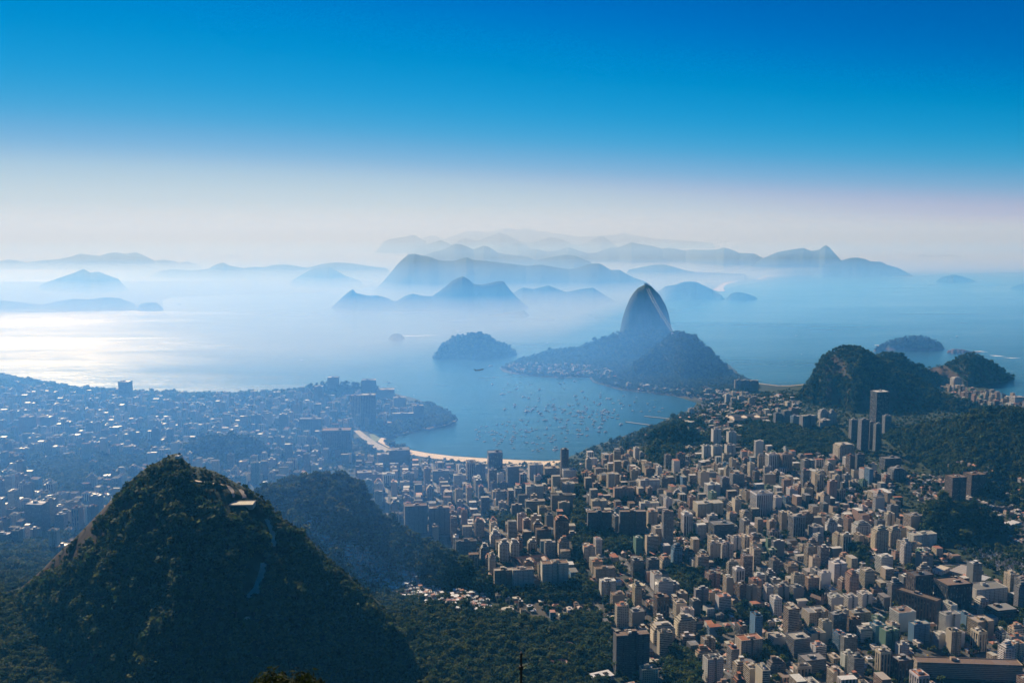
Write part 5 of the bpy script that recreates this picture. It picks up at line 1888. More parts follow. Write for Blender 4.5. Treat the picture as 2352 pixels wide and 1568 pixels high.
def house_meshes(i):
    r = random.Random(900 + i)
    nm, rc = HROOF[i % 5]
    w, d, h = r.uniform(9, 15), r.uniform(8, 11), r.choice((4.5, 6.5, 7.5))
    wall, roof = MB(), MB()
    wc = jit(HW[(i // 5) % 5], 0.1, r)
    wall.box(-w / 2, w / 2, -d / 2, d / 2, -3, h, wc, (1, 1, 1, 5), top=False)
    if 'tiled' in nm:
        roof.gable(-w / 2, w / 2, -d / 2, d / 2, h - 0.1, h + r.uniform(2.0, 3.2), jit(rc, 0.2, r), 0.6, r.choice((0, 0.9)))
        roof.quad([(-w / 2, d / 2, h - 0.1), (w / 2, d / 2, h - 0.1), (w / 2, -d / 2, h - 0.1), (-w / 2, -d / 2, h - 0.1)], rc)
    else:
        roof.box(-w / 2 - 0.3, w / 2 + 0.3, -d / 2 - 0.3, d / 2 + 0.3, h, h + 0.5, jit(rc, 0.2, r))
        roof.box(w * 0.05, w * 0.35, -d * 0.2, d * 0.25, h + 0.5, h + 2.4, wc)
    mr = M_TILE if 'tiled' in nm else (M_METAL if 'metal' in nm else M_ROOF)
    return nm, wall.mesh("walls", M_FACADE), roof.mesh("roof", mr), wall, roof, mr


HM = [house_meshes(i) for i in range(25)]
HP = np.array([(h[0], h[1]) for h in HOUSES])
HG = ground(HP[:, 0], HP[:, 1])
hv = seen(HP[:, 0], HP[:, 1], HG + 6, 0)
cand = []
for q, v, g in zip(HOUSES, hv, HG):
    px, py, f_ = project(q[0], q[1], g + 5)
    if v and -10 < px < PW + 10 and py < PH + 12:
        cand.append((f_, px, py, g, q))
cand.sort(key=lambda t: t[0])
AREA = [(lambda x, y: y > 1290, "in the lower right city"), (lambda x, y: x > 1335 and y > 1000, "in the middle right city"), (lambda x, y: x < 800 and y > 880, "in the hazy left city"), (lambda x, y: y < 900, "on the narrow strip below the dome"), (lambda x, y: True, "between blocks behind the wooded ridge")]
hm_mb = [MB(), MB(), MB(), MB()]
for i, (f_, px, py, g, q) in enumerate(cand):
    k = rr.randrange(25)
    nm, wm, rm, wmb, rmb, mr = HM[k]
    if i < 300:
        root = bpy.data.objects.new("house", None)
        C.objects.link(root)
        root.location = (q[0], q[1], g)
        root.rotation_euler = (0, 0, q[5])
        a_ = next(t for fn, t in AREA if fn(px, py))
        tag(root, f"low {['white', 'cream', 'tan', 'grey', 'pink'][k // 5]} house with a {nm} roof {a_}", "house", "low houses among the blocks")
        link("walls", wm, root)
        link("roof", rm, root)
    else:
        hm_mb[0].add(wmb, q[0], q[1], g, q[5])
        hm_mb[{M_ROOF: 1, M_TILE: 2, M_METAL: 3}[mr]].add(rmb, q[0], q[1], g, q[5])
tot = MB()
for mi, mb in enumerate(hm_mb):
    mb.m = [mi] * len(mb.m)
    tot.add(mb)
o = link("distant_houses", tot.mesh("distant_houses", [M_FACADE, M_ROOF, M_TILE, M_METAL]))
tag(o, "mass of small low houses among the distant blocks", "houses", kind="stuff")

# ---- hillside shacks in the valley behind the front mountain
SHACK_POLYS = [[(692, 1195), (712, 1205), (760, 1240), (860, 1272), (930, 1305), (985, 1352), (1112, 1368), (1130, 1395), (1110, 1412), (985, 1400), (900, 1370), (830, 1340), (790, 1298), (745, 1265), (715, 1230)]]
SC_ = [(0.75, 0.72, 0.66), (0.50, 0.28, 0.19), (0.45, 0.38, 0.33), (0.66, 0.56, 0.42), (0.25, 0.36, 0.36), (0.30, 0.18, 0.13), (0.60, 0.58, 0.55), (0.40, 0.37, 0.34)]
SN_ = ['white', 'brick', 'brown', 'tan', 'teal', 'dark brick', 'white', 'grey']


def shack(i):
    r = random.Random(300 + i)
    w, d, h = r.uniform(4.5, 8), r.uniform(4.5, 7), r.choice((3.2, 5.8, 5.8, 8.2))
    a, b = MB(), MB()
    a.box(-w / 2, w / 2, -d / 2, d / 2, -4, h, jit(SC_[i % 8], 0.15, r), (5, 5, 5, 5), top=False)
    t = r.random()
    rc = jit(r.choice(((0.60, 0.57, 0.53), (0.78, 0.75, 0.70), (0.36, 0.35, 0.33), (0.40, 0.20, 0.12))), 0.25, r)
    if t < 0.6:
        z0, z1 = h, h + r.uniform(0.3, 1.1)
        b.quad([(-w / 2 - .4, -d / 2 - .4, z0 + .15), (w / 2 + .4, -d / 2 - .4, z0 + .15), (w / 2 + .4, d / 2 + .4, z1 + .15), (-w / 2 - .4, d / 2 + .4, z1 + .15)], rc)
        b.quad([(-w / 2 - .4, d / 2 + .4, z1), (w / 2 + .4, d / 2 + .4, z1), (w / 2 + .4, -d / 2 - .4, z0), (-w / 2 - .4, -d / 2 - .4, z0)], rc)
    else:
        b.box(-w / 2 - .15, w / 2 + .15, -d / 2 - .15, d / 2 + .15, h, h + .35, rc)
        b.box(-.9, .9, -.9, .9, h + .35, h + 1.6, (0.12, 0.30, 0.50) if t > 0.8 else (0.4, 0.4, 0.4))
    return a.mesh("walls", M_FACADE), b.mesh("roof", M_METAL), a, b


SH = [shack(i) for i in range(16)]
sx, sy = [], []
for poly in SHACK_POLYS:
    x0, x1 = min(p[0] for p in poly), max(p[0] for p in poly)
    y0, y1 = min(p[1] for p in poly), max(p[1] for p in poly)
    gx_, gy_ = np.meshgrid(np.arange(x0, x1, 7.2), np.arange(y0, y1, 5.2))
    gx_ = gx_ + rng.uniform(-2.6, 2.6, gx_.shape)
    gy_ = gy_ + rng.uniform(-2.0, 2.0, gy_.shape)
    m = in_poly(gx_, gy_, poly)
    sx.extend(gx_[m]), sy.extend(gy_[m])
sX, sY, sZ = hit(sx, sy)
o_ = rng.permutation(len(sX))
sel_ = [i for i in o_ if rng.random() < 0.82 and abs(sX[i]) < 900]
sel_.sort(key=lambda i: sY[i])
sm = [MB(), MB()]
SHACK_XY = [(sX[i], sY[i]) for i in sel_]
for n_, i in enumerate(sel_):
    k = rr.randrange(16)
    wm, rm, wmb, rmb = SH[k]
    rot = rr.uniform(-0.6, 0.6)
    if n_ < 300:
        root = bpy.data.objects.new("hillside_shack", None)
        C.objects.link(root)
        root.location = (sX[i], sY[i], sZ[i])
        root.rotation_euler = (0, 0, rot)
        px = project(sX[i], sY[i], sZ[i])[0]
        where = "high in the valley" if px < 820 else ("in the middle of the slope" if px < 960 else "at the low end of the slope")
        tag(root, f"tiny {SN_[k % 8]} shack packed among others {where}", "shack", "hillside shacks below the wooded ridge")
        link("walls", wm, root)
        link("roof", rm, root)
    else:
        sm[0].add(wmb, sX[i], sY[i], sZ[i], rot)
        sm[1].add(rmb, sX[i], sY[i], sZ[i], rot)
if sm[0].v:
    sm[1].m = [1] * len(sm[1].m)
    sm[0].add(sm[1])
    o = link("distant_shacks", sm[0].mesh("distant_shacks", [M_FACADE, M_METAL]))
    tag(o, "mass of tiny shacks farther up the valley", "shacks", kind="stuff")
print("shacks", len(sel_))

# ------------------------------------------------------------------ trees
def make_leaf(name, cols):
    m, nt, b = new_mat(name)
    oi = nt.nodes.new("ShaderNodeObjectInfo")
    at = nt.nodes.new("ShaderNodeAttribute")
    at.attribute_name = "col"
    big = noise_n(nt, 0.020, 5, 0.7, geo_pos(nt))
    f = math_n(nt, 'ADD', math_n(nt, 'MULTIPLY', oi.outputs['Random'], 0.42), math_n(nt, 'MULTIPLY', big, 0.86))
    base = ramp(nt, f, cols)
    mx = nt.nodes.new("ShaderNodeMix")
    mx.data_type = 'RGBA'
    mx.blend_type = 'MULTIPLY'
    mx.inputs[0].default_value = 1.0
    nt.links.new(base, mx.inputs[6])
    nt.links.new(at.outputs['Color'], mx.inputs[7])
    nt.links.new(mx.outputs[2], b.inputs['Base Color'])
    b.inputs['Roughness'].default_value = 0.7
    b.inputs['Specular IOR Level'].default_value = 0.04
    tr = nt.nodes.new("ShaderNodeBsdfTranslucent")
    nt.links.new(mx.outputs[2], tr.inputs['Color'])
    ms = nt.nodes.new("ShaderNodeMixShader")
    ms.inputs[0].default_value = 0.32
    out = [n for n in nt.nodes if n.type == 'OUTPUT_MATERIAL'][0]
    nt.links.new(b.outputs[0], ms.inputs[1])
    nt.links.new(tr.outputs[0], ms.inputs[2])
    nt.links.new(ms.outputs[0], out.inputs[0])
    return m


M_LEAF = make_leaf("leaves", [(0.30, (0.006, 0.017, 0.005)), (0.50, (0.020, 0.045, 0.010)), (0.66, (0.048, 0.076, 0.016)), (0.88, (0.100, 0.112, 0.026))])
M_BARK = plain("bark", (0.10, 0.08, 0.06), 0.9)


def crown_mesh(seed, rx, rz, zc, nclump=26, per=5, leaf=1.5, flat=0.0):
    """leaf sprays spread through an uneven crown made of several lobes"""
    r = np.random.default_rng(seed)
    mb = MB()
    lobes = []
    for k in range(nclump):
        a, t = r.uniform(0, 2 * math.pi), math.sqrt(r.uniform(0.05, 1))
        zz_ = r.uniform(-0.5, 1.0)
        k_ = math.sqrt(max(1 - zz_ * zz_ * 0.8, 0.05))
        lobes.append((rx * t * k_ * math.cos(a), rx * t * k_ * math.sin(a), zc + rz * zz_ * (0.75 + 0.3 * r.random()), r.uniform(0.6, 1.0)))
    for lx, ly, lz, ls in lobes:
        sh = r.uniform(0.65, 1.3)
        for q in range(per):
            c = Vector((lx, ly, lz)) + Vector(r.normal(0, leaf * 0.62 * ls, 3))
            n = (Vector((lx, ly, (lz - zc) * 1.5 + rz * 0.7)).normalized() + Vector(r.normal(0, 0.45, 3))).normalized()
            a = n.orthogonal().normalized()
            a = Matrix.Rotation(r.uniform(0, 6.28), 3, n) @ a
            bb = n.cross(a)
            s1, s2 = leaf * ls * r.uniform(0.7, 1.25), leaf * ls * r.uniform(0.6, 1.0)
            k = sh * r.uniform(0.8, 1.2)
            mb.quad([tuple(c - a * s1 - bb * s2 * 0.6), tuple(c + a * s1 * 0.5 - bb * s2), tuple(c + a * s1 + bb * s2 * 0.5), tuple(c - a * s1 * 0.4 + bb * s2)], (k, k, k * 0.95))
    return mb


def trunk_mesh(seed, h, rad, rx):
    r = random.Random(seed)
    mb = MB()
    tube(mb, (0, 0, -1.5), (0.2, 0.1, h * 0.55), rad, rad * 0.7, 6)
    for k in range(4):
        a = k * 1.6 + r.random()
        tube(mb, (0.2, 0.1, h * 0.5), (rx * 0.5 * math.cos(a), rx * 0.5 * math.sin(a), h * r.uniform(0.75, 0.95)), rad * 0.55, rad * 0.2, 5)
    return mb.mesh("trunk", M_BARK)


TREES = []
for i in range(6):
    rx, rz = (4.6, 3.2) if i % 2 == 0 else (3.8, 3.6)
    zc = 5.6 + (i % 3) * 0.8
    cm = crown_mesh(40 + i, rx, rz, zc, 30 + 3 * i, 5, 1.35)
    TREES.append((cm.mesh("crown", M_LEAF), trunk_mesh(60 + i, zc, 0.32, rx)))

# ---- where the woods stand: on the slopes that face the lookout, in the parks, along the streets
pts = []


def scatter_hill(H, spacing, smin=-1.02, smax=0.10, scale=1.0):
    X, Y, Z, S, Rk = H.X, H.Y, H.Z, H.S, H.R
    r0, r1 = np.searchsorted(S[:, 0], [smin, smax])
    X, Y, Z, Rk = X[r0:r1], Y[r0:r1], Z[r0:r1], Rk[r0:r1]
    e1 = np.stack([X[1:, :-1] - X[:-1, :-1], Y[1:, :-1] - Y[:-1, :-1], Z[1:, :-1] - Z[:-1, :-1]], -1)
    e2 = np.stack([X[:-1, 1:] - X[:-1, :-1], Y[:-1, 1:] - Y[:-1, :-1], Z[:-1, 1:] - Z[:-1, :-1]], -1)
    A = np.linalg.norm(np.cross(e1, e2), axis=-1)
    p = (A / A.sum()).ravel()
    n = int(A.sum() / spacing ** 2)
    idx = rng.choice(p.size, size=n, p=p)
    i, j = np.unravel_index(idx, A.shape)
    u, v = rng.random(n), rng.random(n)
    P = np.stack([X[i, j], Y[i, j], Z[i, j]], -1) + e1[i, j] * u[:, None] + e2[i, j] * v[:, None]
    k = (Rk[i, j] < 0.45 + 0.2 * rng.random(n)) & (P[:, 2] > 2.5)
    # clearings
    k &= fbm(P[:, 0] / 26, P[:, 1] / 26, 733, 3) > -0.62
    P = P[k]
    P = P[P[:, 2] > land_look(P[:, 0], P[:, 1]) - 1.0]
    s = scale * np.exp(rng.normal(0, 0.36, len(P)))
    return np.column_stack([P, s])


q_ = scatter_hill(dona, 5.4, -1.02, 0.03, scale=0.98)
q_ = q_[(q_[:, 0] / q_[:, 1] > -0.30) | (q_[:, 1] < dona.parts(q_[:, 0] / q_[:, 1])[1] - 1)]
_dh, _dd = dona.parts(q_[:, 0] / q_[:, 1])[:2]
q_[:, 3] *= 1 - 0.62 * smooth(42, 8, _dd - q_[:, 1])
q_[:, 3] *= 1 - 0.35 * smooth(280, 345, q_[:, 2])
pts.append(q_)
pts.append(scatter_hill(ridge2, 6.0, scale=1.0))
pts.append(scatter_hill(right_knob, 6.5, scale=0.95))
pts.append(scatter_hill(sao_joao, 7.0, scale=0.95))
pts.append(scatter_hill(azul, 8.5, scale=1.2))
pts.append(scatter_hill(mid_knob, 8, scale=1.1))
pts.append(scatter_hill(babilonia, 8, scale=0.85))
pts.append(scatter_hill(viuva, 10, scale=1.2))
for H_ in (leme, back_hill, urca_hill, urca_ridge, cao, cotunduba):
    pts.append(scatter_hill(H_, 8.5, scale=0.8))


def scatter_poly(W, spacing, scale, keep=1.0):
    xs, ys = [p[0] for p in W], [p[1] for p in W]
    n = int((max(xs) - min(xs)) * (max(ys) - min(ys)) / spacing ** 2 * keep)
    P = np.column_stack([rng.uniform(min(xs), max(xs), n), rng.uniform(min(ys), max(ys), n)])
    k = in_poly(P[:, 0], P[:, 1], W) & in_poly(P[:, 0], P[:, 1], SHORE_W) & (dist_poly(P[:, 0], P[:, 1], SHORE_W) > 9)
    P = P[k]
    P = P[ground(P[:, 0], P[:, 1]) < land_look(P[:, 0], P[:, 1]) + 2.0]
    return np.column_stack([P, ground(P[:, 0], P[:, 1]), scale * np.exp(rng.normal(0, 0.25, len(P)))])


for (c_, poly), W in zip(PARKS0, PARKS):
    if c_ == 6 and poly[0][0] == 1890:
        pts.append(scatter_poly(W, 16, 0.9))
        continue
    near_ = np.mean([p[1] for p in W]) < 1900
    pts.append(scatter_poly(W, 6.4 if near_ else 9.5, 0.95 if near_ else 1.25))
# left shore park and street trees
pts.append(scatter_poly([at_z(*p, 5) for p in [(-100, 866), (60, 880), (200, 899), (330, 908), (545, 912), (690, 898), (760, 890), (780, 900), (560, 920), (330, 917), (60, 895), (-100, 882)]], 12, 1.5))
pts.append(scatter_poly([at_z(*p, 5) for p in [(890, 1040), (985, 1052), (1100, 1066), (1250, 1074), (1320, 1066), (1320, 1076), (1100, 1078), (950, 1062)]], 13, 0.75, 0.7))
pts.append(scatter_poly([at_z(*p, 5) for p in [(1350, 1034), (1470, 990), (1560, 955), (1620, 960), (1500, 1010), (1420, 1040)]], 16, 1.3, 0.7))
pts.append(scatter_poly([at_z(*p, 5) for p in [(1146, 846), (1195, 824), (1300, 806), (1500, 812), (1700, 862), (1745, 886), (1690, 915), (1560, 908), (1430, 896), (1355, 872), (1225, 863)]], 11, 1.0))
pts.append(scatter_poly([at_z(*p, 5) for p in [(1330, 1070), (1480, 1035), (1650, 1062), (1960, 1062), (2100, 1250), (2352, 1380), (2352, 1600), (1420, 1600), (1340, 1370)]], 24, 0.85))
pts.append(scatter_poly([at_z(*p, 5) for p in [(0, 900), (690, 910), (960, 960), (800, 1050), (430, 1100), (120, 1320), (0, 1330)]], 30, 1.1))
pts.append(scatter_poly([at_z(*p, 5) for p in [(1560, 965), (1640, 905), (1840, 908), (1830, 960), (1950, 1050), (1620, 1058)]], 26, 1.1))
pts.append(scatter_poly([at_z(*p, 5) for p in [(-20, 905), (560, 922), (700, 900), (880, 900), (1000, 940), (1045, 962), (900, 1000), (860, 1030), (1000, 1062), (1300, 1062), (1345, 1033), (1400, 1014), (1470, 989), (1530, 965), (1620, 920), (1850, 890), (2352, 940), (2700, 1020), (2700, 1800), (-200, 1950)]], 21, 0.9))
ct = np.array(CITY_TREES)
pts.append(np.column_stack([ct[:, :2], ground(ct[:, 0], ct[:, 1]), ct[:, 2] * 1.1]))
PT = np.concatenate(pts)
# keep clear of roofs and roads
from mathutils import kdtree
kd = kdtree.KDTree(len(BLD) + len(HOUSES) + len(SHACK_XY))
rad_ = []
for b in BLD:
    kd.insert((b.x, b.y, 0), len(rad_))
    rad_.append(b.r * 0.86)
for h_ in HOUSES:
    kd.insert((h_[0], h_[1], 0), len(rad_))
    rad_.append(5.5)
for h_ in SHACK_XY:
    kd.insert((h_[0], h_[1], 0), len(rad_))
    rad_.append(4.0)
kd.balance()
ok_ = np.ones(len(PT), dtype=bool)
for i, p in enumerate(PT):
    for co, ix, d_ in kd.find_n((p[0], p[1], 0), 3):
        if d_ < rad_[ix]:
            ok_[i] = False
            break
px_, py_, f_ = project(PT[:, 0], PT[:, 1], PT[:, 2] + 4)
ok_ &= (px_ > -200) & (px_ < PW + 260) & (py_ < PH + 110)
for quad_ in CLEAR:
    ok_ &= dist_poly(PT[:, 0], PT[:, 1], quad_[0], False) > quad_[1]
PT, px_, py_, f_ = PT[ok_], px_[ok_], py_[ok_], f_[ok_]
vis_ = seen(PT[:, 0], PT[:, 1], PT[:, 2], 6.0)
PT, px_, py_, f_ = PT[vis_], px_[vis_], py_[vis_], f_[vis_]
print("trees", len(PT))
size = np.where((px_ > 0) & (px_ < PW) & (py_ < PH + 4), PT[:, 3] / f_, 0)
order = np.argsort(-size)
N_IND = 280
for i in order[:N_IND]:
    k = int(rng.integers(0, 6))
    cm, tm = TREES[k]
    root = bpy.data.objects.new("tree", None)
    C.objects.link(root)
    root.location = PT[i, :3]
    root.scale = (PT[i, 3],) * 3
    root.rotation_euler = (0, 0, float(rng.uniform(0, 6.28)))
    where = "on the front mountain's lower slope" if px_[i] < 900 else "in the dark wood at the bottom" if px_[i] < 1420 else "between houses at the lower right"
    tag(root, f"{'tall spreading' if PT[i, 3] > 1.2 else 'rounded'} dark green tree {where}", "tree", "nearest trees of the woods")
    link("crown", cm, root)
    link("trunk", tm, root)
PT = PT[order[N_IND:]]

# the rest of the woods: one mass, each point carrying a crown
src = bpy.data.collections.new("crown_kinds")
for i, (cm, tm) in enumerate(TREES):
    mo = bpy.data.objects.new("crown_kind", cm)
    src.objects.link(mo)
wm_ = bpy.data.meshes.new("woods")
wm_.vertices.add(len(PT))
wm_.vertices.foreach_set("co", PT[:, :3].astype(np.float32).ravel())
a_ = wm_.attributes.new("sz", 'FLOAT', 'POINT')
a_.data.foreach_set("value", PT[:, 3].astype(np.float32))
a_ = wm_.attributes.new("rz", 'FLOAT', 'POINT')
a_.data.foreach_set("value", rng.uniform(0, 6.28, len(PT)).astype(np.float32))
woods = link("woods", wm_)
tag(woods, "dark woods covering the hills, parks and streets", "woods", kind="stuff")
ng = bpy.data.node_groups.new("woods", 'GeometryNodeTree')
ng.interface.new_socket("Geometry", in_out='INPUT', socket_type='NodeSocketGeometry')
ng.interface.new_socket("Geometry", in_out='OUTPUT', socket_type='NodeSocketGeometry')
gi, go = ng.nodes.new("NodeGroupInput"), ng.nodes.new("NodeGroupOutput")
ci = ng.nodes.new("GeometryNodeCollectionInfo")
ci.inputs['Collection'].default_value = src
ci.inputs['Separate Children'].default_value = True
ci.inputs['Reset Children'].default_value = True
ip = ng.nodes.new("GeometryNodeInstanceOnPoints")
ip.inputs['Pick Instance'].default_value = True
na_s = ng.nodes.new("GeometryNodeInputNamedAttribute")
na_s.data_type = 'FLOAT'
na_s.inputs['Name'].default_value = "sz"
na_r = ng.nodes.new("GeometryNodeInputNamedAttribute")
na_r.data_type = 'FLOAT'
na_r.inputs['Name'].default_value = "rz"
cx = ng.nodes.new("ShaderNodeCombineXYZ")
mtp = ng.nodes.new("GeometryNodeMeshToPoints")
ng.links.new(gi.outputs[0], mtp.inputs[0])
ng.links.new(mtp.outputs[0], ip.inputs['Points'])
ng.links.new(ci.outputs[0], ip.inputs['Instance'])
ng.links.new(na_r.outputs[0], cx.inputs[2])
ng.links.new(cx.outputs[0], ip.inputs['Rotation'])
ng.links.new(na_s.outputs[0], ip.inputs['Scale'])
ng.links.new(ip.outputs[0], go.inputs[0])
md = woods.modifiers.new("woods", 'NODES')
md.node_group = ng
# ---- tombs beyond the big hall
TM = []
for i in range(4):
    a, b = MB(), MB()
    col = [(0.45, 0.42, 0.38), (0.30, 0.28, 0.25), (0.58, 0.56, 0.53), (0.22, 0.20, 0.18)][i]
    a.box(-1.3, 1.3, -2, 2, -2, 1.1, col)
    b.box(-1.0, 1.0, 1.3, 1.8, 1.1, 2.9 + i * 0.4, col)
    b.box(-0.3, 0.3, 1.35, 1.75, 2.9 + i * 0.4, 4.1 + i * 0.4, col)
    TM.append((a.mesh("slab", M_VC), b.mesh("headstone", M_VC)))
W_ = [at_z(*cpx(6, *p), 10) for p in [(1905, 650), (2080, 665), (2352, 720), (2420, 960), (2330, 930), (2200, 840)]]
P_ = np.column_stack([rng.uniform(min(p[0] for p in W_), max(p[0] for p in W_), 1500), rng.uniform(min(p[1] for p in W_), max(p[1] for p in W_), 1500)])
P_ = P_[in_poly(P_[:, 0], P_[:, 1], W_)]
px__, py__, _ = project(P_[:, 0], P_[:, 1], 12)
P_ = P_[px__ < PW][:280]
for (x, y), g in zip(P_, ground(P_[:, 0], P_[:, 1])):
    k = rr.randrange(4)
    root = bpy.data.objects.new("tomb", None)
    C.objects.link(root)
    root.location = (x, y, g)
    root.scale = (1.4, 1.4, 1.4)
    root.rotation_euler = (0, 0, 0.7 + rr.choice((0, 1.57)))
    tag(root, f"small {['grey', 'brown', 'white', 'dark'][k]} tomb in the crowded cemetery at the right edge", "tomb", "tombs of the cemetery")
    link("slab", TM[k][0], root)
    link("headstone", TM[k][1], root)

# ------------------------------------------------------------------ boats
M_HULL = make_vc("boat_paint", 0.35, 0.5, 0.06)


def hull(mb, L, B, D, col, deck):
    n = 7
    rows = []
    for i in range(n):
        t = i / (n - 1)
        k = math.sin(math.pi * min(t * 0.62 + 0.38, 1.0)) ** 0.7 if t > 0.02 else 0.82
        k = k if t < 0.98 else 0.03
        x = -L / 2 + L * t
        sheer = D * (0.75 + 0.35 * t * t)
        rows.append((x, B / 2 * k, sheer))
    for (x0, b0, s0), (x1, b1, s1) in zip(rows[:-1], rows[1:]):
        for s in (-1, 1):
            q = [(x0, s * b0 * .7, -0.3), (x1, s * b1 * .7, -0.3), (x1, s * b1, s1), (x0, s * b0, s0)]
            mb.quad(q if s < 0 else q[::-1], col)
        mb.quad([(x0, -b0, s0), (x1, -b1, s1), (x1, b1, s1), (x0, b0, s0)], deck)
    x, b, s = rows[0]
    mb.quad([(x, b * .7, -0.3), (x, -b * .7, -0.3), (x, -b, s), (x, b, s)], col)


def boat_kind(kind, i):
    r = random.Random(70 + i)
    a, c, m = MB(), MB(), MB()
    white = jit((0.72, 0.71, 0.69), 0.1, r)
    if kind == "sailboat":
        L = r.uniform(10, 14)
        hull(a, L, L * .27, 1.3, r.choice((white, white, (0.10, 0.14, 0.24), (0.30, 0.30, 0.30))), (0.50, 0.44, 0.34))
        c.box(-L * .18, L * .15, -L * .08, L * .08, 1.0, 1.9, white)
        tube(m, (L * .06, 0, 1), (L * .06, 0, L * 1.25), 0.16, 0.10, 5, (0.5, 0.5, 0.5))
        tube(m, (L * .06, 0, 2.6), (-L * .34, 0, 2.5), 0.22, 0.2, 5, (0.30, 0.34, 0.42))
        return [("hull", a), ("cabin", c), ("mast", m)]
    L = r.uniform(10, 17) if kind == "motorboat" else r.uniform(22, 30)
    hull(a, L, L * .30, 1.7 if kind == "motorboat" else 2.6, white if kind == "motorboat" else (0.20, 0.22, 0.26), (0.5, 0.46, 0.4))
    z = 1.5 if kind == "motorboat" else 2.3
    c.box(-L * .28, L * .14, -L * .10, L * .10, z, z + 1.9, white)
    c.box(-L * .22, L * .02, -L * .085, L * .085, z + 1.9, z + 3.3, jit(white, .2, r))
    tube(m, (-L * .1, 0, z + 3.2), (-L * .1, 0, z + 6), 0.12, 0.06, 5, (0.4, 0.4, 0.4))
    return [("hull", a), ("cabin", c), ("radio_mast", m)]


BK = {"sailboat": [[(n, mb.mesh(n, M_HULL)) for n, mb in boat_kind("sailboat", i)] for i in range(4)],
      "motorboat": [[(n, mb.mesh(n, M_HULL)) for n, mb in boat_kind("motorboat", 9 + i)] for i in range(4)],
      "work_boat": [[(n, mb.mesh(n, M_HULL)) for n, mb in boat_kind("work_boat", 20 + i)] for i in range(2)]}


def boat(kind, crop, x, y, label, group=None, rot=None, scale=1.0):
    X, Y = at_z(*cpx(crop, x, y), 0)
    root = bpy.data.objects.new(kind, None)
    C.objects.link(root)
    root.location = (X, Y, 0)
    root.scale = (scale,) * 3
    root.rotation_euler = (0, 0, rot if rot is not None else rr.gauss(0.35, 0.5) + (math.pi if rr.random() < .3 else 0))
    tag(root, label, {"sailboat": "sailboat", "motorboat": "motorboat", "work_boat": "work boat"}[kind], group)
    for nm, me in rr.choice(BK[kind]):
        link(nm, me, root)
    return root


for x, y, lab, s in [(1195, 1138, "dark work boat alone in the bay, nearest the open water", 1.0), (1124, 1070, "dark upright work boat at the outer end of the anchorage", .8), (1114, 947, "white work boat just below the low promontory", 1.1), (1360, 1252, "largest dark boat in the left part of the anchorage", 1.0), (1138, 1024, "small dark work boat right below the flying airplane", .7), (430, 1057, "dark boat off the wooded left point", .8), (1990, 1340, "boat moored at the head of the long pier", .9), (1480, 1312, "dark boat in the middle of the anchorage", .8)]:
    boat("work_boat", 2, x, y, lab, None, None, s)
boat("work_boat", 1, 2027, 909, "single small boat far out in the pale left bay", None, 0.3, .8)
boat("work_boat", 1, 1105, 603, "ferry with a long bright wake in the glare at left", None, 0.35, 1.6)
boat("work_boat", 3, 822, 744, "small ship alone on the ocean behind the broad dark hill", None, 0.2, .7)
boat("work_boat", 3, 1902, 749, "small ship on the ocean above the rocky island, farther one", None, 0.2, .8)
boat("work_boat", 3, 1862, 766, "small ship on the ocean above the rocky island, nearer one", None, 0.2, .5)
boat("work_boat", 3, 857, 869, "tiny boat on the ocean nearer the broad dark hill", None, 0.2, .4)
boat("work_boat", 2, 1498, 793, "tiny boat in the channel above the long ridge", None, 0.2, .7)
boat("work_boat", 2, 898, 712, "tiny boat on pale water left above the promontory hill", None, 0.2, .9)

BAY = [(960, 1420), (975, 1330), (1090, 1300), (1150, 1220), (1200, 1040), (1340, 1025), (1500, 1045), (1700, 1050), (1800, 1100), (1990, 1130), (2200, 1180), (2340, 1200), (2260, 1260), (2100, 1262), (2080, 1285), (1960, 1310), (1960, 1345), (1900, 1390), (1700, 1460), (1640, 1520), (1350, 1530), (1130, 1480)]
nb = 0
spots = []
while nb < 236:
    x, y = rr.uniform(950, 2340), rr.uniform(1030, 1525)
    if not bool(in_poly(np.array([x]), np.array([y]), BAY)[0]):
        continue
    dens = 0.30 + 0.7 * math.exp(-((x - 1780) / 230) ** 2 - ((y - 1270) / 110) ** 2) + 0.45 * math.exp(-((x - 1330) / 260) ** 2 - ((y - 1420) / 70) ** 2)
    if y < 1200:
        dens *= 0.55
    if rr.random() > dens:
        continue
    if any(abs(x - a) < 13 and abs(y - b) < 8 for a, b in spots):
        continue
    spots.append((x, y))
    nb += 1
    if y > 1310 and x < 1720:
        boat("sailboat", 2, x, y, "slim sailboat with a bare mast moored off the sandy beach", "sailboats moored off the beach", None, rr.uniform(.8, 1.2))
    elif rr.random() < .4:
        boat("sailboat", 2, x, y, "sailboat moored among motorboats in the middle of the anchorage", "sailboats in the middle of the anchorage", None, rr.uniform(.9, 1.3))
    else:
        boat("motorboat", 2, x, y, "small white motorboat moored in the crowded anchorage", "motorboats in the anchorage", None, rr.uniform(.8, 1.35))

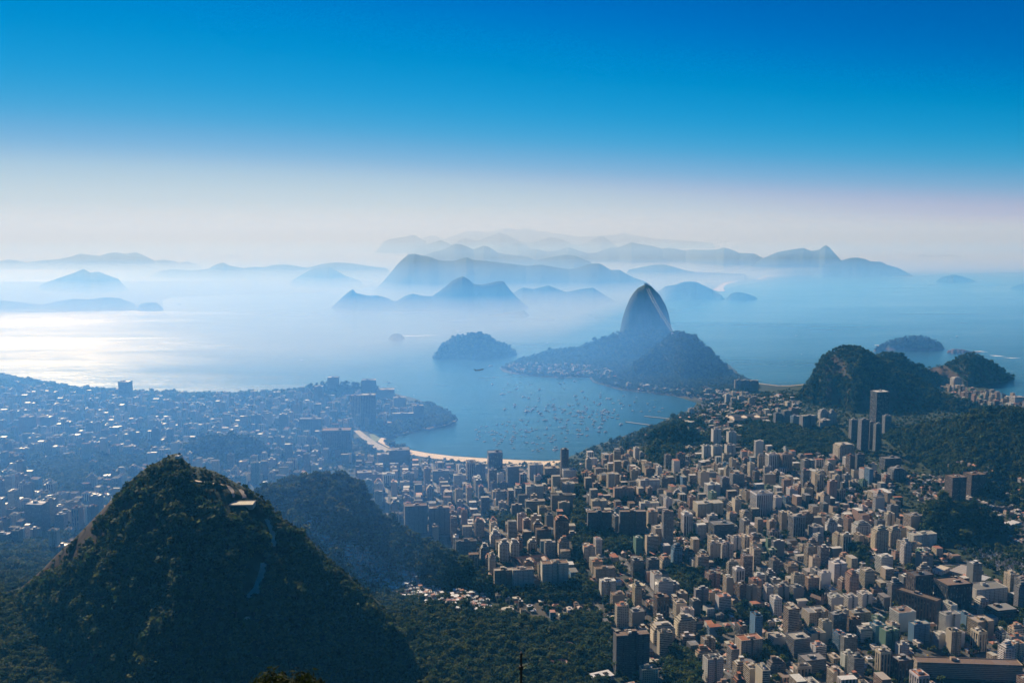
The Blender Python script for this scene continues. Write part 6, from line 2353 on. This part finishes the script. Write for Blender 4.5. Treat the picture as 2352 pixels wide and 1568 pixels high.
# wakes and surf: foam lying on the water, plus one strip of painted sun glitter
for pts_, lab in (([(1070, 607.5, 1), (700, 630, 1), (400, 655, 1), (0, 690, 1), (-200, 712, 1), (-200, 706, 1), (0, 687, 1), (400, 653.5, 1), (700, 629, 1)], "long bright wake trailing the ferry at left"),):
    flat_sheet("wake", lab, "wake", pts_, 0.25, M_FOAM_GLINT, depth=0.2, kind="structure")
for pts_, lab in (([(2005, 848, 3), (2060, 846.5, 3), (2110, 853, 3), (2060, 849.5, 3)], "small surf streak touching the low rocks off the right island"), ([(2120, 874, 3), (2170, 876, 3), (2230, 884, 3), (2160, 880, 3)], "middle surf streak right of the low rocks"), ([(2210, 889, 3), (2270, 892, 3), (2330, 894, 3), (2270, 895, 3)], "farthest right surf streak off the low rocks")):
    flat_sheet("surf", lab, "surf", pts_, 0.25, M_FOAM_GLINT, depth=0.2)
flat_sheet("surf", "thin foam line washing the tip of the right island", "surf", [(1345, 806, 3), (1372, 806, 3), (1400, 818, 3), (1440, 828, 3), (1430, 832, 3), (1395, 822, 3), (1365, 810, 3)], 0.25, M_FOAM_GLINT, depth=0.2)
flat_sheet("surf", "thin white sheet painted as sun glitter beside the tiny fort islet", "surf", [(520, 742, 2), (600, 743, 2), (700, 740, 2), (760, 738.5, 2), (700, 742.5, 2), (600, 746.5, 2), (540, 746, 2)], 0.25, M_FOAM_GLINT, depth=0.2)  # white sheet painted in for sun glitter on the water, not surf

# ------------------------------------------------------------------ cars on the streets
M_CAR = make_vc("car_paint", 0.3, 0.6, 0.03)
CK = []
for i, (nm, cc_) in enumerate((("white", (0.62, 0.62, 0.62)), ("silver", (0.35, 0.36, 0.37)), ("black", (0.03, 0.03, 0.035)), ("red", (0.35, 0.04, 0.03)), ("yellow", (0.65, 0.42, 0.05)))):
    m = MB()
    m.box(-2.2, 2.2, -.9, .9, .35, .95, cc_)
    prof = [(-1.5, .95), (-1.1, 1.5), (.5, 1.5), (1.2, .95)]
    for (x0, z0), (x1, z1) in zip(prof[:-1], prof[1:]):
        m.quad([(x0, -.8, z0), (x0, .8, z0), (x1, .8, z1), (x1, -.8, z1)][::-1], cc_ if z0 == z1 else (.04, .05, .06))
    for s in (-1, 1):
        m.quad([(-1.5, s * .8, .95), (1.2, s * .8, .95), (.5, s * .8, 1.5), (-1.1, s * .8, 1.5)], (.04, .05, .06))
        for x in (-1.4, 1.4):
            tube(m, (x, s * .7, .34), (x, s * .92, .34), .34, .34, 8, (.02, .02, .02))
    CK.append((nm, m.mesh("car", M_CAR)))
ca = np.array(CARS)
cg = ground(ca[:, 0], ca[:, 1])
cpx_, cpy_, cf_ = project(ca[:, 0], ca[:, 1], cg)
cs_ = seen(ca[:, 0], ca[:, 1], cg, 1)
ok_ = [i for i in np.argsort(cf_) if cs_[i] and 0 < cpx_[i] < PW and cpy_[i] < PH]
# only where no block hides the street
kb = kdtree.KDTree(len(BLD))
for i, b in enumerate(BLD):
    kb.insert((b.x, b.y, 0), i)
kb.balance()
nk = 0
for i in ok_:
    if nk >= 240:
        break
    x, y, g_ = ca[i, 0], ca[i, 1], cg[i]
    hid = False
    for t in (12, 25, 40, 60):
        k = 1 - t / math.hypot(x, y)
        zz_ = g_ + (EYE - g_) * (t / math.hypot(x, y))
        co, ix, d_ = kb.find((x * k, y * k, 0))
        if d_ < BLD[ix].r * 0.75 and BLD[ix].z + BLD[ix].h > zz_:
            hid = True
            break
    if hid:
        continue
    nk += 1
    nm, me = rr.choice(CK[:3] + CK)
    o = link("car", me, None, (x, y, g_ + 0.36), ca[i, 2])
    tag(o, f"tiny {nm} car on a street between the blocks {'at the lower right' if cpy_[i] > 1300 else 'in the middle of the city'}", "car", "cars on the city streets")
print("cars", nk, "of", len(ca))

# ------------------------------------------------------------------ the airplane climbing over the bay
M_PLANE = make_vc("aircraft_paint", 0.4, 0.5, 0.05)


def airplane(label, pos, heading, pitch, bank, size, name="airplane"):
    root = bpy.data.objects.new(name, None)
    C.objects.link(root)
    root.location = pos
    root.rotation_euler = Euler((bank, -pitch, heading), 'XYZ')
    root.scale = (size / 38.0,) * 3
    tag(root, label, "airplane")
    a = MB()
    n = 14
    prof = [(-19, 0.35, 1.0), (-16.5, 0.85, .75), (-12, 1.5, .35), (-7, 1.95, .05), (0, 2.0, 0), (11, 2.0, 0), (15.5, 1.75, -.1), (17.8, 1.1, -.3), (19, 0.25, -.5)]
    R = []
    for x, r, z in prof:
        R.append([(x, r * math.cos(2 * math.pi * k / n), z + r * math.sin(2 * math.pi * k / n)) for k in range(n)])
    for p, q in zip(R[:-1], R[1:]):
        for k in range(n):
            j = (k + 1) % n
            zc = (p[k][2] + p[j][2]) / 2
            a.quad([p[k], p[j], q[j], q[k]], (0.035, 0.04, 0.06) if zc < 0.3 else (0.07, 0.075, 0.10))
    link("fuselage", a.mesh("fuselage", M_PLANE), root)

    def wing(pts, th, col, nm):
        m = MB()
        (ax, ay, az), (bx, by, bz), (cx_, cy_, cz), (dx, dy, dz) = pts
        up = Vector((0, 0, th / 2)) if abs(ay - cy_) > 0.5 else Vector((0, th / 2, 0))
        T = [tuple(Vector(p) + up) for p in pts]
        B = [tuple(Vector(p) - up) for p in pts]
        m.quad(T, col), m.quad(B[::-1], col)
        for i in range(4):
            j = (i + 1) % 4
            m.quad([B[i], B[j], T[j], T[i]], col)
        link(nm, m.mesh(nm, M_PLANE), root)
    for s in (-1, 1):
        wing([(5, s * 1.6, -.9), (-2.5, s * 1.6, -.9), (-6.3, s * 17, .9), (-4.6, s * 17, .9)], .5, (0.12, 0.13, 0.15), "wing")
        wing([(-4.6, s * 17, .9), (-6.3, s * 17, .9), (-7.4, s * 17.4, 3.4), (-6.4, s * 17.4, 3.4)], .25, (0.3, 0.3, 0.34), "winglet")
        wing([(-13.5, s * .8, 1.2), (-17, s * .8, 1.2), (-19, s * 6.6, 1.7), (-17.4, s * 6.6, 1.7)], .3, (0.08, 0.09, 0.11), "tailplane")
        e = MB()
        tube(e, (4.2, s * 5.2, -2.0), (0.2, s * 5.2, -2.0), 1.0, .75, 10, (0.2, 0.2, 0.24))
        e.box(0.4, 3.0, s * 5.2 - .2, s * 5.2 + .2, -1.3, -.7, (0.3, 0.3, 0.34))
        link("engine", e.mesh("engine", M_PLANE), root)
    wing([(-11.5, 0, 1.6), (-17.5, 0, 1.4), (-19.6, 0, 8.2), (-17.2, 0, 8.2)], .4, (0.02, 0.025, 0.04), "tail_fin")
    g = MB()
    for x, y in ((-1.5, -2.8), (-1.5, 2.8), (13, 0)):
        tube(g, (x, y, -1.0), (x, y, -3.4), .22, .22, 6, (0.1, 0.1, 0.1))
        tube(g, (x, y - .5, -3.6), (x, y + .5, -3.6), .55, .55, 8, (0.04, 0.04, 0.04))
    link("landing_gear", g.mesh("landing_gear", M_PLANE), root)
    return root


airplane("dark airplane climbing to the right over the bay", at_dist(1101, 849.5, 2560), math.radians(8), math.radians(11), math.radians(-14), 26)
p_ = at_dist(1252.5, 333.5, 1150)
root = bpy.data.objects.new("bird", None)
C.objects.link(root)
root.location = p_
root.rotation_euler = (0.2, 0.1, 0.4)
tag(root, "tiny dark bird gliding high in the blue sky", "bird")
m = MB()
tube(m, (-.5, 0, 0), (.15, 0, .03), .03, .12, 6, (.05, .05, .05))
tube(m, (.15, 0, .03), (.55, 0, 0), .12, .03, 6, (.05, .05, .05))
for s in (-1, 1):
    for dz_ in (.0, .03):
        q = [(.25, s * .08, .03 + dz_), (-.1, s * .08, .03 + dz_), (.02, s * .6, .22 + dz_), (.22, s * .6, .22 + dz_)]
        m.quad(q, (.05, .05, .05))
        q = [(.22, s * .6, .22 + dz_), (.02, s * .6, .22 + dz_), (-.3, s * 1.15, .1 + dz_), (-.25, s * 1.15, .1 + dz_)]
        m.quad(q, (.05, .05, .05))
link("body", m.mesh("body", M_PLANE), root)

# ------------------------------------------------------------------ cable way between the broad hill and the dome
M_CABLE = plain("steel_cable", (0.62, 0.60, 0.56), 0.35, 0.6, var=0.05)
top_ = at_dist(*cpx(2, 2157, 408), 5740)
st_ = at_dist(*cpx(2, 2345, 726), 4895)
for k, off in enumerate((-7, 7)):
    m = MB()
    prev = None
    for i in range(25):
        t = i / 24
        p = (top_[0] * (1 - t) + st_[0] * t + off, top_[1] * (1 - t) + st_[1] * t, (top_[2] + 3) * (1 - t) + (st_[2] + 4) * t - 34 * 4 * t * (1 - t) * 0.5)
        if prev:
            tube(m, prev, p, 0.33, 0.33, 5, cap=False)
        prev = p
    o = link("cable", m.mesh("cable", M_CABLE))
    tag(o, ["left", "right"][k] + " one of two bright cables slung from the dome top to the broad hill", "cable", "cable way ropes")


def station(label, p, w):
    root = bpy.data.objects.new("cable_car_station", None)
    C.objects.link(root)
    root.location = (p[0], p[1], gz(p[0], p[1]))
    tag(root, label, "cable car station")
    a, b = MB(), MB()
    a.box(-w / 2, w / 2, -w * .25, w * .25, -8, 7, (0.55, 0.53, 0.5), (2, 2, 2, 2), top=False)
    a.box(w * .5, w * 1.2, -w * .5, w * .1, -10, 3, (0.5, 0.48, 0.46), (1, 1, 1, 1))
    b.quad([(-w * .6, -w * .32, 6), (w * .6, -w * .32, 6), (w * .6, 0, 11), (-w * .6, 0, 11)], (0.75, 0.73, 0.7))
    b.quad([(-w * .6, 0, 11), (w * .6, 0, 11), (w * .6, w * .32, 6), (-w * .6, w * .32, 6)], (0.75, 0.73, 0.7))
    link("walls", a.mesh("walls", M_FACADE), root)
    link("roof", b.mesh("roof", M_METAL), root)


station("white cable car station on the broad dark hill", st_, 26)
station("small cable car station on the tip of the dome", top_, 18)

# ------------------------------------------------------------------ tall lamp masts along the bay road
lm, lh_ = MB(), MB()
tube(lm, (0, 0, -1), (0, 0, 30), .45, .3, 6, (0.3, 0.3, 0.3))
lh_.box(-3.2, 3.2, -.7, .7, 30, 31, (0.3, 0.3, 0.32))
lm_, lh_ = lm.mesh("pole", M_VC), lh_.mesh("lamp_head", M_VC)
for i, (c_, x, y) in enumerate(((1, 1510, 1142), (1, 1597, 1134), (1, 1787, 1112), (1, 2033, 1100), (2, 428, 1120), (2, 490, 1152), (2, 598, 1186), (2, 818, 1268))):
    X, Y = at_z(*cpx(c_, x, y), 3)
    root = bpy.data.objects.new("street_lamp", None)
    C.objects.link(root)
    root.location = (X, Y, gz(X, Y))
    tag(root, f"thin tall lamp mast by the bay shore, {['first', 'second', 'third', 'fourth', 'fifth', 'sixth', 'seventh', 'last'][i]} from the left", "street lamp", "lamp masts along the bay")
    link("pole", lm_, root)
    link("lamp_head", lh_, root)

# ------------------------------------------------------------------ palms on the short beach, one in the bottom wood
def palm_parts(seed, h):
    r = random.Random(seed)
    t, c = MB(), MB()
    tube(t, (0, 0, -1), (0.4, 0.2, h), .35, .2, 6, (1, 1, 1))
    for k in range(13):
        a = 2 * math.pi * k / 13 + r.uniform(-.2, .2)
        e = r.uniform(-.2, .9)
        prev = Vector((0.4, 0.2, h))
        d = Vector((math.cos(a) * math.cos(e), math.sin(a) * math.cos(e), math.sin(e)))
        s = Vector((-math.sin(a), math.cos(a), 0))
        for q in range(4):
            nxt = prev + d * 1.15
            d = (d + Vector((0, 0, -.32))).normalized()
            w0, w1 = .55 * (1 - q * .2), .55 * (1 - (q + 1) * .2)
            c.quad([tuple(prev - s * w0), tuple(prev + s * w0), tuple(nxt + s * w1), tuple(nxt - s * w1)], (1, 1, 1))
            prev = nxt
    return t.mesh("trunk", M_BARK), c.mesh("fronds", M_LEAF)


PM = [palm_parts(i, 9 + 2 * i) for i in range(3)]
for i in range(16):
    x = 582 + 250 * i / 15 + rr.uniform(-5, 5)
    X, Y = at_z(*cpx(3, x, 1076 + rr.uniform(-3, 3)), 3)
    root = bpy.data.objects.new("palm_tree", None)
    C.objects.link(root)
    root.location = (X, Y, gz(X, Y))
    root.scale = (1.3,) * 3
    tag(root, "small palm in the line along the short ocean beach", "palm tree", "palms along the short beach")
    t, c = rr.choice(PM)
    link("trunk", t, root)
    link("fronds", c, root)
X, Y, Z = base_at(5, 1940, 1520)
root = bpy.data.objects.new("palm_tree", None)
C.objects.link(root)
root.location = (X, Y, Z)
root.scale = (1.6,) * 3
tag(root, "single tall palm in front of the big dark slab tower", "palm tree")
link("trunk", PM[2][0], root)
link("fronds", PM[2][1], root)

# ------------------------------------------------------------------ close to the lookout: lightning mast and the tip of a bush
M_IRON = plain("dark_iron", (0.025, 0.022, 0.02), 0.5, 0.4)
M_BRASS = plain("weathered_tip", (0.20, 0.12, 0.08), 0.4, 0.6)
mx_, my_, mz_ = at_dist(1197, 1600, 34.0)
g_ = gz(mx_, my_)
root = bpy.data.objects.new("lightning_mast", None)
C.objects.link(root)
root.location = (mx_, my_, g_)
tag(root, "thin dark metal mast standing up from the bottom edge", "mast")
ztip = at_dist(1197, 1496, 34.0)[2] - g_
zcol = at_dist(1197, 1532, 34.0)[2] - g_
a, b, c, d = MB(), MB(), MB(), MB()
tube(a, (0, 0, -0.5), (0, 0, zcol), .055, .05, 10)
tube(b, (0, 0, zcol), (0, 0, ztip - .14), .042, .036, 10)
tube(b, (0, 0, ztip - .22), (0, 0, ztip - .05), .055, .05, 10)
for k in range(4):
    an = k * math.pi / 2 + .4
    tube(c, (0, 0, zcol - .04), (.13 * math.cos(an), .13 * math.sin(an), zcol + .02), .022, .012, 6)
tube(c, (0, 0, zcol - .07), (0, 0, zcol + .07), .085, .085, 10)
tube(d, (0, 0, ztip - .05), (0, 0, ztip), .045, .025, 10)
link("lower_pole", a.mesh("lower_pole", M_IRON), root)
link("upper_rod", b.mesh("upper_rod", M_IRON), root)
link("collar", c.mesh("collar", M_IRON), root)
link("tip", d.mesh("tip", M_BRASS), root)

bx_, by_, bz_ = at_dist(655, 1560, 70.0)
g_ = gz(bx_, by_)
H_ = bz_ - g_
root = bpy.data.objects.new("bush", None)
C.objects.link(root)
root.location = (bx_, by_, g_)
tag(root, "dark leafy treetop just peeping over the bottom edge", "tree")
r = np.random.default_rng(5)
m = MB()
for k in range(1500):
    a_ = r.uniform(0, 6.28)
    t = math.sqrt(r.random())
    zz_ = 1 - 0.9 * t * t + r.normal(0, .12)
    c = Vector((3.6 * t * math.cos(a_), 2.6 * t * math.sin(a_), H_ - 1.6 + 1.9 * zz_ * (0.8 + 0.35 * math.sin(3 * a_))))
    n = Vector((math.cos(a_) * t, math.sin(a_) * t, .6)).normalized() + Vector(r.normal(0, .5, 3))
    n.normalize()
    u = n.orthogonal().normalized()
    u = Matrix.Rotation(r.uniform(0, 6.28), 3, n) @ u
    v = n.cross(u)
    s = r.uniform(.10, .20)
    m.quad([tuple(c - u * s * 2), tuple(c - v * s * .6), tuple(c + u * s * 2), tuple(c + v * s * .6)], (.4, .4, .4))
link("crown", m.mesh("crown", M_LEAF), root)
t = MB()
tube(t, (0, 0, -1), (0, 0, H_ - 1), .3, .12, 8)
for k in range(5):
    tube(t, (0, 0, H_ - 3 + .2 * k), (2.2 * math.cos(k * 1.3), 1.6 * math.sin(k * 1.3), H_ - .6), .1, .03, 6)
link("trunk", t.mesh("trunk", M_BARK), root)

# ------------------------------------------------------------------ the air
hz, hnt, _hb = new_mat("haze")
for n in list(hnt.nodes):
    hnt.nodes.remove(n)
h_out = hnt.nodes.new("ShaderNodeOutputMaterial")
h_vol = hnt.nodes.new("ShaderNodeVolumePrincipled")
h_vol.inputs['Color'].default_value = (*HAZE_COLOR, 1)
h_vol.inputs['Absorption Color'].default_value = (*HAZE_ABS, 1)
h_vol.inputs['Density'].default_value = HAZE_DENSITY
h_vol.inputs['Anisotropy'].default_value = HAZE_G
hnt.links.new(h_vol.outputs[0], h_out.inputs['Volume'])
hb = MB()
R = 150000.0
hb.box(-R, R, -R, R, -14.0, 1010.0, bottom=True)
o = link("haze", hb.mesh("haze", hz))
tag(o, "pale blue morning haze over the whole bay", "haze", kind="stuff")

# mist banks lying low: smoky blue air over the inner bay and the left city, white mist on the outer bay


def mist_mat(name, col, ab, dens, g=HAZE_G):
    m = bpy.data.materials.new(name)
    m.use_nodes = True
    nt = m.node_tree
    for n in list(nt.nodes):
        nt.nodes.remove(n)
    out = nt.nodes.new("ShaderNodeOutputMaterial")
    vol = nt.nodes.new("ShaderNodeVolumePrincipled")
    vol.inputs['Color'].default_value = (*col, 1)
    vol.inputs['Absorption Color'].default_value = (*ab, 1)
    vol.inputs['Density'].default_value = dens
    vol.inputs['Anisotropy'].default_value = g
    nt.links.new(vol.outputs[0], out.inputs['Volume'])
    return m


def prism(name, label, poly, z0, z1, mat):
    n = len(poly)
    me = bpy.data.meshes.new(name)
    me.from_pydata([(x, y, z0) for x, y in poly] + [(x, y, z1) for x, y in poly], [], [tuple(range(n))[::-1], tuple(range(n, 2 * n))] + [(i, (i + 1) % n, n + (i + 1) % n, n + i) for i in range(n)])
    me.materials.append(mat)
    me.update()
    tag(link(name, me), label, "mist", kind="stuff")


pol = lambda q: [(a * y, y) for a, y in q]
prism("mist", "thin blue smoke over the inner bay and the left city", pol([(-0.95, 1550), (-0.36, 1600), (-0.24, 1500), (-0.12, 1560), (-0.03, 1900), (0.03, 2350), (0.12, 2850), (0.20, 3550), (0.32, 4400), (0.95, 5200), (0.95, 12500), (-0.95, 12500)]), -13.0, 385.0, mist_mat("blue_mist", (0.11, 0.335, 0.88), (0.70, 0.70, 0.50), 2.75e-4, 0.40))
prism("mist", "white low mist over the far bay and around the hill feet", pol([(-0.95, 4500), (-0.45, 4350), (-0.2, 4700), (0.05, 6200), (0.12, 8300), (0.18, 10500), (0.30, 15500), (0.9, 19000), (0.9, 99000), (-0.95, 99000)]), -12.5, 135.0, mist_mat("white_mist", (0.60, 0.61, 0.63), (0.06, 0.06, 0.06), 4.2e-4))
prism("mist", "thin blue air above the outer bay hills", pol([(-0.95, 6400), (0.0, 6700), (0.35, 8500), (0.95, 9500), (0.95, 19500), (-0.95, 19500)]), 385.5, 555.0, mist_mat("blue_air", (0.16, 0.40, 0.85), (0.70, 0.70, 0.50), 0.75e-4, 0.3))
prism("mist", "pale veil hanging over the farthest ranges and the horizon", pol([(-0.95, 7600), (-0.3, 7800), (0.1, 8600), (0.35, 12500), (0.95, 14500), (0.95, 148000), (-0.95, 148000)]), -12.0, 960.0, mist_mat("far_veil", (0.59, 0.605, 0.635), (0.06, 0.06, 0.06), 0.68e-4))
